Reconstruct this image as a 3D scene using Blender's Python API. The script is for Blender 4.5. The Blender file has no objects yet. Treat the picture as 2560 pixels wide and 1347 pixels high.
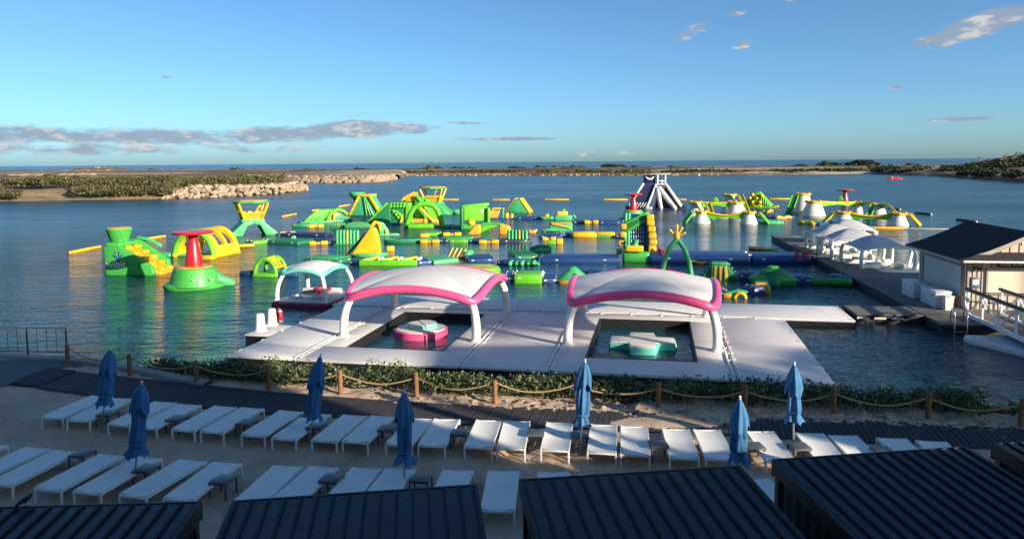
import bpy, bmesh, math, random
import numpy as np
from mathutils import Matrix, Vector, noise
random.seed(7); np.random.seed(7)
SC = bpy.context.scene
COL = SC.collection
PI = math.pi
R_ = math.radians

# ------------------------------------------------------------------ camera
FPX, PPY, CAMZ = 1849.0, 560.0, 8.1          # focal length in photo pixels, principal row, eye height over the water
PITCH = math.atan((PPY - 405) / FPX)
CROT = Matrix.Rotation(PI / 2 - PITCH, 3, 'X') @ Matrix.Rotation(R_(-0.477), 3, 'Z')
cam = bpy.data.cameras.new('camera')
cam.sensor_width = 36.0
cam.lens = FPX / 2560 * 36
cam.shift_y = -(673.5 - PPY) / 2560
cam.clip_start = 0.1
cam.clip_end = 60000
camo = bpy.data.objects.new('camera', cam)
COL.objects.link(camo)
camo.matrix_world = Matrix.Translation((0, 0, CAMZ)) @ CROT.to_4x4()
SC.camera = camo

# ------------------------------------------------------------------ sun, exposure
SUN_EL = R_(16.0)
SUN_H = Vector((0.775, -0.632, 0)).normalized()       # horizontal direction towards the sun
SUN_D = Vector((SUN_H.x * math.cos(SUN_EL), SUN_H.y * math.cos(SUN_EL), math.sin(SUN_EL)))
sl = bpy.data.lights.new('sun', 'SUN')
sl.energy = 4.7
sl.angle = R_(0.55)
sl.color = (1.0, 0.86, 0.66)
so = bpy.data.objects.new('sun', sl)
COL.objects.link(so)
so.rotation_euler = SUN_D.to_track_quat('Z', 'Y').to_euler()
SC.view_settings.view_transform = 'Standard'
SC.view_settings.look = 'None'
SC.view_settings.gamma = 1
SC.view_settings.exposure = 0.95
SC.cycles.max_bounces = 6
SC.cycles.caustics_reflective = False
SC.cycles.caustics_refractive = False


def ray(px, py):
    return CROT @ Vector(((px - 1280) / FPX, -(py - PPY) / FPX, -1.0))


def gp(px, py, z=0.0):
    """where the sight line through a photo position meets the level z"""
    d = ray(px, py)
    return Vector((0, 0, CAMZ)) + d * ((z - CAMZ) / d.z)


# ------------------------------------------------------------------ world: sky + clouds
W = bpy.data.worlds.new('World')
SC.world = W
W.use_nodes = True
nt = W.node_tree
N, LK = nt.nodes, nt.links
bg = N['Background']
sky = N.new('ShaderNodeTexSky')
sky.sky_type = 'NISHITA'
sky.sun_disc = False
sky.sun_elevation = SUN_EL
sky.sun_rotation = math.atan2(SUN_H.x, SUN_H.y)
sky.altitude = 0
sky.air_density = 0.65
sky.dust_density = 0.8
sky.ozone_density = 4.2
SKY_K = 0.094


def mth(op, a, b=None, c=None, tree=None, clamp=False):
    t = tree or nt
    n = t.nodes.new('ShaderNodeMath')
    n.operation = op
    n.use_clamp = clamp
    for i, v in enumerate((a, b, c)):
        if v is None:
            continue
        if isinstance(v, (int, float)):
            n.inputs[i].default_value = v
        else:
            t.links.new(v, n.inputs[i])
    return n.outputs[0]


tc = N.new('ShaderNodeTexCoord')
sep = N.new('ShaderNodeSeparateXYZ')
LK.new(tc.outputs['Generated'], sep.inputs[0])
az = mth('ARCTAN2', sep.outputs['X'], sep.outputs['Y'])
el = mth('ARCSINE', sep.outputs['Z'])
cmb = N.new('ShaderNodeCombineXYZ')
LK.new(az, cmb.inputs[0]); LK.new(el, cmb.inputs[1])
# clouds: place (photo position), half extents in pixels, tilt in degrees, weight
CLOUDS = [(60, 338, 300, 34, 0, 1.0), (380, 342, 380, 34, 0, 1.0), (690, 338, 270, 32, 3, 1.1), (880, 324, 210, 34, 2, 1.25),
          (1020, 322, 130, 22, 0, 1.0), (200, 374, 460, 26, 0, .74), (620, 372, 300, 20, 0, .62), (1190, 309, 120, 6, -2, .95), (1290, 347, 235, 8, 0, 1.05),
          (2455, 60, 160, 38, 14, 1.25), (2330, 96, 115, 19, 14, 1.0), (1725, 78, 120, 26, 24, .74), (1830, 38, 95, 14, 18, .6),
          (1855, 113, 42, 16, 8, .85), (2420, 298, 85, 9, 0, 1.0), (2335, 301, 34, 6, 0, .9), (2241, 218, 24, 7, 0, .8),
          (1960, 2, 64, 13, 8, .66), (415, 193, 30, 8, 0, .5), (1500, 384, 240, 14, 0, .5)]
tot = None
for (cx, cy, hw, hh, tilt, wt) in CLOUDS:
    d = ray(cx, cy).normalized()
    mp = N.new('ShaderNodeMapping')
    mp.vector_type = 'TEXTURE'
    mp.inputs['Location'].default_value = (math.atan2(d.x, d.y), math.asin(d.z), 0)
    mp.inputs['Rotation'].default_value = (0, 0, R_(tilt))
    mp.inputs['Scale'].default_value = (hw / FPX, hh / FPX, 1)
    LK.new(cmb.outputs[0], mp.inputs[0])
    ln = N.new('ShaderNodeVectorMath')
    ln.operation = 'LENGTH'
    LK.new(mp.outputs[0], ln.inputs[0])
    mr = N.new('ShaderNodeMapRange')
    mr.interpolation_type = 'SMOOTHSTEP'
    mr.inputs[1].default_value = 1.15; mr.inputs[2].default_value = 0.0
    mr.inputs[3].default_value = 0.0; mr.inputs[4].default_value = wt
    LK.new(ln.outputs['Value'], mr.inputs[0])
    tot = mr.outputs[0] if tot is None else mth('MAXIMUM', tot, mr.outputs[0])


def sky_noise(sx, sy, oy, det, rough):
    mp = N.new('ShaderNodeMapping')
    mp.inputs['Scale'].default_value = (sx, sy, 1)
    mp.inputs['Location'].default_value = (3.1, oy, 0)
    LK.new(cmb.outputs[0], mp.inputs[0])
    n = N.new('ShaderNodeTexNoise')
    n.inputs['Scale'].default_value = 1
    n.inputs['Detail'].default_value = det
    n.inputs['Roughness'].default_value = rough
    LK.new(mp.outputs[0], n.inputs['Vector'])
    return n.outputs[0]


n1 = sky_noise(22, 70, 0.0, 6, .58)
n2 = sky_noise(30, 85, 0.55, 5, .55)
dens = mth('MULTIPLY_ADD', mth('SUBTRACT', n1, 0.5), 1.9, tot)
mr = N.new('ShaderNodeMapRange')
mr.interpolation_type = 'SMOOTHSTEP'
mr.inputs[1].default_value = 0.32; mr.inputs[2].default_value = 0.86
LK.new(dens, mr.inputs[0])
edge = mth('MULTIPLY', mr.outputs[0], mth('MINIMUM', mth('MULTIPLY', tot, 2.6), 1.0))
alpha = mth('MULTIPLY', edge, 0.9)
lite = N.new('ShaderNodeMapRange')
lite.inputs[1].default_value = 0.02; lite.inputs[2].default_value = 0.2
LK.new(mth('SUBTRACT', n1, n2), lite.inputs[0])  # cloud light and shade put into the colour by offset noise
ccol = N.new('ShaderNodeMix')
ccol.data_type = 'RGBA'
ccol.inputs[6].default_value = (0.165, 0.205, 0.262, 1)
ccol.inputs[7].default_value = (0.36, 0.35, 0.335, 1)
LK.new(lite.outputs[0], ccol.inputs[0])
# sky strength with an even tint per channel
skyk = N.new('ShaderNodeVectorMath'); skyk.operation = 'MULTIPLY'
LK.new(sky.outputs[0], skyk.inputs[0])
skyk.inputs[1].default_value = (SKY_K * .86, SKY_K * 1.03, SKY_K * .98)
cm = N.new('ShaderNodeMix'); cm.data_type = 'RGBA'
LK.new(alpha, cm.inputs[0]); LK.new(skyk.outputs[0], cm.inputs[6]); LK.new(ccol.outputs[2], cm.inputs[7])
LK.new(cm.outputs[2], bg.inputs['Color'])
bg.inputs['Strength'].default_value = 1.0

# ------------------------------------------------------------------ materials
MATS = {}


def principled(name, col, rough=.5, metal=0., coat=0., spec=.5):
    m = bpy.data.materials.new(name)
    m.use_nodes = True
    b = m.node_tree.nodes['Principled BSDF']
    b.inputs['Base Color'].default_value = (*col, 1)
    b.inputs['Roughness'].default_value = rough
    b.inputs['Metallic'].default_value = metal
    b.inputs['Specular IOR Level'].default_value = spec
    if coat:
        b.inputs['Coat Weight'].default_value = coat
        b.inputs['Coat Roughness'].default_value = .15
    MATS[name] = m
    return m, m.node_tree, b


def noise_node(t, scale, det=3, rough=.5, vec=None, mscale=None, coord='Object', rot=0):
    if vec is None:
        tcn = t.nodes.new('ShaderNodeTexCoord')
        vec = tcn.outputs[coord]
        if coord == 'World':
            g = t.nodes.new('ShaderNodeNewGeometry'); vec = g.outputs['Position']
    if mscale or rot:
        mp = t.nodes.new('ShaderNodeMapping')
        mp.inputs['Rotation'].default_value = (0, 0, rot)
        mp.inputs['Scale'].default_value = mscale or (1, 1, 1)
        t.links.new(vec, mp.inputs[0]); vec = mp.outputs[0]
    n = t.nodes.new('ShaderNodeTexNoise')
    n.inputs['Scale'].default_value = scale
    n.inputs['Detail'].default_value = det
    n.inputs['Roughness'].default_value = rough
    t.links.new(vec, n.inputs['Vector'])
    return n.outputs[0]


def wpos(t):
    return t.nodes.new('ShaderNodeNewGeometry').outputs['Position']


def ramp(t, fac, stops):
    r = t.nodes.new('ShaderNodeValToRGB')
    e = r.color_ramp.elements
    while len(e) < len(stops):
        e.new(.5)
    for i, (p, c) in enumerate(stops):
        e[i].position = p
        e[i].color = (*c, 1) if len(c) == 3 else c
    t.links.new(fac, r.inputs[0])
    return r.outputs[0]


def bump(t, b, h, strength=.3, dist=.02):
    bn = t.nodes.new('ShaderNodeBump')
    bn.inputs['Strength'].default_value = strength
    bn.inputs['Distance'].default_value = dist
    t.links.new(h, bn.inputs['Height'])
    t.links.new(bn.outputs[0], b.inputs['Normal'])


def mul(c, k):
    return tuple(min(1, x * k) for x in c)


def weathered(name, col, rough=.45, coat=0., var=.14, scale=1.2, bstr=.12, bscale=6, bdist=.02, metal=0., spec=.5, seam=0.):
    """a colour with faded and grubby patches, fine scuffs and a soft wrinkled relief"""
    m, t, b = principled(name, col, rough, metal, coat, spec)
    n = noise_node(t, scale, 5, .62, vec=wpos(t))
    t.links.new(ramp(t, n, [(.28, mul(col, 1 - var)), (.52, col), (.75, mul(col, 1 + var * .6))]), b.inputs['Base Color'])
    if seam:
        # welded seams: thin darker lines across the panels
        tcn = t.nodes.new('ShaderNodeTexCoord')
        sp = t.nodes.new('ShaderNodeSeparateXYZ')
        t.links.new(tcn.outputs['Object'], sp.inputs[0])
        ln = None
        for ax, per in ((0, .83), (2, .71)):
            f = mth('ABSOLUTE', mth('SUBTRACT', mth('FRACT', mth('DIVIDE', sp.outputs[ax], per, tree=t), tree=t), .5, tree=t), tree=t)
            g = mth('GREATER_THAN', mth('MULTIPLY_ADD', noise_node(t, 2.5, 2, .5, vec=wpos(t)), .012, f, tree=t), .4885 + .004, tree=t)
            ln = g if ln is None else mth('MAXIMUM', ln, g, tree=t)
        mxs = t.nodes.new('ShaderNodeMix'); mxs.data_type = 'RGBA'
        t.links.new(mth('MULTIPLY', ln, seam, tree=t), mxs.inputs[0])
        t.links.new(b.inputs['Base Color'].links[0].from_socket, mxs.inputs[6])
        mxs.inputs[7].default_value = (*mul(col, .45), 1)
        t.links.new(mxs.outputs[2], b.inputs['Base Color'])
    n2 = noise_node(t, bscale, 3, .5, vec=wpos(t))
    t.links.new(mth('MULTIPLY_ADD', n2, .22, rough - .11, tree=t), b.inputs['Roughness'])
    bump(t, b, n2, bstr, bdist)
    return m


# inflatables: sun and shade are partly put into lime, mint and deepgreen
weathered('lime', (.135, .52, .022), .5, .05, var=.2, seam=.7, bstr=.25, bscale=3.5, bdist=.05)
weathered('green', (.058, .39, .065), .5, .05, var=.2, seam=.7, bstr=.25, bscale=3.5, bdist=.05)
weathered('mint', (.065, .45, .17), .5, .05, var=.2, seam=.7, bstr=.25, bscale=3.5, bdist=.05)
weathered('deepgreen', (.018, .20, .075), .5, .05, var=.2, seam=.7, bstr=.25, bscale=3.5, bdist=.05)
weathered('yellow', (.80, .47, .012), .5, .05, var=.2, seam=.7, bstr=.25, bscale=3.5, bdist=.05)
weathered('gold', (.72, .37, .03), .42, .1)  # darker yellow, also carrying shade painted onto some yellow parts
weathered('blue', (.012, .055, .20), .5, .05, var=.2, seam=.7, bstr=.25, bscale=3.5, bdist=.05)
weathered('navy', (.020, .024, .075), .45, .1)
weathered('red', (.62, .012, .02), .35, .2)
weathered('pink', (.87, .10, .27), .35, .2, var=.06)
weathered('crimson', (.30, .015, .05), .4, .1)
weathered('teal', (.17, .68, .55), .38, .15, var=.06)
weathered('pvc_white', (.74, .72, .68), .42, .1, var=.07)
weathered('pvc_grey', (.50, .50, .51), .5, .0, var=.08)
weathered('cone_white', (.70, .68, .63), .5, .0, var=.08)
# the white floating decks: woven foam, footmarks and water stains
m, t, b = principled('deck_white', (.7, .68, .68), .62)
n = noise_node(t, .55, 6, .6, vec=wpos(t))
n2 = noise_node(t, 5.5, 4, .6, vec=wpos(t))
base = ramp(t, n, [(.25, (.58, .56, .555)), (.42, (.70, .68, .67)), (.7, (.755, .735, .72))])
mx = t.nodes.new('ShaderNodeMix'); mx.data_type = 'RGBA'; mx.blend_type = 'MULTIPLY'
mx.inputs[0].default_value = 1
t.links.new(base, mx.inputs[6])
t.links.new(ramp(t, n2, [(.3, (.86, .86, .87)), (.5, (1, 1, 1))]), mx.inputs[7])
t.links.new(mx.outputs[2], b.inputs['Base Color'])
bump(t, b, noise_node(t, 14, 2, .5, vec=wpos(t)), .25, .01)
weathered('canopy', (.70, .675, .67), .7, 0, var=.06, scale=.9, bstr=.2, bscale=2.2, bdist=.05)
weathered('canopy_grey', (.50, .50, .52), .7, 0, var=.1, scale=.9, bstr=.2, bscale=2.5, bdist=.05)
weathered('black_foam', (.012, .012, .014), .55, 0)
weathered('dock_grey', (.165, .15, .138), .72, 0, var=.4, scale=1.1)
weathered('dock_side', (.035, .033, .032), .7, 0, var=.3)
weathered('white_metal', (.80, .79, .77), .4, 0, var=.04)
weathered('sling', (.80, .79, .76), .65, 0, var=.05, scale=2.5, bstr=.15, bscale=60, bdist=.003)
weathered('table_grey', (.10, .105, .115), .45, 0, var=.12)
weathered('umbrella_blue', (.032, .15, .33), .72, 0, var=.22, scale=3.5, bstr=.35, bscale=9, bdist=.03)
weathered('pole_grey', (.42, .42, .43), .35, 0, var=.1, metal=.6)
weathered('steel', (.55, .56, .57), .25, 0, var=.08, metal=1.)
weathered('rail_steel', (.10, .105, .11), .45, 0, var=.15)
weathered('roof_metal', (.014, .022, .031), .42, 0, var=.5, scale=2.6, bstr=.12, bscale=2.2, bdist=.015)
weathered('roof_seam', (.0055, .0078, .012), .6, 0, spec=.3)
weathered('cabana_frame', (.009, .011, .014), .5, 0)
weathered('cabana_curtain', (.012, .014, .018), .85, 0, bstr=.4, bscale=7, bdist=.03)
weathered('rope', (.40, .27, .12), .85, 0, var=.2, scale=8, bstr=.6, bscale=70, bdist=.01)
weathered('concrete', (.30, .29, .275), .85, 0, var=.16, scale=1.3, bstr=.25, bscale=25, bdist=.006)
weathered('pavement_grey', (.105, .118, .13), .85, 0, var=.14, scale=.8, bstr=.2, bscale=30, bdist=.005)
weathered('mat_plank', (.040, .040, .045), .8, 0, var=.3, scale=2.2, bstr=.3, bscale=25, bdist=.006)
weathered('mat_dark', (.016, .018, .021), .8, 0, var=.2, bstr=.3, bscale=40, bdist=.004)
weathered('siding', (.60, .50, .42), .7, 0, var=.08, bstr=.15, bscale=20, bdist=.004)
weathered('batten', (.10, .08, .065), .7, 0)
weathered('shutter', (.73, .66, .52), .55, 0, var=.05)
weathered('trim', (.42, .36, .30), .65, 0)
weathered('trim_white', (.72, .70, .66), .6, 0)
weathered('shingle', (.026, .022, .022), .85, 0, var=.35, scale=5, bstr=.6, bscale=16, bdist=.02)
weathered('sign_board', (.05, .042, .035), .6, 0)
weathered('notice_blue', (.10, .17, .22), .5, 0)
weathered('lettering', (.78, .78, .76), .5, 0)
weathered('decal_blue', (.01, .08, .20), .45, 0)
weathered('freezer', (.62, .64, .66), .4, 0, var=.05)
weathered('bark', (.13, .085, .055), .9, 0, var=.3, scale=5, bstr=.6, bscale=20, bdist=.02)
weathered('twig', (.19, .155, .14), .9, 0)
weathered('feather', (.02, .018, .016), .7, 0)
weathered('stucco', (.62, .60, .57), .85, 0)
weathered('glass_dark', (.02, .025, .03), .08, 0)
weathered('skin', (.36, .20, .13), .6, 0)
weathered('shirt_red', (.55, .05, .04), .7, 0)
# wooden post: vertical grain
m, t, b = principled('post_wood', (.24, .115, .05), .8)
n = noise_node(t, 3, 5, .65, coord='Object', mscale=(14, 14, 1.2))
t.links.new(ramp(t, n, [(.3, (.12, .055, .025)), (.55, (.27, .13, .055)), (.75, (.34, .18, .08))]), b.inputs['Base Color'])
bump(t, b, n, .5, .02)
# sand
m, t, b = principled('sand', (.33, .25, .175), .95, spec=.2)
n = noise_node(t, .9, 6, .65, vec=wpos(t))
n2 = noise_node(t, 9, 5, .65, vec=wpos(t))
mx = t.nodes.new('ShaderNodeMix'); mx.data_type = 'RGBA'; mx.blend_type = 'MULTIPLY'; mx.inputs[0].default_value = 1
t.links.new(ramp(t, n, [(.3, (.45, .325, .235)), (.5, (.56, .42, .31)), (.72, (.63, .485, .37))]), mx.inputs[6])
t.links.new(ramp(t, n2, [(.25, (.72, .70, .68)), (.5, (1, 1, 1))]), mx.inputs[7])
t.links.new(mx.outputs[2], b.inputs['Base Color'])
bump(t, b, noise_node(t, 13, 6, .7, vec=wpos(t)), .6, .05)


def leafmat(name, a, bb, c):
    m, t, b = principled(name, a, .6, spec=.3)
    g = t.nodes.new('ShaderNodeNewGeometry')
    n = noise_node(t, .9, 3, .5, vec=g.outputs['Position'])
    f = mth('ADD', mth('MULTIPLY', g.outputs['Random Per Island'], .6, tree=t), mth('MULTIPLY', n, .45, tree=t), tree=t)
    t.links.new(ramp(t, f, [(.2, a), (.55, bb), (.85, c)]), b.inputs['Base Color'])
    return m


leafmat('leaf_shore', (.030, .050, .020), (.085, .118, .048), (.21, .24, .12))
leafmat('leaf_dry', (.05, .05, .018), (.085, .082, .034), (.14, .125, .06))
leafmat('leaf_dark', (.016, .026, .014), (.032, .044, .020), (.06, .07, .03))
leafmat('leaf_bright', (.06, .085, .022), (.10, .13, .035), (.17, .19, .07))
leafmat('leaf_palm', (.03, .05, .012), (.06, .09, .02), (.09, .12, .035))

# rock
m, t, b = principled('rock', (.42, .33, .24), .9)
oi = t.nodes.new('ShaderNodeObjectInfo')
g = t.nodes.new('ShaderNodeNewGeometry')
n = noise_node(t, .8, 5, .65, vec=g.outputs['Position'])
f = mth('ADD', mth('MULTIPLY', n, .75, tree=t), mth('MULTIPLY', mth('ADD', oi.outputs['Random'], g.outputs['Random Per Island'], tree=t), .13, tree=t), tree=t)
t.links.new(ramp(t, f, [(.25, (.17, .125, .085)), (.5, (.34, .255, .175)), (.75, (.46, .365, .265))]), b.inputs['Base Color'])
bump(t, b, n, .6, .2)


def landmat(name, stops, sc=(.012, .05, .3), bands=True):
    m, t, b = principled(name, stops[0][1], .95, spec=.1)
    g = t.nodes.new('ShaderNodeNewGeometry')
    mp = t.nodes.new('ShaderNodeMapping')
    mp.inputs['Scale'].default_value = sc
    t.links.new(g.outputs['Position'], mp.inputs[0])
    n = noise_node(t, 1, 7, .62, vec=mp.outputs[0])
    n2 = noise_node(t, .35, 5, .6, vec=g.outputs['Position'])
    f = mth('ADD', mth('MULTIPLY', n, .8, tree=t), mth('MULTIPLY', n2, .22, tree=t), tree=t)
    t.links.new(ramp(t, f, stops), b.inputs['Base Color'])
    bump(t, b, n2, .7, .5)


landmat('land_spit', [(.30, (.085, .075, .035)), (.44, (.16, .125, .065)), (.52, (.27, .20, .125)), (.60, (.36, .27, .18)), (.70, (.48, .39, .27))])
landmat('land_far', [(.30, (.055, .045, .03)), (.45, (.13, .095, .06)), (.53, (.20, .145, .095)), (.575, (.45, .36, .26)), (.70, (.50, .41, .31))], sc=(.006, .045, .3))
landmat('land_right', [(.34, (.025, .028, .016)), (.5, (.06, .055, .03)), (.60, (.11, .085, .05)), (.66, (.40, .32, .23)), (.75, (.44, .36, .27))], sc=(.010, .04, .3))

# water: dark body, wind ripples of several sizes, calmer and rougher patches
m, t, b = principled('water', (.006, .030, .042), .05, spec=.5)
b.inputs['IOR'].default_value = 1.33
pos = wpos(t)
wave = noise_node(t, 1.0, 4, .55, vec=pos, mscale=(.55, 1.5, 1), rot=R_(14))
chop = noise_node(t, 1.0, 3, .5, vec=pos, mscale=(2.6, 5.2, 1), rot=R_(-12))
swell = noise_node(t, 1.0, 3, .5, vec=pos, mscale=(.10, .30, 1), rot=R_(8))
patch = noise_node(t, 1.0, 4, .55, vec=pos, mscale=(.018, .045, 1), rot=R_(5))
pm = t.nodes.new('ShaderNodeMapRange')
pm.inputs[1].default_value = .36; pm.inputs[2].default_value = .62
pm.inputs[3].default_value = .45; pm.inputs[4].default_value = 1.15
t.links.new(patch, pm.inputs[0])
h = mth('ADD', mth('MULTIPLY', wave, .36, tree=t), mth('MULTIPLY', chop, .085, tree=t), tree=t)
h = mth('ADD', mth('MULTIPLY', h, pm.outputs[0], tree=t), mth('MULTIPLY', swell, .42, tree=t), tree=t)
# lee water between the floats and in the dock basin lies flatter
sx = t.nodes.new('ShaderNodeSeparateXYZ')
t.links.new(pos, sx.inputs[0])


def lee(x0, y0, rx, ry):
    dx = mth('DIVIDE', mth('SUBTRACT', sx.outputs[0], x0, tree=t), rx, tree=t)
    dy = mth('DIVIDE', mth('SUBTRACT', sx.outputs[1], y0, tree=t), ry, tree=t)
    d2 = mth('ADD', mth('MULTIPLY', dx, dx, tree=t), mth('MULTIPLY', dy, dy, tree=t), tree=t)
    n = t.nodes.new('ShaderNodeMapRange')
    n.interpolation_type = 'SMOOTHSTEP'
    n.inputs[1].default_value = 0.25; n.inputs[2].default_value = 1.0
    n.inputs[3].default_value = 0.0; n.inputs[4].default_value = 1.0
    t.links.new(d2, n.inputs[0])
    return n.outputs[0]


calm = mth('MINIMUM', lee(2, 36, 22, 16), lee(8, 66, 36, 22), tree=t)
calm = mth('MULTIPLY_ADD', calm, .76, .24, tree=t)
h = mth('MULTIPLY', h, calm, tree=t)
bump(t, b, h, 1.0, 1.0)
off = t.nodes.new('ShaderNodeMapRange')
off.interpolation_type = 'SMOOTHSTEP'
off.inputs[1].default_value = 45; off.inputs[2].default_value = 130
off.inputs[3].default_value = .07; off.inputs[4].default_value = .23
t.links.new(sx.outputs[1], off.inputs[0])
t.links.new(mth('MULTIPLY', off.outputs[0], mth('MULTIPLY_ADD', patch, .5, .75, tree=t), tree=t), b.inputs['Roughness'])
deep = noise_node(t, 1.0, 3, .5, vec=pos, mscale=(.01, .03, 1))
t.links.new(ramp(t, deep, [(.35, (.006, .044, .066)), (.65, (.010, .058, .075))]), b.inputs['Base Color'])
m, t, b = principled('sea', (.004, .028, .055), .22)
b.inputs['IOR'].default_value = 1.33
bump(t, b, noise_node(t, 1.0, 5, .6, vec=wpos(t), mscale=(.05, .16, 1)), 1.0, 2.5)


# ------------------------------------------------------------------ mesh helpers
_rb = {}


def _rounded(sx, sy, sz, bev, seg):
    key = (round(sx, 4), round(sy, 4), round(sz, 4), round(bev, 4), seg)
    if key not in _rb:
        bm = bmesh.new()
        bmesh.ops.create_cube(bm, size=1)
        bmesh.ops.scale(bm, vec=(sx, sy, sz), verts=bm.verts)
        if bev > 0:
            bmesh.ops.bevel(bm, geom=bm.edges[:], offset=min(bev, min(sx, sy, sz) * .49), segments=seg, profile=.5, affect='EDGES')
        bm.verts.index_update()
        _rb[key] = ([v.co.copy() for v in bm.verts], [[v.index for v in f.verts] for f in bm.faces])
        bm.free()
    return _rb[key]


class MB:
    def __init__(s, k=1.0):
        s.k = k; s.v = []; s.f = []; s.M = None

    def add(s, vs, fs, M=None):
        o = len(s.v)
        for p in vs:
            p = Vector(p)
            if M is not None:
                p = M @ p
            if s.M is not None:
                p = s.M @ p
            s.v.append(p * s.k)
        s.f += [[i + o for i in f] for f in fs]
        return s

    def box(s, c, d, b=0., seg=2, rx=0., ry=0., rz=0.):
        vs, fs = _rounded(*d, b, seg)
        M = Matrix.Translation(c) @ Matrix.Rotation(rz, 4, 'Z') @ Matrix.Rotation(ry, 4, 'Y') @ Matrix.Rotation(rx, 4, 'X')
        return s.add(vs, fs, M)

    def beam(s, a, b_, w, h=None, bev=0.):
        """a bar of section w x h from a to b"""
        a, b_ = Vector(a), Vector(b_)
        d = b_ - a
        L = d.length
        z = d.normalized()
        x = Vector((0, 0, 1)).cross(z)
        if x.length < 1e-4:
            x = Vector((1, 0, 0))
        x.normalize(); y = z.cross(x)
        M = Matrix(((x.x, y.x, z.x, 0), (x.y, y.y, z.y, 0), (x.z, y.z, z.z, 0), (0, 0, 0, 1)))
        vs, fs = _rounded(w, h or w, L, bev, 2)
        return s.add(vs, fs, Matrix.Translation((a + b_) / 2) @ M)

    def prism(s, pts, y0, y1, bev=0., seg=2):
        """a polygon in the x-z plane pulled out along y"""
        bm = bmesh.new()
        A = [bm.verts.new((x, y0, z)) for x, z in pts]
        B = [bm.verts.new((x, y1, z)) for x, z in pts]
        n = len(pts)
        bm.faces.new(A); bm.faces.new(B[::-1])
        for i in range(n):
            bm.faces.new((A[i], B[i], B[(i + 1) % n], A[(i + 1) % n]))
        bmesh.ops.recalc_face_normals(bm, faces=bm.faces)
        if bev:
            bmesh.ops.bevel(bm, geom=bm.edges[:], offset=bev, segments=seg, profile=.5, affect='EDGES', clamp_overlap=True)
        bm.verts.index_update()
        s.add([v.co.copy() for v in bm.verts], [[v.index for v in f.verts] for f in bm.faces])
        bm.free()
        return s

    def tube(s, pts, r, n=10, closed=False, round_ends=True):
        pts = [Vector(p) for p in pts]
        m = len(pts)
        rs = list(r) if hasattr(r, '__len__') else [r] * m
        tg = []
        for i in range(m):
            if closed:
                d = pts[(i + 1) % m] - pts[i - 1]
            else:
                d = pts[min(i + 1, m - 1)] - pts[max(i - 1, 0)]
            tg.append(d.normalized())
        u = tg[0].orthogonal().normalized()
        rings = []
        for i in range(m):
            u = (u - tg[i] * u.dot(tg[i])).normalized()
            w = tg[i].cross(u)
            rings.append([pts[i] + (u * math.cos(2 * PI * j / n) + w * math.sin(2 * PI * j / n)) * rs[i] for j in range(n)])
        if not closed and round_ends:
            for end in (0, 1):
                i = 0 if end == 0 else m - 1
                sg = -1 if end == 0 else 1
                extra = []
                for a in (.5, .87):
                    extra.append([pts[i] + (p - pts[i]) * math.cos(a * PI / 2) + tg[i] * sg * rs[i] * .8 * math.sin(a * PI / 2) for p in rings[i if end == 0 else -1]])
                rings = extra[::-1] + rings if end == 0 else rings + extra
                if end == 0:
                    pts0 = pts
        vs = [p for rg in rings for p in rg]
        k = len(rings)
        fs = []
        for i in range(k if closed else k - 1):
            for j in range(n):
                a, b2 = i * n + j, i * n + (j + 1) % n
                c, d = ((i + 1) % k) * n + (j + 1) % n, ((i + 1) % k) * n + j
                fs.append([a, b2, c, d])
        if not closed:
            fs.append(list(range(n))[::-1]); fs.append([(k - 1) * n + j for j in range(n)])
        return s.add(vs, fs)

    def lathe(s, prof, n=24, c=(0, 0, 0), star=0., lobes=0, twist=0., sy=1.):
        vs, fs = [], []
        c = Vector(c)
        k = len(prof)
        for i, (r, z) in enumerate(prof):
            for j in range(n):
                a = 2 * PI * j / n
                rr = r * (1 + star * math.cos(lobes * a + twist * z)) if lobes else r
                vs.append(c + Vector((rr * math.cos(a), rr * math.sin(a) * sy, z)))
        for i in range(k - 1):
            for j in range(n):
                fs.append([i * n + j, i * n + (j + 1) % n, (i + 1) * n + (j + 1) % n, (i + 1) * n + j])
        fs.append(list(range(n))[::-1]); fs.append([(k - 1) * n + j for j in range(n)])
        return s.add(vs, fs)

    def ball(s, c, r, n=12, sz=1.):
        prof = [(max(.02 * r, r * math.sin(PI * i / 8)), -r * sz * math.cos(PI * i / 8)) for i in range(9)]
        return s.lathe(prof, n, c)

    def grid(s, P, thick=None):
        """P: rows of points -> sheet (with thickness downwards if given)"""
        nr, nc = len(P), len(P[0])
        vs = [p for row in P for p in row]
        fs = [[i * nc + j, i * nc + j + 1, (i + 1) * nc + j + 1, (i + 1) * nc + j] for i in range(nr - 1) for j in range(nc - 1)]
        if thick:
            o = len(vs)
            vs = vs + [Vector(p) - Vector((0, 0, thick)) for p in vs]
            fs += [[a + o for a in f[::-1]] for f in fs]
            rim = [j for j in range(nc)] + [i * nc + nc - 1 for i in range(1, nr)] + [(nr - 1) * nc + j for j in range(nc - 2, -1, -1)] + [i * nc for i in range(nr - 2, 0, -1)]
            for a, b2 in zip(rim, rim[1:] + rim[:1]):
                fs.append([b2, a, a + o, b2 + o])
        return s.add(vs, fs)

    def mesh(s, name, mat, angle=38):
        me = bpy.data.meshes.new(name)
        me.from_pydata([tuple(p) for p in s.v], [], s.f)
        me.materials.append(MATS[mat])
        me.update()
        me.shade_smooth()
        me.set_sharp_from_angle(angle=R_(angle))
        return me

    def build(s, name, mat, parent=None, angle=38):
        o = bpy.data.objects.new(name, s.mesh(name, mat, angle))
        COL.objects.link(o)
        if parent is not None:
            o.parent = parent
        return o


def tag(o, label=None, cat=None, group=None, kind=None):
    if label: o['label'] = label
    if cat: o['category'] = cat
    if group: o['group'] = group
    if kind: o['kind'] = kind
    return o


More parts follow.
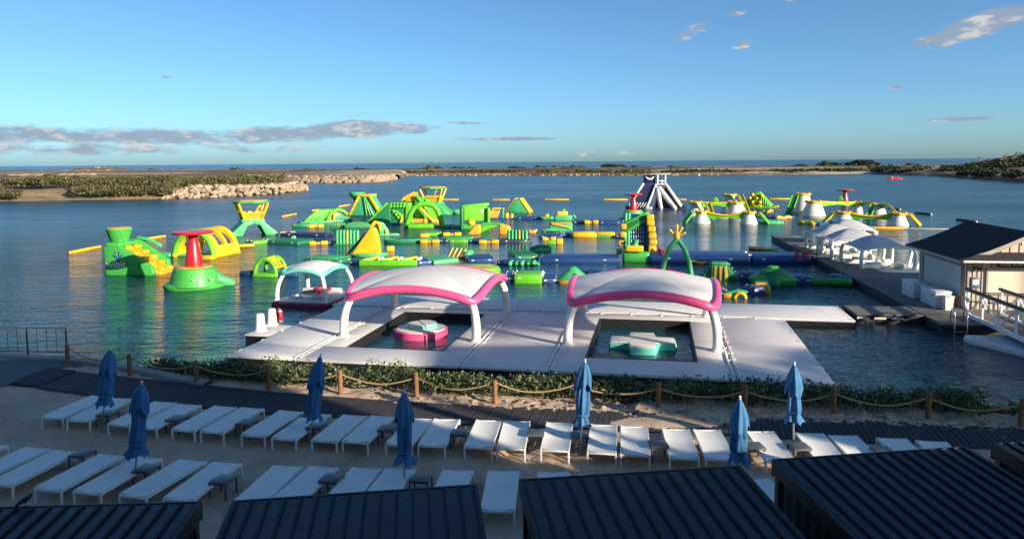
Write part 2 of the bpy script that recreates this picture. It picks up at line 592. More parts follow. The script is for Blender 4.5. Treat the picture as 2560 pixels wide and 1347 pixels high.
def thing(name, label, cat, loc=(0, 0, 0), rz=0., group=None):
    o = bpy.data.objects.new(name, None)
    o.empty_display_size = .2
    COL.objects.link(o)
    o.location = loc
    o.rotation_euler = (0, 0, rz)
    return tag(o, label, cat, group)


KIDS = {}


def dup(root, loc, rz, label, group=None):
    r = root.copy(); COL.objects.link(r)
    r.location = loc
    r.rotation_euler = (root.rotation_euler[0], root.rotation_euler[1], rz)
    r['label'] = label
    if group: r['group'] = group
    for ch in list(root.children):
        c = ch.copy(); COL.objects.link(c); c.parent = r
        for g_ in list(ch.children):
            d = g_.copy(); COL.objects.link(d); d.parent = c
    return r


def depth_k(p):
    """metres per photo pixel at a place"""
    c = CROT.transposed() @ (Vector(p) - Vector((0, 0, CAMZ)))
    return -c.z / FPX


def fl(name, label, cat, px, py, group=None, turn=0., z=0.):
    """a floating thing seated on the water where the photo shows its base; returns thing and its scale"""
    g_ = gp(px, py, z)
    T = thing(name, label, cat, g_, -math.atan2(g_.x, g_.y) + R_(turn), group)
    return T, depth_k(g_)


def text_obj(body, size, mat, parent, loc, rot, name='lettering', ext=.004, sx=1.):
    cu = bpy.data.curves.new(name, 'FONT')
    cu.body = body
    cu.size = size
    cu.extrude = ext
    cu.resolution_u = 3
    tmp = bpy.data.objects.new('tmp', cu)
    COL.objects.link(tmp)
    dg = bpy.context.evaluated_depsgraph_get()
    me = bpy.data.meshes.new_from_object(tmp.evaluated_get(dg))
    bpy.data.objects.remove(tmp)
    me.materials.clear(); me.materials.append(MATS[mat])
    o = bpy.data.objects.new(name, me)
    COL.objects.link(o)
    o.parent = parent
    o.location = loc
    o.rotation_euler = rot
    o.scale = (sx, 1, 1)
    return o


def fbm(x, y, z=0., sc=1., o=4):
    return noise.fractal(Vector((x * sc, y * sc, z)), 1.0, 2.0, o)


def sstep(a, b_, x):
    t_ = max(0., min(1., (x - a) / (b_ - a)))
    return t_ * t_ * (3 - 2 * t_)


def lerp_list(pts, x):
    if x <= pts[0][0]:
        (x0, y0), (x1, y1) = pts[0], pts[1]
    elif x >= pts[-1][0]:
        (x0, y0), (x1, y1) = pts[-2], pts[-1]
    else:
        for (x0, y0), (x1, y1) in zip(pts, pts[1:]):
            if x0 <= x <= x1:
                break
    return y0 + (y1 - y0) * (x - x0) / (x1 - x0)

# ================================================================== SETTING
SAND = 0.80
# ---- water sheets
me = bpy.data.meshes.new('water')
me.from_pydata([(-1500, -60, 0), (1500, -60, 0), (1500, 520, 0), (-1500, 520, 0)], [], [(0, 1, 2, 3)])
me.materials.append(MATS['water'])
o = bpy.data.objects.new('water', me); COL.objects.link(o)
tag(o, 'rippled blue lagoon around the inflatable park', kind='structure')
me = bpy.data.meshes.new('sea')
me.from_pydata([(-30000, 520, 0), (30000, 520, 0), (30000, 45000, 0), (-30000, 45000, 0)], [], [(0, 1, 2, 3)])
me.materials.append(MATS['sea'])
o = bpy.data.objects.new('sea', me); COL.objects.link(o)
tag(o, 'dark blue open sea up to the horizon', kind='structure')

# ---- fence line (post foot and head positions in the photo)
POSTS = [(170, 912), (325, 938), (492, 962), (672, 974), (852, 985), (1042, 994.5), (1238, 1008), (1440, 1013.5), (1646, 1024), (1862, 1032), (2084, 1039.5), (2319, 1051.6), (2551, 1069)]
PW = [gp(x, y, SAND) for x, y in POSTS]
FENCE = [(-60, 31.5)] + [(p.x, p.y) for p in PW] + [(22, 18.6), (60, 14)]


def fence_y(x):
    return lerp_list(FENCE, x)


# ---- beach: uneven trodden sand, banked towards the water past the fence
MATF = [gp(x, y, SAND) for x, y in [(122, 923), (400, 952), (700, 982), (980, 1003), (1260, 1019), (1640, 1033), (2011, 1043), (2300, 1058), (2560, 1074), (2700, 1082)]]
MATN = [gp(x, y, SAND) for x, y in [(28, 962), (330, 1003), (660, 1034), (930, 1050), (1175, 1063), (1560, 1078), (1900, 1093), (2185, 1107), (2528, 1124), (2680, 1132)]]
MFL = [(p.x, p.y) for p in MATF]
MNL = [(p.x, p.y) for p in MATN]


def sand_z(x, y):
    fy = fence_y(x)
    z = SAND
    near = sstep(9, 14, y)
    d = y - fy
    on_mat = 0.
    if -17.5 < x < 16:
        a, b_ = lerp_list(MFL, x), lerp_list(MNL, x)
        on_mat = sstep(-.35, .1, y - b_) * (1 - sstep(-.1, .35, y - a))
    rough = (fbm(x, y, 1.3, .55, 3) * .05 + fbm(x, y, 7.7, 1.7, 4) * .055 - max(0, fbm(x, y, 4.2, 3.1, 2)) * .07) * near
    z += rough * (1 - .9 * on_mat)
    z -= on_mat * .028
    # drifted sand across the mat, clods along the fence
    drift = math.exp(-((x - 4.2) / 2.6) ** 2 - ((y - 20.0) / .62) ** 2)
    z += drift * (.085 + .03 * fbm(x, y, 2., 1.1, 3))
    clod = math.exp(-((d + .15) / .55) ** 2) * (sstep(-5, -1, x)) * (1 - sstep(11, 16, x))
    z += clod * (.05 + .11 * abs(fbm(x, y, 9.1, 2.6, 4)))
    z += sstep(.2, .8, d) * .05
    if x > -13:
        z -= sstep(.9, 3.6 if x > -9 else 2.6, d) * 1.5
    else:
        z -= sstep(.55, .75, d) * 1.6
    return z


xs = np.concatenate([np.linspace(-60, -19, 20)[:-1], np.linspace(-19, 18, 330), np.linspace(18, 60, 24)[1:]])
tt = np.concatenate([np.linspace(0, .42, 14)[:-1], np.linspace(.42, 1, 210)])
vs, fs = [], []
for x in xs:
    y1 = fence_y(x) + 4.6
    for t_ in tt:
        y = -3 + (y1 + 3) * t_
        vs.append((x, y, sand_z(x, y)))
nr = len(tt)
for i in range(len(xs) - 1):
    for j in range(nr - 1):
        fs.append((i * nr + j, (i + 1) * nr + j, (i + 1) * nr + j + 1, i * nr + j + 1))
me = bpy.data.meshes.new('beach')
me.from_pydata(vs, [], fs)
me.materials.append(MATS['sand'])
me.shade_smooth()
o = bpy.data.objects.new('beach', me); COL.objects.link(o)
tag(o, 'trodden tan sand under the sun loungers', kind='structure')

# ---- grey pavement at the left, concrete kerb along the water
pv = [gp(x, y, SAND) for x, y in [(150, 903), (205, 914), (128, 921), (60, 943), (22, 962), (-120, 986), (-500, 1010), (-900, 1010), (-900, 903)]]
mb = MB()
n_ = len(pv)
mb.add([(p.x, p.y, .70) for p in pv] + [(p.x, p.y, .845) for p in pv], [list(range(n_, 2 * n_))] + [[i, (i + 1) % n_, n_ + (i + 1) % n_, n_ + i] for i in range(n_)])
tag(mb.build('pavement', 'pavement_grey', angle=30), 'smooth grey pavement beside the railing', kind='structure')
kp = [gp(x, y, SAND + .1) for x, y in [(-900, 886), (0, 889), (163, 897), (241, 906), (290, 914), (371, 929), (453, 946), (520, 957)]]
mb = MB()
P = []
for i, p in enumerate(kp):
    d = (kp[min(i + 1, len(kp) - 1)] - kp[max(i - 1, 0)]); d.z = 0; d.normalize()
    nrm = Vector((-d.y, d.x, 0))
    P.append((p, nrm))
prof = [(-.16, -.2), (-.16, .02), (-.13, .05), (.17, .05), (.20, .02), (.20, -1.5)]
mb.grid([[p + nrm * a + Vector((0, 0, h_)) for a, h_ in prof] for p, nrm in P])
o = mb.build('kerb', 'concrete')
tag(o, 'pale concrete kerb curving along the water behind the rope fence', 'kerb')

# ---- boardwalk of separate planks with a dark matting ramp at its left end
bw = bpy.data.objects.new('boardwalk', None); COL.objects.link(bw)
tag(bw, 'dark plank walkway laid across the sand', kind='structure')
mb = MB().box((0, 0, 0), (.128, 1.0, .03), .006, 1)
pm_ = mb.mesh('plank', 'mat_plank')
i = 0
x = -15.55
while x < 15.2:
    ya, yb = lerp_list(MFL, x), lerp_list(MNL, x)
    xa = x + .19
    ya = lerp_list(MFL, xa) + .0
    a, b_ = Vector((xa, ya, 0)), Vector((x - .20, lerp_list(MNL, x - .20), 0))
    d = a - b_
    pl = bpy.data.objects.new('plank', pm_); COL.objects.link(pl)
    pl.parent = bw
    mid = (a + b_) / 2
    pl.location = (mid.x, mid.y, SAND + .018 + random.uniform(-.004, .004))
    pl.rotation_euler = (0, 0, math.atan2(d.y, d.x) - PI / 2)
    pl.scale = (1, d.length + random.uniform(-.03, .03), 1)
    x += .1475
rm = [gp(x, y, SAND) for x, y in [(122, 922), (190, 930), (95, 967), (26, 962)]]
mb = MB()
mb.add([(p.x, p.y, .74) for p in rm] + [(p.x, p.y, .862) for p in rm], [[4, 5, 6, 7], [0, 1, 5, 4], [1, 2, 6, 5], [2, 3, 7, 6], [3, 0, 4, 7]])
mb.build('matting_ramp', 'mat_dark', bw, 30)


# ---- far land
def land(name, label, front, back, hfun, mat, nc=120, nrw=26, seed=0., front_world=None):
    F_ = front_world or [gp(x, y, 0) for x, y in front]
    B_ = [Vector((x, y, 0)) for x, y in back]

    def res(L, n):
        ac = [0.]
        for a, b2 in zip(L, L[1:]):
            ac.append(ac[-1] + (b2 - a).length)
        out = []
        for i in range(n):
            s_ = ac[-1] * i / (n - 1)
            for j in range(len(L) - 1):
                if ac[j] <= s_ <= ac[j + 1] + 1e-6:
                    q = (s_ - ac[j]) / max(1e-6, ac[j + 1] - ac[j])
                    out.append(L[j].lerp(L[j + 1], q)); break
        return out
    Fp, Bp = res(F_, nc), res(B_, nc)
    rows = []
    for j in range(nrw):
        v = (j / (nrw - 1)) ** 1.7
        row = []
        for i in range(nc):
            p = Fp[i].lerp(Bp[i], v)
            wob = fbm(p.x, p.y, seed, .02, 3) * 3 * (1 - v) * (1 if v < .02 else .3)
            dd = (p - Fp[i]).length
            e = min(1, (1 - v) * 5)
            z = hfun(i / (nc - 1), dd, v) * e + fbm(p.x, p.y, seed + 3, .06, 4) * .35 * sstep(0, 8, dd) * e
            row.append(Vector((p.x, p.y + wob, -.4 + (z + .4) * sstep(-.5, 1.5, dd) if v < .999 else -.5)))
        rows.append(row)
    mb = MB().grid(rows)
    o = mb.build(name, mat, angle=180)
    return tag(o, label, kind='structure')


LS_F = [(-500, 517), (-200, 509), (0, 504), (200, 500.5), (405, 497.5), (600, 491), (690, 484.5), (735, 479.5), (753, 476.5)]
land('left_spit', 'low spit of dry scrub and sand at the left', LS_F,
     [(-420, 350), (-270, 365), (-180, 385), (-120, 370), (-90, 310), (-66, 232), (-64, 224), (-62.6, 221)],
     lambda u_, d, v: 2.5 * sstep(0, 9, d) * (1 - .5 * sstep(.9, 1, u_)) + .5 * sstep(20, 60, d), 'land_spit', seed=2.)
FL_F = [(-500, 455), (0, 450.5), (250, 450), (560, 449.5), (640, 453.5), (760, 457), (900, 456.5), (960, 453), (977, 450)]
land('far_left_shore', 'sandy scrub land beyond the near spit', FL_F,
     [(-900, 760), (-480, 760), (-380, 740), (-230, 700), (-180, 640), (-140, 590), (-90, 540), (-66, 480), (-60, 400)],
     lambda u_, d, v: 2.0 * sstep(0, 8, d) + 1.9 * sstep(40, 160, d), 'land_far', seed=5.)
FS_F = [(930, 439.5), (1100, 440), (1300, 439.5), (1700, 438.5), (2000, 436.5), (2180, 435), (2350, 442), (2560, 457), (2800, 476)]
land('far_shore', 'low sandy barrier with scrub between lagoon and sea', FS_F,
     [(-140, 575), (-70, 600), (10, 600), (150, 600), (270, 600), (350, 600), (430, 560), (500, 480), (420, 330)],
     lambda u_, d, v: 1.6 * sstep(0, 10, d) + 1.9 * sstep(30, 80, d) + 2.0 * sstep(.72, .95, u_) * sstep(15, 60, d), 'land_far', nc=160, seed=8.)


# ---- foliage scatter
def leaf_cloud(pts, size, seed=1, squash=1.0):
    """one diamond leaf per point; pts (n,3)"""
    rng = np.random.RandomState(seed)
    n_ = len(pts)
    u = rng.normal(size=(n_, 3)); u /= np.linalg.norm(u, axis=1)[:, None]
    w = rng.normal(size=(n_, 3)); w -= u * (u * w).sum(1)[:, None]; w /= np.linalg.norm(w, axis=1)[:, None]
    u[:, 2] = u[:, 2] * .7 + .25
    sz = (size * rng.uniform(.6, 1.35, n_))[:, None]
    V = np.stack([pts - u * sz * .5, pts + w * sz * .27, pts + u * sz * .5, pts - w * sz * .27], 1).reshape(-1, 3)
    return V


def mesh_from_quads(name, V, mat):
    n_ = len(V) // 4
    me = bpy.data.meshes.new(name)
    me.vertices.add(len(V)); me.vertices.foreach_set('co', V.astype(np.float32).ravel())
    me.loops.add(4 * n_); me.loops.foreach_set('vertex_index', np.arange(4 * n_, dtype=np.int32))
    me.polygons.add(n_); me.polygons.foreach_set('loop_start', np.arange(0, 4 * n_, 4, dtype=np.int32))
    me.update(calc_edges=True)
    me.materials.append(MATS[mat])
    return me


# shore shrubs between the fence and the water
pts = []
rng = np.random.RandomState(3)
clumps = []
for _ in range(1250):
    x = rng.uniform(-13.6, 17)
    f = rng.uniform(0, 1)
    d = (.55 + f * (3.1 if x > -9 else 1.7))
    if x < -10.2:
        d = 1.0 + f * 1.2
    y = fence_y(x) + d
    gap = fbm(x, y, 3.3, .45, 2)
    hgt = (.24 + .34 * rng.rand() + .30 * max(0, fbm(x, y, 6.6, .8, 3))) * (1.0 - .45 * sstep(1.6, 3.4, d))
    hgt *= .55 + .45 * sstep(-13.5, -9.5, x)
    if gap < -.42 and x > -2:
        continue
    clumps.append((x, y, hgt))
    n_ = int(46 + 60 * rng.rand())
    th = rng.uniform(0, 2 * PI, n_); rr = .42 * np.sqrt(rng.rand(n_)); ph = rng.rand(n_) ** .6
    px_ = x + rr * np.cos(th); py_ = y + rr * np.sin(th)
    base = max(0.0, sand_z(x, y))
    pz = base + hgt * ph * (1 - (rr / .62) ** 2) * 1.25 + .02
    pts.append(np.stack([px_, py_, pz], 1))
pts = np.concatenate(pts)
o = bpy.data.objects.new('shore_shrubs', mesh_from_quads('shore_shrubs', leaf_cloud(pts, .125, 4), 'leaf_shore')); COL.objects.link(o)
tag(o, 'low green coastal shrubs between rope fence and water', 'shrubs', kind='stuff')
# small stones and dry clods along the fence
mb = MB()
stone = []
for k_ in range(5):
    bm = bmesh.new()
    bmesh.ops.create_icosphere(bm, subdivisions=1, radius=1)
    for v in bm.verts:
        v.co *= 1 + .35 * noise.noise(v.co * 1.3 + Vector((k_ * 7, 0, 0)))
        v.co.z *= .55
    bm.verts.index_update()
    stone.append(([v.co.copy() for v in bm.verts], [[v.index for v in f.verts] for f in bm.faces])); bm.free()
for _ in range(420):
    x = rng.uniform(-4.5, 14)
    d = rng.normal(-.1, .38)
    y = fence_y(x) + d
    s_ = rng.uniform(.02, .075) * (1 if rng.rand() > .12 else 1.6)
    v_, f_ = stone[rng.randint(5)]
    mb.add(v_, f_, Matrix.Translation((x, y, sand_z(x, y) + s_ * .15)) @ Matrix.Rotation(rng.uniform(0, 6), 4, 'Z') @ Matrix.Scale(s_, 4))
tag(mb.build('beach_stones', 'rock', angle=25), 'small pale stones and clods along the rope fence', 'stones', kind='stuff')

# ---- rock revetments
rock_me = []
for k_ in range(6):
    bm = bmesh.new()
    bmesh.ops.create_icosphere(bm, subdivisions=1, radius=1)
    for v in bm.verts:
        n3 = noise.noise_vector(v.co * 1.1 + Vector((k_ * 5.3, 2, 1)))
        v.co += n3 * .45
        v.co.z *= .78
    me = bpy.data.meshes.new('rock'); bm.to_mesh(me); bm.free()
    me.materials.append(MATS['rock'])
    rock_me.append(me)
rv = thing('rock_revetment', 'bank of large pale boulders along the tip of the near spit', 'rocks', gp(600, 491))
rfront = [gp(x, y) for x, y in [(395, 498.2), (500, 495), (600, 491.5), (690, 485), (735, 480), (753, 477)]]
cnt = 0
for i in range(1500):
    if cnt >= 290:
        break
    q = rng.rand()
    s_ = q * (len(rfront) - 1)
    j = min(int(s_), len(rfront) - 2)
    p = rfront[j].lerp(rfront[j + 1], s_ - j)
    up = rng.rand()
    hmax = 2.7 * (1 - .75 * sstep(.72, 1.0, q)) * (.55 + .45 * sstep(0, .12, q))
    depth = Vector((.15, 1, 0)) * (up * 5.5)
    r_ = bpy.data.objects.new('rock', rock_me[rng.randint(6)]); COL.objects.link(r_)
    r_.parent = rv
    sz = rng.uniform(.42, .86)
    r_.location = p + depth + Vector((0, 0, up * hmax + .05)) - gp(600, 491)
    r_.rotation_euler = (rng.uniform(-.6, .6), rng.uniform(-.6, .6), rng.uniform(0, 6))
    r_.scale = (sz * 1.15, sz, sz * rng.uniform(.7, 1))
    cnt += 1


def rock_heap(name, label, pts_, n_, size, h_, dep):
    mb = MB()
    for i in range(n_):
        s_ = rng.rand() * (len(pts_) - 1)
        j = int(s_)
        p = pts_[j].lerp(pts_[min(j + 1, len(pts_) - 1)], s_ - j)
        up = rng.rand()
        v_, f_ = stone[rng.randint(5)]
        sz = size * rng.uniform(.6, 1.3)
        hh = h_ * (1 - .7 * sstep(.9, 1, s_ / (len(pts_) - 1)))
        mb.add(v_, f_, Matrix.Translation(p + Vector((.1, 1, 0)) * up * dep + Vector((0, 0, up * hh))) @ Matrix.Rotation(rng.uniform(0, 6), 4, 'Z') @ Matrix.Rotation(rng.uniform(-.7, .7), 4, 'X') @ Matrix.Diagonal((sz, sz, sz * 1.3, 1)))
    return tag(mb.build(name, 'rock', angle=20), label, 'rocks', kind='stuff')


rock_heap('boulder_bank', 'long pale boulder bank on the farther spit', [gp(x, y) for x, y in [(600, 451.5), (640, 453.8), (760, 457.3), (900, 456.8), (960, 453.3), (977, 450.5)]], 700, 1.3, 2.1, 9)
rock_heap('far_boulders', 'broken pale stones along the far waterline', [gp(x, y) for x, y in [(985, 440), (1100, 440.4), (1300, 440), (1500, 439.5), (1800, 438.5)]], 110, .8, .5, 7)
# pale cut bank faces at the far left
for a, b_, zz, nm, lb in [((0, 449), (110, 448.5), 2.6, 'sand_bank', 'pale cut sand bank at the far left edge'), ((130, 447.5), (232, 447), 2.8, 'sand_bank', 'pale sloping sand bank right of the dark bush on the left shore')]:
    A_, B_ = gp(*a), gp(*b_)
    mb = MB()
    rows = []
    for v in range(5):
        row = []
        for i in range(30):
            p = A_.lerp(B_, i / 29)
            h_ = zz * (v / 4) * min(1, (29 - i) / 5 + .05) * 1.25
            row.append(p + Vector((v * .4, v * 1.6 + fbm(p.x, v, 1., .2) * .8, h_ + fbm(p.x, v, 3., .15) * .25)))
        rows.append(row)
    mb.grid(rows)
    tag(mb.build(nm, 'rock', angle=60), lb, 'sand bank')


# ---- bushes and far scrub
def dome_pts(n_, rx, ry, h_, seed, lob=5):
    rg = np.random.RandomState(seed)
    C = [(rg.uniform(-.55, .55), rg.uniform(-.5, .5), rg.uniform(.45, .8)) for _ in range(lob)]
    out = []
    for i in range(n_):
        c = C[rg.randint(lob)]
        th, z_ = rg.uniform(0, 2 * PI), rg.rand()
        r_ = math.sqrt(1 - z_ * z_) * rg.uniform(.75, 1.0)
        s_ = .55 if c[2] < .6 else .48
        out.append(((c[0] + math.cos(th) * r_ * s_) * rx, (c[1] + math.sin(th) * r_ * s_) * ry, max(.02, z_ * c[2] * 1.25 * h_ * rg.uniform(.8, 1.02))))
    return np.array(out)


BUSH = {}
for mt, key in (('leaf_dry', 'dry'), ('leaf_dark', 'dark'), ('leaf_bright', 'bright')):
    for sd in range(2):
        P_ = dome_pts(700, 1, .7, 1., sd * 11 + 5)
        BUSH[key, sd] = mesh_from_quads('foliage', leaf_cloud(P_, .20, sd + 2), mt)
mb = MB().lathe([(.72, 0), (.70, .25), (.55, .5), (.3, .64), (.04, .7)], 12, sy=.7)
CORE = {k_: mb.mesh('inner_growth', mt) for k_, mt in (('dry', 'leaf_dry'), ('dark', 'leaf_dark'), ('bright', 'leaf_bright'))}
BL = [  # centre px, base py, width px, height px, kind, distance, label
    (385, 429, 55, 11, 'dry', 700, 'round green bush left of centre on the far left skyline'),
    (455, 428, 34, 8, 'dry', 700, 'low dark bush on the far left skyline right of the round bush'),
    (595, 433, 62, 17, 'dry', 560, 'broad bush on the far shore above the boulder spit base'),
    (640, 435, 50, 12, 'dry', 520, 'low bush just right of the broad bush above the boulder spit'),
    (770, 430, 40, 12, 'dry', 600, 'bush on the skyline above the middle of the farther boulder spit'),
    (900, 425, 40, 9, 'dark', 560, 'small dark bush on the far barrier above the boulder spit tip'),
    (1082, 424, 58, 15, 'dry', 540, 'tallest rounded bush on the barrier left of centre'),
    (1145, 424, 46, 11, 'dark', 545, 'dark bush just right of the tallest rounded bush'),
    (1180, 423, 30, 9, 'dark', 560, 'small bush right of the dark bush on the barrier'),
    (1290, 423, 62, 9, 'dark', 550, 'long low bush on the barrier near the centre'),
    (1352, 422, 44, 12, 'dark', 550, 'spiky bush left of the pair above the yellow booms'),
    (1395, 422, 54, 12, 'dry', 545, 'olive bush in the middle of three near the centre'),
    (1442, 422, 56, 13, 'dry', 545, 'rounded olive bush at the right of three near the centre'),
    (1530, 422, 90, 15, 'dark', 540, 'large dark thicket left of the white slide tower'),
    (1600, 423, 90, 13, 'dark', 540, 'low thicket directly behind the white slide tower'),
    (1690, 421, 70, 10, 'dark', 540, 'thin thicket right of the white slide tower'),
    (1760, 420, 60, 7, 'dark', 545, 'flat dark scrub right of the slide tower thickets'),
    (2000, 417, 60, 8, 'dark', 540, 'low scrub left of the two tall thickets at the right'),
    (2072, 416, 66, 19, 'dark', 535, 'domed thicket left of the wide one at the right'),
    (2150, 415, 120, 18, 'dark', 535, 'wide dark thicket on the barrier at the right'),
    (2280, 413, 46, 8, 'dark', 530, 'small bush between the wide thicket and the headland'),
    (2440, 434, 74, 20, 'bright', 330, 'bright green bush on the sand below the dark headland'),
    (125, 445, 42, 13, 'dry', 430, 'dark bush between the two pale sand banks at left'),
]
for (cx, by, wd, ht, kd, dist, lb) in BL:
    d = ray(cx, by)
    s_ = dist / d.y
    p = Vector((0, 0, CAMZ)) + d * s_
    k_ = dist / FPX
    T = thing('bush', lb, 'bush', (p.x, p.y, p.z - 1.0), rng.uniform(-.3, .3), 'bushes along the far shores')
    sd = rng.randint(2)
    for nm, mm in (('foliage', BUSH[kd, sd]), ('inner_growth', CORE[kd])):
        c = bpy.data.objects.new(nm, mm); COL.objects.link(c); c.parent = T
        c.scale = (wd * k_ * .5, wd * k_ * .5, (ht * k_ + 1.0) * .95)


def scrub(name, label, px_pts, n_, wid, h_, size, mat, seed, zbase, gapt=-.17):
    """continuous scrub over a strip of far land"""
    rg = np.random.RandomState(seed)
    A_ = [gp(x, y) for x, y in px_pts]
    out = []
    for _ in range(n_):
        s_ = rg.rand() * (len(A_) - 1)
        j = int(s_)
        p = A_[j].lerp(A_[min(j + 1, len(A_) - 1)], s_ - j)
        q = rg.rand() ** 1.35
        y = p.y + q * wid
        x = p.x * (1 + q * wid / max(p.y, 1) * .8)
        hh = h_ * (.55 + .75 * max(0, .5 + fbm(x, y, seed, .16, 3)))
        gap = fbm(x, y, seed + 4.4, .07, 2)
        if gap < gapt:
            continue
        out.append((x, y, zbase(q) + hh * rg.rand() ** .5))
    o = bpy.data.objects.new(name, mesh_from_quads(name, leaf_cloud(np.array(out), size, seed), mat)); COL.objects.link(o)
    return tag(o, label, 'scrub', kind='stuff')


scrub('bank_scrub', 'dense olive scrub covering the bank of the near spit', [(-350, 516), (0, 504.6), (200, 501), (405, 497.8), (430, 497)], 40000, 26, 1.8, .62, 'leaf_dry', 5, lambda q: .9 + 2.1 * sstep(0, .32, q), -.42)
scrub('spit_top_scrub', 'olive scrub on top of the spit behind the boulders', [(400, 492), (520, 488), (640, 482), (700, 476)], 11000, 30, 1.5, 1.0, 'leaf_dry', 6, lambda q: 1.9 + q)
scrub('waterline_scrub', 'dark scrub along the far waterline', [(930, 438.5), (1300, 438.5), (1700, 437.5), (2000, 436), (2180, 434.5)], 9000, 16, 1.5, 1.6, 'leaf_dark', 7, lambda q: .4 + q * 1.0)
scrub('right_bank_scrub', 'dark scrub on the right shore under the headland', [(2180, 434.5), (2350, 441), (2560, 456), (2750, 471)], 11000, 34, 1.6, 1.2, 'leaf_dark', 8, lambda q: .7 + q * 2.2)
# headland wood: rises towards the right edge
out = []
rg = np.random.RandomState(12)
for _ in range(46000):
    px_ = rg.uniform(2350, 2850)
    dist = rg.uniform(350, 420)
    d = ray(px_, 400)
    x = d.x / d.y * dist
    top_px = 415 - 28 * sstep(2360, 2570, px_) - 8 * sstep(2560, 2800, px_)
    top_z = CAMZ + ray(px_, top_px).z / ray(px_, top_px).y * dist
    top_z *= .82 + .34 * (fbm(x, dist, 2.2, .055, 4) + .4)
    zz = 1.5 + (top_z - 1.5) * (rg.rand() ** .45)
    out.append((x, dist, zz))
o = bpy.data.objects.new('headland_wood', mesh_from_quads('headland_wood', leaf_cloud(np.array(out), .95, 3), 'leaf_dark')); COL.objects.link(o)
tag(o, 'dark low wood rising on the right headland', 'wood', kind='stuff')
for (cx, cy, ln_, tilt, lb) in [(2436, 394, 15, 40, 'bare windswept tree leaning right at the left end of the headland wood'), (2500, 388, 14, 30, 'thin bare tree on the headland crest'), (2528, 384, 13, 35, 'bare grey tree nearest the right edge of the headland')]:
    d = ray(cx, cy + 8)
    p = Vector((0, 0, CAMZ)) + d * (360 / d.y)
    T = thing('bare_tree', lb, 'tree', p - Vector((0, 0, 2.5)), 0, 'bare trees on the headland')
    mb = MB(); mb.tube([(0, 0, 0), (.8, 0, 2.6), (2.2, .2, 4.0)], [.28, .2, .12], 6).build('trunk', 'twig', T)
    mb = MB()
    rg = np.random.RandomState(int(cx))
    for b_ in range(26):
        q = rg.uniform(.25, 1)
        st = Vector((2.2 * q, 0, 4.0 * q))
        a_ = R_(tilt + rg.uniform(-22, 25)); L_ = rg.uniform(1.2, 3.2)
        e1 = st + Vector((math.cos(a_) * L_ * .6, rg.uniform(-.6, .6), math.sin(a_) * L_ * .6))
        mb.tube([st, e1, e1 + Vector((math.cos(a_ * .7) * L_ * .5, rg.uniform(-.4, .4), math.sin(a_ * .7) * L_ * .5))], [.09, .06, .03], 4)
    mb.build('crown', 'twig', T)
# brown debris mound on the left skyline
mb = MB()
A_, B_ = (155, 434), (335, 434)
rows = []
for v in range(7):
    row = []
    for i in range(40):
        d = ray(155 + 180 * i / 39, 434)
        p = Vector((0, 0, CAMZ)) + d * (560 / d.y)
        e = math.sin(PI * min(1, max(0, i / 39))) ** .35
        zz = (1.8 + 4.9 * math.sin(PI * v / 6) ** .8 * e + fbm(i * .35, v * .5, 1.5, 1.) * .9)
        row.append(Vector((p.x, p.y - 10 + v * 4, zz if 0 < v < 6 else 1.0)))
    rows.append(row)
mb.grid(rows)
tag(mb.build('rubble_mound', 'land_far', angle=20), 'brown rubble mound on the far left skyline', 'mound')
# ================================================================== BUILDINGS AND PALMS BEHIND THE VIEWPOINT (unseen; placed and sized to shade the beach)
def block(name, label, x0, x1, y0, y1, h_, floors):
    T = thing(name, label, 'building', ((x0 + x1) / 2, (y0 + y1) / 2, 0))
    w, d = x1 - x0, y1 - y0
    MB().box((0, 0, h_ / 2), (w, d, h_)).build('wall', 'stucco', T)
    MB().box((0, 0, h_ + .2), (w + .8, d + .8, .4)).build('roof', 'concrete', T)
    n_ = max(2, int(w / 4.5))
    wm = MB().box((0, 0, 0), (2.2, .12, 1.9), .02, 1).mesh('window', 'glass_dark')
    for f in range(floors):
        for i in range(n_):
            c = bpy.data.objects.new('window', wm); COL.objects.link(c); c.parent = T
            c.location = (-w / 2 + (i + .5) * w / n_, d / 2 + .02, 2.2 + f * (h_ - 1) / floors)
    return T


block('hotel', 'hotel wing behind the viewpoint that shades the loungers', -75, 25.6, -22, -3.2, 15.6, 4)
block('hotel', 'narrow unseen tower added behind the viewpoint to shade the platform front', 38.3, 46.0, -7, -3.2, 15.3, 4)  # added block, width and height set to shade the deck front
block('hotel', 'low unseen wing added far behind to shade the dock corner', 60.5, 67.0, -8, -4, 17.4, 5)  # added block, there only to shade the near dock
block('hotel', 'tall unseen wing added far right behind the viewpoint to shade the dock', 86, 96, -8, -4, 28, 7)  # added block, shifted and sized for the shade around the dock


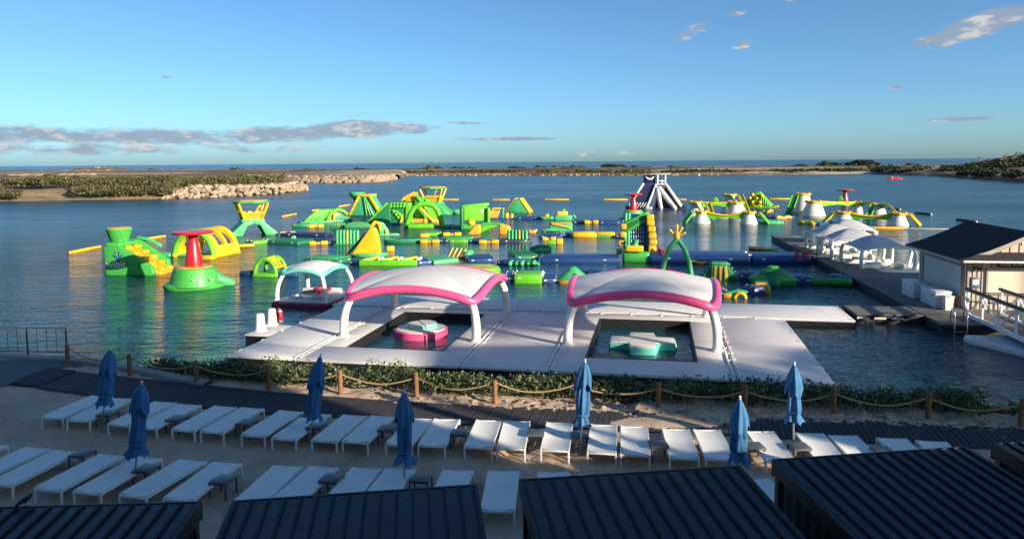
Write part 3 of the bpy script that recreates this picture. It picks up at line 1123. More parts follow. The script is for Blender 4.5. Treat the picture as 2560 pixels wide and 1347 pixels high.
def palm(x, y, h_, seed, label):
    rg = np.random.RandomState(seed)
    T = thing('palm_tree', label, 'palm', (x, y, .5), rg.uniform(0, 6), 'palms behind the viewpoint')
    ln = rg.uniform(-1, 1)
    MB().tube([(0, 0, 0), (ln * .2, 0, h_ * .4), (ln * .8, 0, h_ * .8), (ln, 0, h_)], [.26, .2, .16, .14], 8).build('trunk', 'bark', T)
    V = []
    for i in range(26):
        a = i * 2.399 + rg.uniform(-.2, .2)
        up = rg.uniform(-.35, .85)
        L_ = rg.uniform(2.4, 3.3)
        prev = None
        for s_ in np.linspace(.08, 1, 16):
            r_ = L_ * s_
            z_ = h_ + up * r_ * .8 - .34 * r_ * r_ * .55
            c = np.array([ln + math.cos(a) * r_, math.sin(a) * r_, z_])
            side = np.array([-math.sin(a), math.cos(a), -.35])
            side2 = np.array([math.sin(a), -math.cos(a), -.35])
            lw = .62 * math.sin(PI * min(1, s_ * .85 + .12)) + .08
            fw = np.array([math.cos(a), math.sin(a), -.3]) * .22
            for sd in (side, side2):
                V += [c, c + sd * lw * .5 + fw * .3 + np.array([0, 0, .02]), c + sd * lw + fw, c + sd * lw * .45 + fw * .9]
    o = bpy.data.objects.new('crown', mesh_from_quads('crown', np.array(V), 'leaf_palm')); COL.objects.link(o); o.parent = T
    return T


for i, (x, y, h_) in enumerate([(28.9, -4.5, 9.8), (31.6, -5, 16.8), (34.8, -4.2, 9.4), (36.6, -5, 9.2), (48.5, -5, 18.6), (50.5, -6, 10.0), (53.0, -6, 15.5), (57.5, -5, 15.0), (77.2, -5, 26.5)]):
    palm(x, y, h_, 20 + i, ['palm nearest the hotel wing behind the viewpoint', 'short palm in the gap behind the viewpoint', 'palm in the middle of the gap behind the viewpoint', 'palm beside the narrow added tower behind the viewpoint',
                             'palm right of the narrow tower behind the viewpoint', 'smaller palm right of the narrow tower behind the viewpoint', 'tall palm behind the viewpoint shading the platform', 'tall palm left of the low wing behind the viewpoint',
                             'tallest palm behind the viewpoint shading the kiosk'][i])

# ================================================================== BEACH FURNITURE
# ---- rope fence
mb = MB().lathe([(.070, -.35), (.074, .0), (.075, .4), (.073, .74), (.068, .775), (.045, .79), (.01, .793)], 14)
post_me = mb.mesh('fence_post', 'post_wood')
ordn = ['first', 'second', 'third', 'fourth', 'fifth', 'sixth', 'seventh', 'eighth', 'ninth', 'tenth', 'eleventh', 'twelfth', 'thirteenth']
for i, p in enumerate(PW):
    o = bpy.data.objects.new('fence_post', post_me); COL.objects.link(o)
    o.location = (p.x, p.y, sand_z(p.x, p.y) - .02 if p.x > -14 else SAND)
    o.rotation_euler = (rng.uniform(-.03, .03), rng.uniform(-.03, .03), rng.uniform(0, 6))
    o.scale = (1, 1, 1.0 + rng.uniform(-.04, .05))
    extra = ' beside the metal railing' if i == 0 else (' at the right edge' if i == 12 else '')
    tag(o, '%s round wooden rope post counted from the left%s' % (ordn[i], extra), 'post', 'wooden posts of the rope fence')
for i in range(12):
    a, b_ = PW[i] + Vector((0, 0, .66)), PW[i + 1] + Vector((0, 0, .66))
    sag = [.30, .26, .25, .24, .26, .30, .28, .26, .24, .26, .27, .26][i]
    pts_ = []
    for q in np.linspace(0, 1, 22):
        p = a.lerp(b_, q)
        p.z -= sag * 4 * q * (1 - q) * (1 + .06 * math.sin(q * 7 + i))
        pts_.append(p - a)
    o = MB().tube(pts_, .026, 7).build('rope', 'rope')
    o.location = a
    tag(o, 'thick tan rope sagging between the %s and %s posts from the left' % (ordn[i], ordn[i + 1]), 'rope', 'ropes of the fence')

# ---- metal railing at the left
r0, r1 = gp(168, 888, SAND), gp(70, 887, SAND)
T = thing('metal_railing', 'dark metal railing with thin balusters at the left edge', 'railing', r0)
d = (r1 - r0); d.z = 0
stepx = d.normalized()
L_ = d.length
for i in range(7):
    p = stepx * (L_ * i)
    MB().box((p.x, p.y, .54), (.055, .055, 1.10), .006).build('railing_post', 'rail_steel', T)
MB().beam((0, 0, 1.07), stepx * (L_ * 6) + Vector((0, 0, 1.07)), .05, .04).build('top_rail', 'rail_steel', T)
MB().beam((0, 0, .14), stepx * (L_ * 6) + Vector((0, 0, .14)), .035, .035).build('bottom_rail', 'rail_steel', T)
bmsh = MB().box((0, 0, .6), (.014, .014, .92)).mesh('baluster', 'rail_steel')
for i in range(24):
    if i % 4 == 0:
        continue
    p = stepx * (L_ * i / 4)
    c = bpy.data.objects.new('baluster', bmsh); COL.objects.link(c); c.parent = T; c.location = (p.x, p.y, 0)

# ---- sun loungers: frame, four legs, sling
LNG, LW, LH = 1.95, .72, .33


def make_lounger(label):
    T = thing('sun_lounger', label, 'sun lounger', (0, 0, 0), 0, 'white sling sun loungers on the sand')
    mb = MB()
    for s_ in (-1, 1):
        mb.box((s_ * (LW / 2 - .0225), LNG / 2, LH - .032), (.045, LNG, .05), .008)
    for y in (.0225, LNG - .0225):
        mb.box((0, y, LH - .040), (LW - .092, .044, .045), .006)
    mb.box((0, LNG * .52, LH - .07), (LW - .092, .04, .03), .006)
    mb.build('frame', 'white_metal', T)
    for s_ in (-1, 1):
        for y in (.0225, LNG - .0225):
            MB().box((s_ * (LW / 2 - .0225), y, (LH - .058) / 2 - .03), (.045, .045, LH - .0), .006).build('leg', 'white_metal', T)
    rows = []
    for j in range(9):
        q = j / 8
        y = .055 + (LNG - .10) * q
        row = []
        for i in range(7):
            u = -1 + 2 * i / 6
            sag = -.030 * (1 - u * u) * (1 - .25 * math.cos(q * 9))
            row.append((u * (LW / 2 - .012), y, LH + .004 + sag + (.008 if abs(u) > .95 else 0)))
        rows.append(row)
    MB().grid(rows, .006).build('sling', 'sling', T, 60)
    return T


def corners(c):
    P_ = [gp(x, y, SAND + LH) for x, y in c]
    n_, f_ = (P_[0] + P_[1]) / 2, (P_[2] + P_[3]) / 2
    d_ = f_ - n_
    yaw = math.atan2(d_.y, d_.x) - PI / 2
    m_ = (n_ + f_) / 2
    st = m_ - Vector((-math.sin(yaw), math.cos(yaw), 0)) * (LNG / 2)
    return Vector((st.x, st.y, SAND)), yaw


def far_end(fl_, fr_, yaw_deg):
    P_ = [gp(*fl_, SAND + LH), gp(*fr_, SAND + LH)]
    f_ = (P_[0] + P_[1]) / 2
    yaw = R_(yaw_deg - 90)
    st = f_ - Vector((-math.sin(yaw), math.cos(yaw), 0)) * LNG
    return Vector((st.x, st.y, SAND)), yaw


FRONT = [corners(c) for c in [
    [(94.6, 1041.7), (159.6, 1045), (236, 986), (282, 989)], [(160, 1047), (224, 1055), (289.5, 991), (334, 994.5)], [(264, 1056.5), (328, 1064), (393.5, 1001), (445, 1006)],
    [(330, 1065), (396.5, 1069.5), (447, 1008), (503, 1011)], [(425, 1070), (490, 1077), (540, 1013), (593, 1016)], [(497, 1075), (562, 1081), (602, 1016), (661, 1020.5)],
    [(600, 1081), (667, 1091), (704, 1024), (756, 1029)], [(677.5, 1088.5), (747, 1098), (773, 1033), (826, 1035)], [(779.5, 1093), (850, 1100), (858, 1039), (915, 1040)],
    [(855, 1097), (926, 1103), (923, 1040), (982, 1042)], [(964, 1103), (1033.6, 1111), (1026, 1045), (1081, 1047)], [(1044, 1107), (1117, 1112), (1090, 1047), (1147.5, 1049)],
    [(1159, 1112), (1233, 1116), (1193, 1049), (1252, 1051)], [(1240, 1116), (1316, 1117.5), (1266, 1052), (1325, 1053)], [(1349, 1117.5), (1426, 1120), (1364.5, 1057), (1426, 1058)],
    [(1466, 1123), (1543, 1129), (1481, 1062), (1541, 1063)], [(1549, 1128), (1628, 1134), (1557, 1066), (1620, 1068)], [(1669, 1136.6), (1750, 1141), (1660, 1073), (1723, 1075)],
    [(1761, 1142), (1840, 1143), (1737.5, 1074), (1804, 1075)], [(1912.7, 1148.7), (1987, 1146), (1871, 1077.6), (1933.5, 1078.7)]]]
FRONT += [far_end((1989, 1080), (2055, 1080.4), 84), far_end((2071.5, 1085), (2138, 1087), 86), far_end((2197, 1092), (2264.6, 1094), 82), far_end((2291, 1098), (2356.5, 1102), 80)]
BACK = [far_end((-38, 1106), (22, 1111.5), 78), far_end((61, 1116), (130, 1118.5), 78)] + [corners(c) for c in [
    [(-46, 1207), (36, 1214), (139, 1123), (198.6, 1126)], [(73, 1220), (155, 1228), (255, 1131), (315.5, 1135.6)], [(173, 1226.5), (256, 1235), (338, 1138), (406, 1142)],
    [(287, 1234.7), (371, 1244), (449, 1145.6), (515, 1150)], [(398, 1244), (486, 1253), (540, 1151), (606, 1154)], [(575, 1254), (662, 1262), (690, 1161), (761, 1163.7)]]]
BACK += [far_end((775, 1162), (846, 1166.6), 79), far_end((884.7, 1166.6), (955, 1168), 81), far_end((962, 1170), (1034, 1170), 82), far_end((1108, 1172), (1181, 1173.5), 84),
         corners([(1195.6, 1274), (1291.6, 1277), (1224, 1174), (1298.6, 1174)]), far_end((1345, 1177), (1418.6, 1177), 88), far_end((1447, 1183), (1520, 1184), 88), far_end((1855.5, 1195), (1914, 1195.5), 97)]
nums = ordn + ['fourteenth', 'fifteenth', 'sixteenth', 'seventeenth', 'eighteenth', 'nineteenth', 'twentieth', 'twenty-first', 'twenty-second', 'twenty-third', 'twenty-fourth']
proto = None
for row, nm, note in ((FRONT, 'row by the walkway', {0: 'leftmost white sling lounger in the row by the walkway', 23: 'rightmost white sling lounger in the row by the walkway, partly behind the roof'}),
                      (BACK, 'row nearer the cabanas', {0: 'white sling lounger cut off at the left edge, nearer row', 15: 'white sling lounger between the two right cabana roofs', 12: 'white sling lounger seen in the gap between the middle cabana roofs'})):
    for i, (p, yaw) in enumerate(row):
        lb = note.get(i, '%s white sling lounger from the left in the %s' % (nums[i], nm))
        if proto is None:
            proto = make_lounger(lb)
            proto.location = p; proto.rotation_euler = (0, 0, yaw)
        else:
            dup(proto, p, yaw + rng.uniform(-.022, .022), lb)

# ---- side tables
TH = .40


def make_table(label):
    T = thing('side_table', label, 'side table', (0, 0, 0), 0, 'small grey side tables between the loungers')
    MB().box((0, 0, TH - .012), (.44, .44, .024), .006).build('table_top', 'table_grey', T)
    for a in (-1, 1):
        for b_ in (-1, 1):
            MB().box((a * .198, b_ * .198, (TH - .025) / 2 - .02), (.036, .036, TH - .0), .004).build('leg', 'table_grey', T)
    MB().box((0, 0, TH - .045), (.40, .40, .035), .004).build('apron', 'table_grey', T)
    return T


TB = [(269, 1030.6, -10, 'table beside the leftmost umbrella'), (441.7, 1043, -12, 'table right of the fourth lounger of the walkway row'), (616, 1053, -12, 'table right of the sixth lounger of the walkway row'), (791, 1062.5, -10, 'table at the pole of the third umbrella from the left'),
      (968.5, 1068, -8, 'table left of the fourth umbrella, walkway row'), (1149, 1079, -6, 'table right of the twelfth lounger of the walkway row'), (1339.5, 1078, -4, 'table left of the fifteenth lounger of the walkway row'), (1449, 1084.6, 0, 'table at the pole of the half sunlit umbrella'),
      (1646, 1107, 2, 'table in a sun patch right of the seventeenth lounger'), (1885, 1112, 4, 'table behind the second umbrella from the right'), (1999, 1113, 4, 'sunlit table at the pole of the rightmost umbrella'), (2207, 1123, 0, 'rightmost table, half hidden by the roof'),
      (206, 1131, -12, 'leftmost table of the nearer row'), (365.6, 1168, -12, 'table at the pole of the second umbrella from the left'), (557, 1196, -14, 'table standing alone right of the sixth lounger in the nearer row'), (829, 1192.6, -12, 'table right of the ninth lounger in the nearer row'), (1052, 1192.6, -8, 'table right of the fourth umbrella in the nearer row')]
ptab = None
for (x, y, a, lb) in TB:
    p = gp(x, y, SAND + TH); p.z = SAND
    lb = 'small square grey side ' + lb
    if ptab is None:
        ptab = make_table(lb); ptab.location = p; ptab.rotation_euler = (0, 0, R_(a))
    else:
        dup(ptab, p, R_(a), lb)

# ---- closed umbrellas
UM = [((254, 1073), (278, 867), 'leftmost closed blue umbrella by the walkway'), ((336, 1207), (354.5, 951), 'second closed blue umbrella from the left, standing nearer the cabanas'),
      ((773, 1109.5), (802, 883.5), 'third closed blue umbrella from the left, slanting over the hedge'), ((1011, 1226), (1010, 974), 'fourth closed blue umbrella from the left, large and dark'),
      ((1451, 1135), (1463, 899), 'closed blue umbrella with its upper half in sunlight'), ((1844, 1240), (1850, 991), 'closed blue umbrella rising behind a cabana roof'), ((1983, 1126), (1986, 906), 'rightmost closed blue umbrella, its pole shining in the sun')]
for i, (bp, tp, lb) in enumerate(UM):
    p = gp(*bp, SAND)
    # lean so that the head sits where it does in the photo
    dd = ray(*tp)
    q = Vector((0, 0, CAMZ)) + dd * (p.y / dd.y)
    leanx = (q.x - p.x) / 2.4
    T = thing('umbrella', lb, 'umbrella', p, 0, 'closed blue umbrellas')
    H_ = q.z - SAND
    T.rotation_euler = (0, math.atan(leanx), 0)
    rg = np.random.RandomState(40 + i)
    MB().tube([(0, 0, -.2), (0, 0, H_ - .03)], .021, 10).build('pole', 'pole_grey', T)
    top = H_ - .09
    bot = .70 + rg.uniform(-.06, .1)
    mid = top - .62 - rg.uniform(0, .1)
    n_ = 48
    # lower canopy, hanging in folds, gathered by its tie and frayed out at the hem
    prof = []
    for s_ in np.linspace(0, 1, 15):
        z_ = bot + (top - .14 - bot) * s_
        r_ = .165 - .03 * s_ + .065 * math.exp(-((s_ - .0) / .07) ** 2) - .035 * math.exp(-((s_ - .13) / .06) ** 2) + .01 * math.sin(s_ * 9 + i)
        if s_ > .72:
            r_ *= 1 - .75 * ((s_ - .72) / .28) ** 1.3
        prof.append((r_, z_))
    mb = MB()
    vs_, fs_ = [], []
    off = rg.uniform(0, 6)
    tw = rg.uniform(-2.2, 2.2)
    for a_i, (r_, z_) in enumerate(prof):
        for j in range(n_):
            a = 2 * PI * j / n_
            fold = .17 * math.cos(6 * a + off + z_ * tw) + .13 * math.sin(4 * a - z_ * 1.7 * tw + off * 2) + .06 * math.sin(11 * a + z_ * 3 + off) + .10 * math.cos(a + off)
            hem = (.05 * math.sin(3 * a + off) + .035 * math.sin(7 * a)) if a_i == 0 else 0
            rr = r_ * (1 + fold * (.9 if a_i < 13 else .4))
            vs_.append((rr * math.cos(a), rr * math.sin(a), z_ + hem))
    for a_i in range(len(prof) - 1):
        for j in range(n_):
            fs_.append([a_i * n_ + j, a_i * n_ + (j + 1) % n_, (a_i + 1) * n_ + (j + 1) % n_, (a_i + 1) * n_ + j])
    mb.add(vs_, fs_)
    mb.build('canopy', 'umbrella_blue', T, 80)
    zt = bot + .26
    MB().lathe([(.175, zt - .02), (.185, zt), (.175, zt + .02)], 24).build('tie_strap', 'umbrella_blue', T, 80)
    # upper vent tier: a small cape with pointed lower edge
    vs_, fs_ = [], []
    prof = [(.215, mid), (.21, mid + .16), (.185, mid + .34), (.125, mid + .52), (.05, top), (.03, top + .03)]
    for a_i, (r_, z_) in enumerate(prof):
        for j in range(n_):
            a = 2 * PI * j / n_
            fold = .12 * math.cos(6 * a + off * 1.3 + z_ * tw) + .12 * math.sin(3 * a + off) + .06 * math.cos(9 * a + off * 2)
            hem = .07 * math.cos(5 * a + off * 1.3) + .08 * math.sin(2 * a + off) + .03 * math.sin(9 * a) if a_i == 0 else 0
            rr = r_ * (1 + fold * (1 - .12 * a_i)) * .93
            vs_.append((rr * math.cos(a), rr * math.sin(a), z_ + hem))
    for a_i in range(len(prof) - 1):
        for j in range(n_):
            fs_.append([a_i * n_ + j, a_i * n_ + (j + 1) % n_, (a_i + 1) * n_ + (j + 1) % n_, (a_i + 1) * n_ + j])
    fs_.append([(len(prof) - 1) * n_ + j for j in range(n_)])
    MB().add(vs_, fs_).build('vent_cape', 'umbrella_blue', T, 80)
    MB().lathe([(.012, top), (.03, top + .035), (.018, top + .06), (.032, top + .085), (.02, top + .11), (.004, top + .12)], 10).build('finial', 'trim_white', T)

# ---- cabanas with standing-seam roofs
CABZ = 3.3


def cabana(label, a, b_, nseam, gw=None, dep=3.6, yaw_fix=None, width=None, right_px=None):
    A_ = gp(*a, CABZ); B_ = gp(*b_, CABZ)
    d_ = B_ - A_
    yaw = math.atan2(d_.y, d_.x) if yaw_fix is None else R_(yaw_fix)
    w = width or d_.length
    if right_px:      # anchored at its right corner
        A_ = B_ - Vector((math.cos(yaw), math.sin(yaw), 0)) * w
    T = thing('cabana', label, 'cabana', (A_.x, A_.y, SAND), yaw, 'dark cabanas with ribbed metal roofs')
    h_ = CABZ - SAND
    slope = math.tan(R_(4.5))
    pw = w / nseam
    pan = MB().box((0, 0, 0), (pw - .004, dep, .03)).mesh('roof_panel', 'roof_metal')
    sm = MB().box((0, 0, 0), (.042, dep, .042), .004, 1).mesh('roof_seam', 'roof_seam')
    rx = math.atan(slope)
    for i in range(nseam):
        c = bpy.data.objects.new('roof_panel', pan); COL.objects.link(c); c.parent = T
        c.location = ((i + .5) * pw, -dep / 2, h_ - .04 - slope * dep / 2); c.rotation_euler = (rx, 0, 0)
    for i in range(nseam + 1):
        c = bpy.data.objects.new('roof_seam', sm); COL.objects.link(c); c.parent = T
        c.location = (min(max(i * pw, .018), w - .018), -dep / 2, h_ - .014 - slope * dep / 2); c.rotation_euler = (rx, 0, 0)
    mb = MB().box((w / 2, .03, h_ - .15), (w + .06, .05, .27), .006)
    mb.build('front_fascia', 'cabana_frame', T)
    for x in (-.02, w + .02):
        mb = MB()
        mb.beam((x, .0, h_ - .11), (x, -dep, h_ - .11 - slope * dep), .05, .24)
        mb.build('side_fascia', 'cabana_frame', T)
    for x in (.07, w - .07):
        for y in (-.06, -dep + .1):
            MB().box((x, y, (h_ - .25) / 2), (.13, .13, h_ - .2), .008).build('post', 'cabana_frame', T)
    for x in (.05, w - .05):
        rows = []
        for zq in (0.02, .5, 1.0):
            rows.append([(x + .022 * math.sin(j * 1.9), -.12 - (dep - .3) * j / 40, zq * (h_ - .1 - slope * (.12 + (dep - .3) * j / 40))) for j in range(41)])
        MB().grid(rows).build('curtain', 'cabana_curtain', T, 80)
    MB().box((w / 2, -dep + .1, h_ / 2 - .1), (w - .3, .05, h_ - .6)).build('back_wall', 'cabana_frame', T)
    return T


cabana('dark cabana roof at the lower left edge with a bird on it', (0, 1263), (497, 1253), 15, yaw_fix=2.2, width=3.45, right_px=True)
cabana('dark ribbed cabana roof left of the middle gap', (590, 1250), (1185, 1210), 15)
cabana('dark ribbed cabana roof right of the middle gap', (1305, 1197), (1843, 1163), 15)
cabana('dark ribbed cabana roof at the lower right', (1937, 1147), (2385, 1117), 15, width=3.35)
cabana('dark cabana cut off by the right edge', (2487, 1107), (2560, 1103), 15, yaw_fix=7.5, width=3.4)


# ---- birds
def bird(label, p, s_, rz):
    T = thing('bird', label, 'bird', p, rz)
    mb = MB(s_)
    mb.tube([(-1.1, 0, .25), (-.6, 0, .55), (0, 0, .75), (.45, 0, .98), (.62, 0, 1.2)], [.10, .26, .34, .24, .17], 8)
    mb.tube([(.62, 0, 1.22), (.9, 0, 1.18)], [.09, .02], 6)
    mb.build('body', 'feather', T)
    mb = MB(s_)
    for y in (-.1, .1):
        mb.tube([(0, y, .45), (.02, y, -.02)], .035, 5)
    mb.build('leg', 'feather', T)


bp = gp(70, 1256, CABZ)
bird('small dark bird perched on the left cabana roof', (bp.x, bp.y - .05, CABZ - .02), .12, .8)
p = gp(302, 821); bird('small dark bird afloat in front of the green slide reflection', (p.x, p.y, -.03), .11, .3)
# ================================================================== WHITE FLOATING PLATFORM
PZ = .35
PO = gp(567, 888, PZ)
PA = R_(-11.2)
U_ = Vector((math.cos(PA), math.sin(PA), 0))
V_ = Vector((-math.sin(PA), math.cos(PA), 0))


def plat(u, v, z=0.):
    p = PO + U_ * u + V_ * v
    return Vector((p.x, p.y, z))


def deck_module(label, u0, u1, v0, v1, hole=None):
    T = thing('floating_deck', label, 'floating deck', plat(u0, v0), PA, 'white inflatable decks of the platform')
    W_, D_ = u1 - u0, v1 - v0
    g_ = .012

    def slab(mb, x0, x1, y0, y1, z0, z1, bev):
        mb.box(((x0 + x1) / 2, (y0 + y1) / 2, (z0 + z1) / 2), (x1 - x0, y1 - y0, z1 - z0), bev)
    if hole is None:
        mb = MB(); slab(mb, g_, W_ - g_, g_, D_ - g_, .24, PZ, .03); mb.build('deck_pad', 'deck_white', T)
        mb = MB(); slab(mb, g_ + .02, W_ - g_ - .02, g_ + .02, D_ - g_ - .02, -.2, .24, .0); mb.build('float_side', 'black_foam', T)
    else:
        a, b_, c, d = hole
        for (x0, x1, y0, y1) in ((g_, W_ - g_, g_, c), (g_, W_ - g_, d, D_ - g_), (g_, a, c, d), (b_, W_ - g_, c, d)):
            mb = MB(); slab(mb, x0, x1, y0, y1, .24, PZ, .006); mb.build('deck_pad', 'deck_white', T)
        for (x0, x1, y0, y1) in ((g_ + .02, W_ - g_ - .02, g_ + .02, c - .003), (g_ + .02, W_ - g_ - .02, d + .003, D_ - g_ - .02), (g_ + .02, a - .003, c, d), (b_ + .003, W_ - g_ - .02, c, d)):
            mb = MB(); slab(mb, x0, x1, y0, y1, -.2, .24, 0); mb.build('float_side', 'black_foam', T)
        # dark coaming of the pool opening
        mb = MB()
        for (x0, x1, y0, y1) in ((a - .01, b_ + .01, c - .005, c + .05), (a - .01, b_ + .01, d - .05, d + .005), (a - .005, a + .05, c, d), (b_ - .05, b_ + .005, c, d)):
            slab(mb, x0, x1, y0, y1, -.25, PZ + .015, .0)
        mb.build('pool_coaming', 'black_foam', T)
    # seam tape across the pad and grab handles at the edges
    mb = MB()
    for q in (.33, .66):
        if hole is None:
            mb.box((W_ / 2, D_ * q, PZ + .002), (W_ - .25, .03, .006))
    if mb.v:
        mb.build('seam_tape', 'pvc_grey', T)
    mb = MB()
    for q in np.linspace(.08, .92, 6):
        for x in (.09, W_ - .09):
            mb.tube([(x, D_ * q - .12, PZ), (x, D_ * q - .06, PZ + .035), (x, D_ * q + .06, PZ + .035), (x, D_ * q + .12, PZ)], .014, 5)
    tag(mb.build('grab_handle', 'pvc_white', T), kind='stuff')
    return T


deck_module('leftmost white deck of the platform, narrow and plain', 0, 3.05, 0, 10.6)
deck_module('white deck with the pool holding the round pink float', 3.05, 9.75, 0, 10.6, (1.25, 5.50, 2.1, 9.5))
deck_module('plain white deck between the two pool decks', 9.75, 13.2, 0, 10.6)
deck_module('white deck with the pool holding the cross float', 13.2, 20.0, 0, 10.6, (1.22, 5.55, 2.08, 9.42))
deck_module('rightmost plain white deck of the platform', 20.0, 23.3, 0, 10.6)
deck_module('white deck strip behind the left pool deck', -.4, 9.75, 10.75, 14.1)
deck_module('white deck strip behind the middle of the platform', 9.75, 19.9, 10.75, 14.25)
deck_module('white deck strip reaching right towards the dock finger', 19.9, 26.6, 10.9, 14.5)
# straps lacing the decks together
for u, v1, lb in ((3.05, 10.6, 'white lacing strap at the seam left of the round float pool'), (9.75, 10.6, 'white lacing strap at the seam right of the round float pool'), (13.2, 10.6, 'white lacing strap at the seam left of the cross float pool'), (20.0, 10.6, 'white lacing strap at the seam right of the cross float pool')):
    T = thing('lacing_strap', lb, 'strap', plat(u, 0, PZ), PA, 'lacing straps between the decks')
    for s_ in (-.11, .11):
        MB().tube([(s_ + .02 * math.sin(y * 2), y, .025) for y in np.linspace(.1, v1 - .15, 30)], .022, 6).build('cord', 'pvc_white', T)
    mb = MB()
    for y in np.arange(.5, v1 - .3, .95):
        mb.tube([(-.2, y, .015), (.1, y + .18, .03), (.22, y + .30, .015)], .011, 5)
        mb.box((0, y + .1, .012), (.30, .05, .02), .006, 1)
    tag(mb.build('cross_lacing', 'pvc_white', T), kind='stuff')
T = thing('lacing_strap', 'long white lacing strap along the back seam of the platform', 'strap', plat(0, 10.68, PZ), PA, 'lacing straps between the decks')
MB().tube([(x, .03 * math.sin(x * 3), .03) for x in np.linspace(.2, 23, 60)], .03, 6).build('cord', 'pvc_white', T)
mb = MB()
for x in np.arange(.9, 23, 1.5):
    mb.box((x, 0, .03), (.12, .42, .05), .015, 1)
tag(mb.build('cross_lacing', 'pvc_white', T), kind='stuff')

# ---- pavilions: four bowed legs, inflated ring, stretched canopy
def pavilion(T, hw, hd, zc, zm, za, rr, legr, bx, by, ring_m, can_m, leg_m, z0=PZ, peak=.82):
    ring = []
    n_ = 14
    cs = [(-1, -1), (1, -1), (1, 1), (-1, 1)]
    for i in range(4):
        a, b_ = cs[i], cs[(i + 1) % 4]
        for j in range(n_):
            q = j / n_
            x, y = a[0] + (b_[0] - a[0]) * q, a[1] + (b_[1] - a[1]) * q
            bow = 1 + .05 * math.sin(PI * q)
            # soften the corners
            f = 1 - .055 * (max(0, 1 - min(q, 1 - q) * 7)) ** 2
            z_ = zc + (zm - zc) * math.sin(PI * q) ** .9
            ring.append(Vector((x * hw * f * (bow if abs(y) < .999 or True else 1), y * hd * f, z_)))
    if rr > 0:
        MB().tube(ring, rr, 12, closed=True).build('ring_beam', ring_m, T, 80)
    apex = Vector((0, 0, za))
    rows = []
    for s_ in np.linspace(0, 1, 9):
        row = []
        for p in ring + ring[:1]:
            r_ = s_
            e = math.sin(r_ * PI / 2) ** peak if peak < 1.5 else r_ ** .92
            inn = Vector((p.x * (1 - .02), p.y * (1 - .02), p.z + rr * .55))
            q = inn.lerp(apex, r_)
            q.z = inn.z + (za - inn.z) * e
            row.append(q)
        rows.append(row)
    MB().grid(rows).build('canopy', can_m, T, 50)
    for sx_ in (-1, 1):
        for sy_ in (-1, 1):
            top = Vector((sx_ * hw * .93, sy_ * hd * .93, zc - rr * .3))
            bot = Vector((sx_ * bx, sy_ * by, z0))
            md = (top + bot) / 2 + Vector((sx_ * .20, sy_ * .12, .15))
            pts_ = []
            for q in np.linspace(0, 1, 9):
                pts_.append(bot * (1 - q) ** 2 + md * 2 * q * (1 - q) + top * q * q)
            MB().tube(pts_, [legr * (1.08 - .2 * q) for q in np.linspace(0, 1, 9)], 10).build('leg', leg_m, T, 80)
            MB().lathe([(legr * 1.5, z0 + .003), (legr * 1.45, z0 + .04), (legr * 1.15, z0 + .09)], 12, (bot.x, bot.y, 0)).build('foot', leg_m, T)


T = thing('shade_pavilion', 'large pink-ringed white canopy over the pool with the round float', 'pavilion', plat(6.42, 7.2), PA, 'pink-ringed canopies on the platform')
pavilion(T, 3.05, 3.25, 2.02, 2.55, 3.02, .19, .19, 3.05, 3.28, 'pink', 'canopy', 'pvc_white')
T = thing('shade_pavilion', 'large pink-ringed white canopy over the pool with the cross float', 'pavilion', plat(16.55, 7.4), PA, 'pink-ringed canopies on the platform')
pavilion(T, 3.05, 3.25, 2.02, 2.55, 3.02, .19, .19, 3.05, 3.45, 'pink', 'canopy', 'pvc_white')

# ---- floats in the pools
p = gp(1053, 836, 0)
T = thing('round_lounge_float', 'round white float with pink sides and teal half cushion', 'pool float', p, PA)


def arc_slab(mb, r, a0, a1, z0, z1, bev, n_=26, cy=0., cx=0.):
    pts_ = [(cx + r * math.cos(a0 + (a1 - a0) * i / n_), cy + r * math.sin(a0 + (a1 - a0) * i / n_)) for i in range(n_ + 1)]
    bm = bmesh.new()
    A_ = [bm.verts.new((x, y, z0)) for x, y in pts_]; B_ = [bm.verts.new((x, y, z1)) for x, y in pts_]
    bm.faces.new(A_[::-1]); bm.faces.new(B_)
    m_ = len(pts_)
    for i in range(m_):
        bm.faces.new((A_[i], A_[(i + 1) % m_], B_[(i + 1) % m_], B_[i]))
    if bev:
        bmesh.ops.bevel(bm, geom=[e for e in bm.edges if abs(e.verts[0].co.z - e.verts[1].co.z) < 1e-5], offset=bev, segments=3, profile=.5, affect='EDGES')
    bm.verts.index_update()
    mb.add([v.co.copy() for v in bm.verts], [[v.index for v in f.verts] for f in bm.faces]); bm.free()
    return mb


cut = R_(-62)
for (a0, a1) in ((cut, cut + R_(242)), (cut + R_(246), cut + R_(356))):
    arc_slab(MB(), 1.26, a0, a1, -.10, .30, .10).build('pink_side', 'pink', T, 50)
    arc_slab(MB(), 1.15, a0 + .02, a1 - .02, .29, .335, .02).build('white_pad', 'pvc_white', T, 50)
arc_slab(MB(), .70, R_(-58), R_(122),   .33, .50, .06, cx=-.02, cy=.25).build('teal_cushion', 'teal', T, 50)
arc_slab(MB(), .62, R_(-58), R_(122), .50, .515, .0, cx=-.02, cy=.25).build('cushion_pad', 'pvc_white', T, 50)
arc_slab(MB(), .70, R_(122), R_(302), .33, .48, .06, cx=-.05, cy=.22).build('teal_cushion', 'teal', T, 50)
arc_slab(MB(), .62, R_(122), R_(302), .48, .495, .0, cx=-.05, cy=.22).build('cushion_pad', 'pvc_white', T, 50)
p = gp(1606, 866, 0)
T = thing('cross_float', 'white cross-shaped float with teal sides in the right pool', 'pool float', p, PA + R_(2))
a_, w_ = 1.45, .56
pl_ = [(-w_, -a_), (w_, -a_), (w_, -w_), (a_, -w_), (a_, w_), (w_, w_), (w_, a_), (-w_, a_), (-w_, w_), (-a_, w_), (-a_, -w_), (-w_, -w_)]


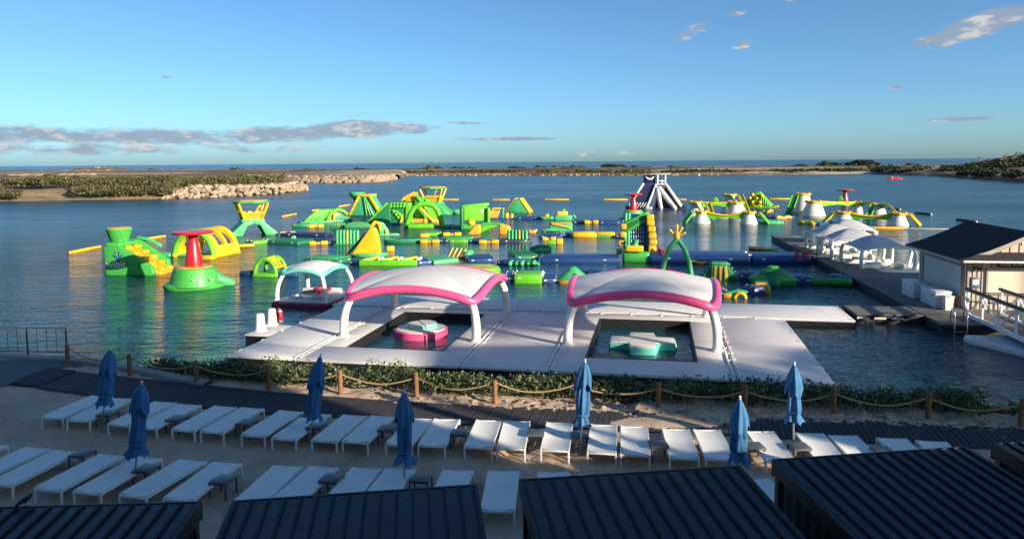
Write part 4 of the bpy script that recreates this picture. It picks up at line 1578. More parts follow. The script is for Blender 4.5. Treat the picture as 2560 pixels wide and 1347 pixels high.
def poly_slab(mb, pts_, z0, z1, bev):
    bm = bmesh.new()
    A_ = [bm.verts.new((x, y, z0)) for x, y in pts_]; B_ = [bm.verts.new((x, y, z1)) for x, y in pts_]
    m_ = len(pts_)
    bm.faces.new(A_[::-1]); bm.faces.new(B_)
    for i in range(m_):
        bm.faces.new((A_[i], A_[(i + 1) % m_], B_[(i + 1) % m_], B_[i]))
    if bev:
        bmesh.ops.bevel(bm, geom=bm.edges[:], offset=bev, segments=3, profile=.5, affect='EDGES')
    bm.verts.index_update()
    mb.add([v.co.copy() for v in bm.verts], [[v.index for v in f.verts] for f in bm.faces]); bm.free()
    return mb


poly_slab(MB(), pl_, -.1, .28, .10).build('teal_side', 'teal', T, 50)
poly_slab(MB(), [(x * .945, y * .945) for x, y in pl_], .265, .315, .03).build('white_pad', 'pvc_white', T, 50)

# ---- teal-ringed raft pavilion left of the platform
c0 = (gp(694.5, 757, .3) + gp(822, 760, .3) + gp(758, 727, .3) + gp(880, 722, .3)) / 4
T = thing('raft_pavilion', 'small raft with teal-ringed canopy left of the platform', 'pavilion', (c0.x, c0.y, 0), R_(-14))
poly_slab(MB(), [(-1.75, -2.0), (1.6, -2.0), (1.75, -1.8), (1.75, 2.0), (-1.75, 2.0)], -.1, .26, .08).build('raft_side', 'crimson', T, 50)
MB().box((0, 0, .285), (3.3, 3.8, .06), .02).build('raft_deck', 'pvc_grey', T)
pavilion(T, 1.32, 1.6, 1.78, 2.05, 2.42, .11, .13, 1.5, 1.75, 'teal', 'canopy', 'pvc_white', z0=.31)
mb = MB().tube([(.35 + .42 * math.cos(a), .1 + .42 * math.sin(a), .72) for a in np.linspace(0, 2 * PI, 22)[:-1]], .11, 8, closed=True)
mb.build('ring_table', 'crimson', T, 80)
MB().lathe([(.34, .31), (.30, .5), (.34, .68)], 16, (.35, .1, 0)).build('table_stem', 'crimson', T)
MB().tube([(-1.3, .9, .46), (-.4, 1.3, .46), (.9, 1.3, .46)], .17, 10).build('bolster_seat', 'pvc_grey', T, 80)
MB().tube([(-.75, -.9, .42), (-.75, -.55, .42)], .15, 10).build('bolster_seat', 'pvc_grey', T, 80)
MB().box((.75, -.7, .42), (.9, .6, .26), .1).build('bolster_seat', 'pvc_grey', T, 80)

# ---- small float with two white cone bollards and a red ring
p0 = gp(611, 836, .3)
T = thing('small_float', 'small white float docked at the left side of the platform', 'floating deck', (p0.x, p0.y, 0), PA)
MB().box((.75, 1.05, .27), (1.5, 2.1, .07), .02).build('deck_pad', 'deck_white', T)
MB().box((.75, 1.05, .02), (1.44, 2.04, .42), .02).build('float_side', 'black_foam', T)
MB().box((.02, 1.75, .30), (.35, .5, .12), .03).build('corner_block', 'pvc_white', T)
cone_prof = [(.27, 0), (.275, .04), (.235, .12), (.215, .5), (.19, .74), (.165, .79), (.13, .81), (.02, .815)]
for (x, y, lb) in ((651, 826, 'left white cone bollard on the small float'), (680, 812, 'right white cone bollard beside the red ring')):
    q = gp(x, y, .305)
    T = thing('cone_bollard', lb, 'bollard', q, 0, 'white cone bollards')
    MB().lathe(cone_prof, 20).build('cone', 'pvc_white', T, 60)
    MB().lathe([(.31, 0.001), (.31, .02), (.28, .035)], 20).build('base_plate', 'pvc_white', T)
q = gp(699, 806, .31)
T = thing('life_ring', 'red ring leaning behind the right cone bollard', 'life ring', q, R_(-62))
MB().tube([(.30 * math.cos(a), .0, .36 + .30 * math.sin(a)) for a in np.linspace(0, 2 * PI, 22)[:-1]], .085, 8, closed=True).build('ring', 'red', T, 80)
mb = MB()
for a in (.8, 2.4, 3.9, 5.5):
    mb.tube([(.30 * math.cos(a + e), 0, .36 + .30 * math.sin(a + e)) for e in (-.1, 0, .1)], .092, 8)
mb.build('band', 'pvc_white', T, 80)
MB().box((0, .08, .34), (.5, .05, .5), .02).build('backing_board', 'red', T)

# ================================================================== DOCK
DZ = .45
DO = gp(2355, 810, DZ)
DA = R_(-8.75)
DU = Vector((math.cos(DA), math.sin(DA), 0)); DV = Vector((-math.sin(DA), math.cos(DA), 0))


def dk(u, v, z=0.):
    p = DO + DU * u + DV * v
    return Vector((p.x, p.y, z))


def dloc(p):
    q = Vector(p) - DO
    return q.dot(DU), q.dot(DV)


def dock_part(label, u0, u1, v0, v1, name='floating_dock', planks=0, along='u'):
    T = thing(name, label, 'dock', dk(u0, v0), DA, 'grey floating dock')
    w, d = u1 - u0, v1 - v0
    if planks:
        n_ = planks
        pme = MB().box((0, 0, 0), (w, d / n_ - .025, .05), .004, 1).mesh('plank', 'dock_grey')
        for i in range(n_):
            c = bpy.data.objects.new('plank', pme); COL.objects.link(c); c.parent = T
            c.location = (w / 2, (i + .5) * d / n_, DZ - .027 + random.uniform(-.003, .003))
    else:
        MB().box((w / 2, d / 2, DZ - .03), (w, d, .06), .008, 1).build('deck', 'dock_grey', T)
    MB().box((w / 2, d / 2, .10), (w - .06, d - .06, .58)).build('float_body', 'dock_side', T)
    mb = MB()
    for x in (-.03, w + .03):
        mb.box((x, d / 2, DZ - .1), (.05, d, .14), .01, 1)
    for y in (-.03, d + .03):
        mb.box((w / 2, y, DZ - .1), (w, .05, .14), .01, 1)
    mb.build('fender', 'dock_side', T)
    return T


dock_part('far planked end of the long grey dock beside the white cabana rafts', 0.15, 2.75, 22.0, 41.6, planks=98)
dock_part('middle stretch of the long grey dock left of the kiosk', 0.1, 2.75, 6.4, 21.97, planks=78)
dock_part('broad grey dock deck carrying the kiosk', 2.78, 12.5, 3.6, 16.5)
dock_part('grey dock corner beside the ladder and gangway', 0.0, 12.5, 0, 3.57)
dock_part('inner grey dock deck between corner and kiosk', 0.05, 2.75, 3.6, 6.37)
f0, f1 = dloc(gp(2102, 762, DZ)), dloc(gp(2307, 788, DZ))
T = dock_part('low dock finger with white stripes beside the platform', f0[0] + .1, -.06, f1[1], f0[1] - .1, name='dock_finger')
mb = MB()
for x in (.3, 1.1, 1.9):
    mb.box((x, -.065, .26), (.55, .02, .09), .004, 1)
mb.build('white_stripe', 'trim_white', T)
# stanchions and red crates on the dock
for (x, y, lb) in ((2026, 641, 'left black stanchion on the far dock'), (2041, 649, 'right black stanchion on the far dock')):
    q = gp(x, y, DZ)
    T = thing('stanchion', lb, 'stanchion', q, 0, 'black stanchions on the dock')
    MB().lathe([(.21, 0.002), (.21, .02), (.19, .035), (.03, .05)], 16).build('base', 'black_foam', T)
    MB().tube([(0, 0, .03), (0, 0, .98)], .028, 8).build('pole', 'black_foam', T)
    MB().ball((0, 0, 1.0), .045, 8).build('knob', 'black_foam', T)


def red_frame(label, px, py, z):
    q = gp(px, py, z)
    T = thing('red_barrier', label, 'barrier', q, R_(-20), 'red folding barriers')
    k_ = depth_k(q)
    for s_ in (-1, 1):
        mb = MB()
        for i in range(4):
            x = s_ * (.08 + i * .09)
            mb.beam((x, i * .06, 0), (x + s_ * .05, i * .06, .72 + .08 * (i % 2)), .06, .06)
        mb.beam((s_ * .06, -.02, .62), (s_ * .45, .2, .62), .03, .05); mb.beam((s_ * .06, -.02, .15), (s_ * .45, .2, .15), .03, .05)
        mb.build('panel', 'red', T)


red_frame('red folding barrier at the dock end of the blue walkway', 2001, 652, DZ)
red_frame('red folding barrier left of the green hand arch', 1657, 644, .4)

# ---- ladder
la = gp(2398, 812, DZ)
T = thing('dock_ladder', 'stainless ladder hanging from the dock corner', 'ladder', (la.x, la.y - .12, 0), DA)
for x in (-.27, .27):
    MB().tube([(x, .45, DZ), (x, .42, DZ + .5), (x, .3, DZ + .72), (x, .12, DZ + .74), (x, .0, DZ + .6), (x, -.03, .2), (x, -.03, -.6)], .025, 8).build('side_rail', 'steel', T, 80)
for z_ in (-.35, -.1, .15):
    MB().box((0, -.03, z_), (.54, .07, .03), .006).build('rung', 'steel', T)

# ---- kiosk
KC = dloc(gp(2416.5, 772.6, DZ))
T = thing('dock_kiosk', 'cream boarded kiosk with dark shingle roof on the dock', 'kiosk', dk(KC[0], KC[1], DZ), DA)
KW, KD, KH = 5.5, 6.3, 2.62
wl = MB().box((KW / 2, KD / 2, KH / 2), (KW, KD, KH)).build('wall', 'siding', T)
bt = MB().box((0, 0, 0), (.035, .02, 1.0)).mesh('batten', 'batten')


def batten(x, y, z0, z1, rz=0.):
    c = bpy.data.objects.new('batten', bt); COL.objects.link(c); c.parent = wl
    c.location = (x, y, (z0 + z1) / 2); c.scale = (1, 1, z1 - z0); c.rotation_euler = (0, 0, rz)


SX0, SX1, SZ0, SZ1 = .92, KW - .92, .88, 2.05
for i in range(13):
    x = .42 * (i + .5)
    if x > KW:
        break
    if SX0 - .1 < x < SX1 + .1:
        batten(x, -.011, .02, SZ0 - .14); batten(x, -.011, SZ1 + .1, KH - .05)
    else:
        batten(x, -.011, .02, KH - .05)
LY0, LY1, LZ0, LZ1 = .62, KD - .75, .62, 2.10
for i in range(24):
    y = .27 * (i + .5)
    if y > KD:
        break
    if LY0 - .1 < y < LY1 + .1:
        batten(-.011, y, .02, LZ0 - .08, PI / 2); batten(-.011, y, LZ1 + .08, KH - .05, PI / 2)
    else:
        batten(-.011, y, .02, KH - .05, PI / 2)


def kshutter(face, a0, a1, z0, z1, mat):
    n_ = 8
    hz = (z1 - z0) / n_
    if face == 'front':
        sh = MB().box(((a0 + a1) / 2, -.02, (z0 + z1) / 2), (a1 - a0, .05, z1 - z0)).build('shutter', mat, T)
        sm_ = MB().box((0, 0, 0), (a1 - a0, .012, .018)).mesh('slat_groove', mat)
        for i in range(1, n_):
            c = bpy.data.objects.new('slat_groove', sm_); COL.objects.link(c); c.parent = sh; c.location = ((a0 + a1) / 2, -.05, z0 + i * hz)
        mb = MB()
        mb.box(((a0 + a1) / 2, -.035, z1 + .04), (a1 - a0 + .2, .09, .08)); mb.box(((a0 + a1) / 2, -.06, z0 - .05), (a1 - a0 + .24, .16, .07))
        for x in (a0 - .045, a1 + .045):
            mb.box((x, -.035, (z0 + z1) / 2), (.085, .085, z1 - z0 - .004))
        mb.build('shutter_frame', 'trim', T)
    else:
        sh = MB().box((-.012, (a0 + a1) / 2, (z0 + z1) / 2), (.05, a1 - a0, z1 - z0)).build('shutter', mat, T)
        mb = MB()
        mb.box((-.05, (a0 + a1) / 2, z1 + .04), (.13, a1 - a0 + .2, .08)); mb.box((-.06, (a0 + a1) / 2, z0 - .04), (.15, a1 - a0 + .2, .07))
        for y in (a0 - .045, a1 + .045):
            mb.box((-.05, y, (z0 + z1) / 2), (.125, .085, z1 - z0 - .004))
        mb.build('shutter_frame', 'trim', T)


kshutter('front', SX0, SX1, SZ0, SZ1, 'shutter')
kshutter('left', LY0, LY1, LZ0, LZ1, 'pvc_grey')
for x in (.02, KW - .02):
    MB().box((x, -.012, KH / 2), (.10, .035, KH)).build('corner_board', 'trim', T)
# roof: ridge runs front to back, eaves flare out
OV, OF = .62, .55
prof = [(-OV, KH - .08), (-.05, KH + .12), (.55, KH + .42), (KW / 2, KH + 1.32)]
half = []
for q in np.linspace(0, 1, 17):
    # smooth bell-cast curve
    x = -OV + (KW / 2 + OV) * q
    z_ = KH - .06 + 1.42 * (q ** 1.45 * .55 + q * .45)
    half.append((x, z_))
full = half + [(KW - x, z_) for x, z_ in half[:-1]][::-1]
rows = [[(x, y, z_) for x, z_ in full] for y in np.linspace(-OF, KD + OF, 9)]
rf = MB().grid(rows, .10).build('roof', 'shingle', T, 30)
# shingle courses as raised strips on the left slope
crs = MB().box((0, KD / 2, 0), (.02, KD + 2 * OF - .02, .018)).mesh('shingle_course', 'shingle')
for i in range(2, 34):
    q = i / 34
    x = -OV + (KW / 2 + OV) * q
    z_ = KH - .06 + 1.42 * (q ** 1.45 * .55 + q * .45)
    c = bpy.data.objects.new('shingle_course', crs); COL.objects.link(c); c.parent = rf; c.location = (x, 0, z_ + .008)
mb = MB()
for i in range(len(full) - 1):
    (x0, z0), (x1, z1) = full[i], full[i + 1]
    mb.beam((x0, -OF - .02, z0 - .05), (x1, -OF - .02, z1 - .05), .05, .20)
mb.build('barge_board', 'trim', T)
mb = MB().box((-OV + .01, KD / 2, KH - .14), (.04, KD + 2 * OF, .12))
mb.build('eave_board', 'trim', T)
# gable wall, battens, vent, pent roof
gx = [(x, z_ - .08) for x, z_ in full if z_ > KH + .34]
MB().prism(gx, -OF + .12, -OF + .2).build('gable_wall', 'siding', T)
for i in range(1, 13):
    x = .42 * (i + .5) - .2
    q = (x + OV) / (KW / 2 + OV) if x < KW / 2 else (KW - x + OV) / (KW / 2 + OV)
    z_ = KH - .06 + 1.42 * (q ** 1.45 * .55 + q * .45) - .16
    if z_ > KH + .45:
        c = bpy.data.objects.new('batten', bt); COL.objects.link(c); c.parent = wl
        c.location = (x, -OF + .11, (KH + .36 + z_) / 2); c.scale = (1, 1, z_ - KH - .36)
mb = MB()
for i in range(5):
    mb.box((KW / 2 - .5 + i * .14, -OF + .10, KH + .82), (.085, .03, .2), .004, 1)
for i in range(3):
    mb.box((KW / 2 + .28 + i * .14, -OF + .10, KH + .82), (.05, .03, .2), .004, 1)
mb.build('gable_vent', 'trim_white', T)
MB().grid([[(-OV - .02, -OF - .42, KH - .02), (KW + OV, -OF - .42, KH - .02)], [(.35, -OF + .1, KH + .36), (KW - .35, -OF + .1, KH + .36)]], .06).build('pent_roof', 'shingle', T, 30)
MB().box((KW / 2, -OF - .45, KH - .06), (KW + 2 * OV + .06, .04, .10)).build('fascia_board', 'trim_white', T)
MB().box((KW / 2, -OF / 2 - .1, KH - .07), (KW + .2, OF + .5, .03)).build('soffit', 'trim', T)
# sign, lamp, notice, conduit
sg = MB().box((KW / 2 + .15, -.05, KH - .29), (3.2, .05, .32), .02).build('sign', 'sign_board', T)
text_obj('WAI KAI', .25, 'lettering', sg, (1.38, -.078, KH - .375), (PI / 2, 0, 0), sx=1.15)
mb = MB()
for i in range(3):
    mb.tube([(2.66 + i * .22 + .2 * q, -.085, KH - .29 + .05 * math.sin(q * 2 * PI)) for q in np.linspace(0, 1, 9)], .014, 5)
mb.build('wave_mark', 'lettering', sg)
text_obj('L', .22, 'lettering', sg, (3.42, -.078, KH - .345), (PI / 2, 0, 0), sx=1.1)
MB().tube([(.30, -.02, 2.12), (.30, -.16, 2.14), (.22, -.22, 2.08)], [.05, .06, .08], 8).build('wall_lamp', 'black_foam', T)
MB().tube([(.38, -.02, 2.12), (.44, -.16, 2.12), (.50, -.2, 2.06)], [.04, .05, .07], 8).build('wall_lamp', 'black_foam', T)
nb = MB().box((.34, -.05, 1.38), (.42, .07, .55), .02).build('notice_case', 'notice_blue', T)
MB().box((.34, -.09, 1.40), (.30, .012, .26)).build('notice_sheet', 'trim_white', nb)
MB().tube([(.44, -.03, .02), (.44, -.03, 2.5)], .014, 6).build('conduit', 'batten', T)

# ---- freezers and bin beside the kiosk
for (x, y, w, lb) in ((2298, 750, 1.55, 'farther long white chest freezer beside the kiosk'), (2352, 772, 1.75, 'nearer long white chest freezer beside the kiosk')):
    u, v = dloc(gp(x, y, DZ))
    T = thing('chest_freezer', lb, 'freezer', dk(u + .15, v + .35, DZ), DA, 'white chests by the kiosk')
    MB().box((0, .75, .40), (.75, w + .2, .78), .03).build('body', 'freezer', T)
    ld = MB().box((0, .75, .83), (.80, w + .26, .09), .025).build('lid', 'freezer', T)
    MB().box((-.41, .75, .80), (.03, .28, .05), .01).build('handle', 'pole_grey', ld)
    MB().box((-.39, .75 - w * .32, .62), (.02, .22, .12), .004, 1).build('latch', 'pole_grey', T)
u, v = dloc(gp(2369, 774, DZ))
T = thing('waste_bin', 'slim white bin in front of the nearer freezer', 'bin', dk(u, v, DZ), DA)
MB().add([(-.17, -.17, 0), (.17, -.17, 0), (.17, .17, 0), (-.17, .17, 0), (-.21, -.21, .66), (.21, -.21, .66), (.21, .21, .66), (-.21, .21, .66)],
         [[3, 2, 1, 0], [0, 1, 5, 4], [1, 2, 6, 5], [2, 3, 7, 6], [3, 0, 4, 7], [4, 5, 6, 7]]).build('body', 'trim_white', T)
MB().box((0, 0, .69), (.47, .47, .06), .015).build('lid', 'trim_white', T)

# ---- gangway: two white trusses, dark handrails, deck
gs = gp(2418, 792, DZ)
T = thing('gangway', 'white trussed gangway with dark handrail leading to shore', 'gangway', (gs.x, gs.y, DZ), DA)
GL, GW, GH = 15.0, 1.5, 1.15
rise = 0.0


def gy(y):
    return .12 + max(0, y) * rise


MB().grid([[(0, 0, .10), (GW, 0, .10)], [(0, -GL, .10 + GL * rise), (GW, -GL, .10 + GL * rise)]], .05).build('walk_deck', 'dock_grey', T, 30)
for x, nm in ((0, 'truss'), (GW, 'truss')):
    mb = MB()
    mb.beam((x, 0, gy(0)), (x, -GL, gy(GL)), .12, .18)
    mb.beam((x, .0, gy(0) + GH), (x, -GL, gy(GL) + GH), .07, .07)
    n_ = 10
    for i in range(n_ + 1):
        y = i * GL / n_
        mb.beam((x, -y, gy(y)), (x, -y, gy(y) + GH), .08, .08)
        if i < n_:
            y2 = (i + 1) * GL / n_
            if i % 2 == 0:
                mb.beam((x, -y, gy(y)), (x, -y2, gy(y2) + GH), .06, .06)
            else:
                mb.beam((x, -y, gy(y) + GH), (x, -y2, gy(y2)), .06, .06)
    mb.build(nm, 'white_metal', T)
    MB().beam((x, .25, gy(0) + GH + .08), (x, -GL, gy(GL) + GH + .09), .15, .13, .03).build('handrail', 'black_foam', T)
mb = MB().tube([(0, .02, gy(0) + GH), (0, .28, gy(0) + GH - .1), (0, .33, gy(0) + .6), (0, .1, gy(0) + .15)], .045, 8)
mb.build('end_loop', 'white_metal', T)
# black railing along the front of the kiosk deck
r0 = dk(KC[0] + .6, KC[1] - .9, DZ)
T = thing('black_railing', 'thin black railing on the dock in front of the kiosk', 'railing', r0, DA)
for i in range(4):
    MB().box((i * 1.35, -i * .15, .5), (.05, .05, 1.0), .006).build('railing_post', 'black_foam', T)
MB().beam((-.3, .03, 1.0), (4.3, -.48, 1.0), .045, .045).build('top_rail', 'black_foam', T)
MB().beam((0, 0, .55), (4.1, -.46, .55), .025, .025).build('mid_rail', 'black_foam', T)

# ---- white raft under the gangway
q = gp(2412, 838, .3)
u, v = dloc(q)
T = thing('white_raft', 'flat white raft moored under the gangway', 'raft', (q.x, q.y, 0), DA)
poly_slab(MB(), [(0, .1), (.15, .35), (6, .35), (6, -4.2), (3.0, -4.2), (1.9, -3.7), (.05, -.3)], -.05, .26, .07).build('hull', 'pvc_white', T, 50)
poly_slab(MB(), [(.2, .1), (5.9, .2), (5.9, -4.05), (3.05, -4.05), (2.0, -3.55), (.2, -.25)], .255, .275, .0).build('deck_pad', 'pvc_grey', T, 50)


# ---- white cabana rafts along the dock
def cabana_raft(label, u, v, s_=1., turn=0.):
    p = dk(u, v)
    T = thing('cabana_raft', label, 'cabana raft', (p.x, p.y, 0), DA + R_(turn), 'white cabana rafts along the dock')
    MB().tube([(x, y, .2) for x, y in [(-1.9, -1.9), (1.9, -1.9), (2.0, 0), (1.9, 1.9), (0, 2.0), (-1.9, 1.9), (-2.0, 0)]], .22, 10, closed=True).build('raft_tube', 'pvc_white', T, 80)
    MB().box((0, 0, .2), (3.9, 3.9, .16), .05).build('raft_deck', 'pvc_grey', T)
    pavilion(T, 1.9, 1.9, 1.75, 1.93, 2.66, .055, .14, 1.75, 1.75, 'pvc_white', 'canopy_grey', 'pvc_white', z0=.30, peak=1.3)
    for (x, y, rz) in ((-1.1, 1.2, 0), (1.0, 1.3, .4), (1.3, -.6, 1.5), (-.9, -1.1, .2)):
        c, s2 = math.cos(rz) * .55, math.sin(rz) * .55
        MB().tube([(x - c, y - s2, .5), (x + c, y + s2, .5)], .21, 10).build('bolster', 'pvc_white', T, 80)
    MB().box((.3, 0, .55), (1.1, .8, .25), .08).build('centre_table', 'pvc_white', T)
    MB().tube([(2.0, -.4, .35), (2.35, 0, 1.1), (2.5, .1, 1.5)], .14, 8).build('fender_arm', 'pvc_white', T, 80)
    return T


CR = []
for (x, y, lb) in ((2192, 668, 'nearest white cabana raft, beside the kiosk'), (2128, 645, 'second white cabana raft from the kiosk'), (2086, 630, 'third white cabana raft from the kiosk'), (2118, 612, 'farthest white cabana raft, set back from the dock')):
    u, v = dloc(gp(x, y, .3))
    cabana_raft(lb, u, v, turn=random.uniform(-6, 6))
q = gp(2292, 672, .0)
T = thing('white_float', 'low white float box between the rafts and the kiosk', 'float', q, DA)
MB().box((0, 0, .2), (2.2, 1.6, .5), .12).build('hull', 'pvc_white', T)
MB().box((0, 0, .46), (1.9, 1.3, .04), .01).build('deck_pad', 'pvc_grey', T)
# ================================================================== INFLATABLE WATER PARK
def arch_shell(mb, r0, r1, y0, y1, holes=(), na=18, ny=12, sz=1.):
    """half-barrel shell; holes: (angle0, angle1, y0, y1) left open"""
    def cell(a0, a1, ya, yb):
        P_ = []
        for y in (ya, yb):
            for a in (a0, a1):
                for r in (r0, r1):
                    P_.append((-r * math.cos(a), y, r * math.sin(a) * sz))
        mb.add(P_, [[0, 2, 3, 1], [4, 5, 7, 6], [0, 1, 5, 4], [2, 6, 7, 3], [1, 3, 7, 5], [0, 4, 6, 2]])
    for i in range(na):
        a0, a1 = PI * i / na, PI * (i + 1) / na
        for j in range(ny):
            ya, yb = y0 + (y1 - y0) * j / ny, y0 + (y1 - y0) * (j + 1) / ny
            am, ym = (a0 + a1) / 2, (ya + yb) / 2
            if any(h0 < am < h1 and k0 < ym < k1 for h0, h1, k0, k1 in holes):
                continue
            cell(a0, a1, ya, yb)
    return mb


def arch_pts(hw, h_, n_=13, y=0., z0=0., p=1.0):
    return [(-hw * math.cos(PI * i / (n_ - 1)), y, z0 + h_ * math.sin(PI * i / (n_ - 1)) ** p) for i in range(n_)]


# ---- green slide tower with the lettering
T, k = fl('slide_tower', 'green stair tower with white lettering at the left', 'inflatable tower', 332, 686, turn=-34)
mb = MB(k); mb.prism([(-62, 0), (-64, 72), (-24, 74), (62, 20), (66, 4), (56, -3), (-58, -3)], -16, -2, 4, 3); mb.build('side_wall', 'green', T)
mb = MB(k); mb.prism([(-62, 0), (-64, 82), (-20, 84), (58, 30), (62, 4), (56, -3), (-58, -3)], 58, 72, 4, 3); mb.build('side_wall', 'green', T)
mb = MB(k); mb.prism([(-60, -3), (-60, 66), (-22, 66), (74, 6), (74, -3)], -1.5, 57.5, 2, 2); mb.build('ramp', 'gold', T)  # yellow ramp, its shade put into the gold colour
for yy in (10, 46):
    for i in range(5):
        q = i / 4
        mb = MB(k); mb.box((-14 + 84 * q, yy, 66 - 54 * q), (13, 20, 10), 3.5, 3, ry=R_(12)); mb.build('step_bolster', 'yellow', T)
MB(k).box((-42, 28, 74), (40, 84, 14), 5, 3).build('top_platform', 'green', T)
MB(k).lathe([(20, 80), (22, 84), (29, 106), (31, 111), (29, 114)], 28, (-46, 22, 0)).build('lookout_drum', 'green', T)
MB(k).lathe([(28, 113), (29, 115), (26, 116.5)], 28, (-46, 22, 0)).build('drum_pad', 'gold', T)
MB(k).tube([(-22, 62, 86), (10, 62, 80), (40, 60, 66)], 5, 10).build('hand_roll', 'mint', T, 80)
text_obj('wibit', 26 * k, 'lettering', T, (-58 * k, -16.4 * k, 19 * k), (PI / 2, 0, 0), sx=1.0, ext=.012)
mb = MB(k)
for a, l_ in ((-50, 15), (-18, 19), (14, 19), (48, 15)):
    a_ = R_(a)
    mb.tube([(-26, -16.2, 40), (-26 + math.sin(a_) * l_ * .6, -16.4, 40 + math.cos(a_) * l_ * .6), (-26 + math.sin(a_) * l_, -16.4, 40 + math.cos(a_) * l_)], [2.2, 1.3, 2.0], 6)
mb.ball((-26, -15.2, 38), 4.2, 8)
mb.build('hand_mark', 'decal_blue', T)
MB(k).box((-2, 30, -1), (134, 88, 6), 2, 2).build('float_base', 'deepgreen', T)

# ---- spinner on a green drum (three in the park)
def spinner(label, px, py, s_=1., base_m='green', tail=True, drum=True, turn=0.):
    T, k = fl('spinner', label, 'inflatable spinner', px, py, group='red spinner towers', turn=turn)
    k *= s_
    if drum:
        MB(k).lathe([(70, -2), (74, 4), (74, 10), (66, 15), (60, 16)], 36, (0, 25, 0), sy=.72).build('base_ring', base_m, T)
        MB(k).lathe([(60, 8), (58, 20), (52, 42), (49, 50), (44, 53), (20, 54)], 36, (0, 22, 0)).build('drum', base_m, T)
        MB(k).lathe([(44, 53), (43, 55), (20, 56)], 32, (0, 22, 0)).build('drum_pad', 'gold', T)
        z0 = 53
        if tail:
            MB(k).tube([(40, 24, 24), (64, 24, 12), (88, 24, 5)], [20, 15, 10], 12).build('side_slide', 'mint', T, 80)
            mb = MB(k)
            for x in (-8, 34):
                mb.tube([(x, -37, 28), (x + 5, -38.5, 25), (x + 10, -37, 30)], 1.2, 5)
            mb.build('grip', 'pvc_white', T)
    else:
        z0 = 0
    MB(k).lathe([(21, z0), (20.5, z0 + 16), (17, z0 + 38), (12.5, z0 + 58), (11, z0 + 70), (12, z0 + 78), (15, z0 + 82)], 24, (0, 22, 0)).build('column', 'red', T)
    MB(k).lathe([(12, z0 + 80), (48, z0 + 84), (50, z0 + 87), (48, z0 + 90), (10, z0 + 92)], 36, (0, 22, 0)).build('spinning_disc', 'red', T)
    return T


spinner('red disc spinner on a green drum, nearest at the left', 488, 722)
spinner('red spinner standing on green behind the climbing tower', 1583, 552, .47, 'mint', tail=False)
spinner('far red spinner behind the right cone course', 2112, 512, .42, 'green', drum=False, tail=False)

# ---- yellow dome house
T, k = fl('dome_house', 'yellow barrel-roofed house with window openings', 'inflatable house', 492, 642, turn=-38)
mb = arch_shell(MB(k), 60, 52, -8, 86, holes=[(R_(118), R_(158), 12, 38), (R_(118), R_(158), 48, 76), (R_(22), R_(62), 12, 38), (R_(22), R_(62), 48, 76)], na=22, ny=18, sz=1.15)
mb.build('barrel_roof', 'yellow', T, 50)
for y, mt in ((-10, 'lime'), (87, 'yellow')):
    MB(k).tube(arch_pts(56, 65, 17, y), 6.5, 10).build('arch_rim', mt, T, 80)
for x in (-56, 56):
    MB(k).tube([(x, -12, 4), (x, 90, 4)], 7, 10).build('side_tube', 'yellow', T, 80)
MB(k).box((0, 40, 2), (106, 96, 6), 2).build('floor', 'mint', T)
MB(k).tube([(-70, -10, 3), (-112, -4, 3)], 8, 8).build('entry_roll', 'mint', T, 80)
MB(k).box((52, -34, 4), (44, 20, 10), 3).build('entry_pad', 'yellow', T)


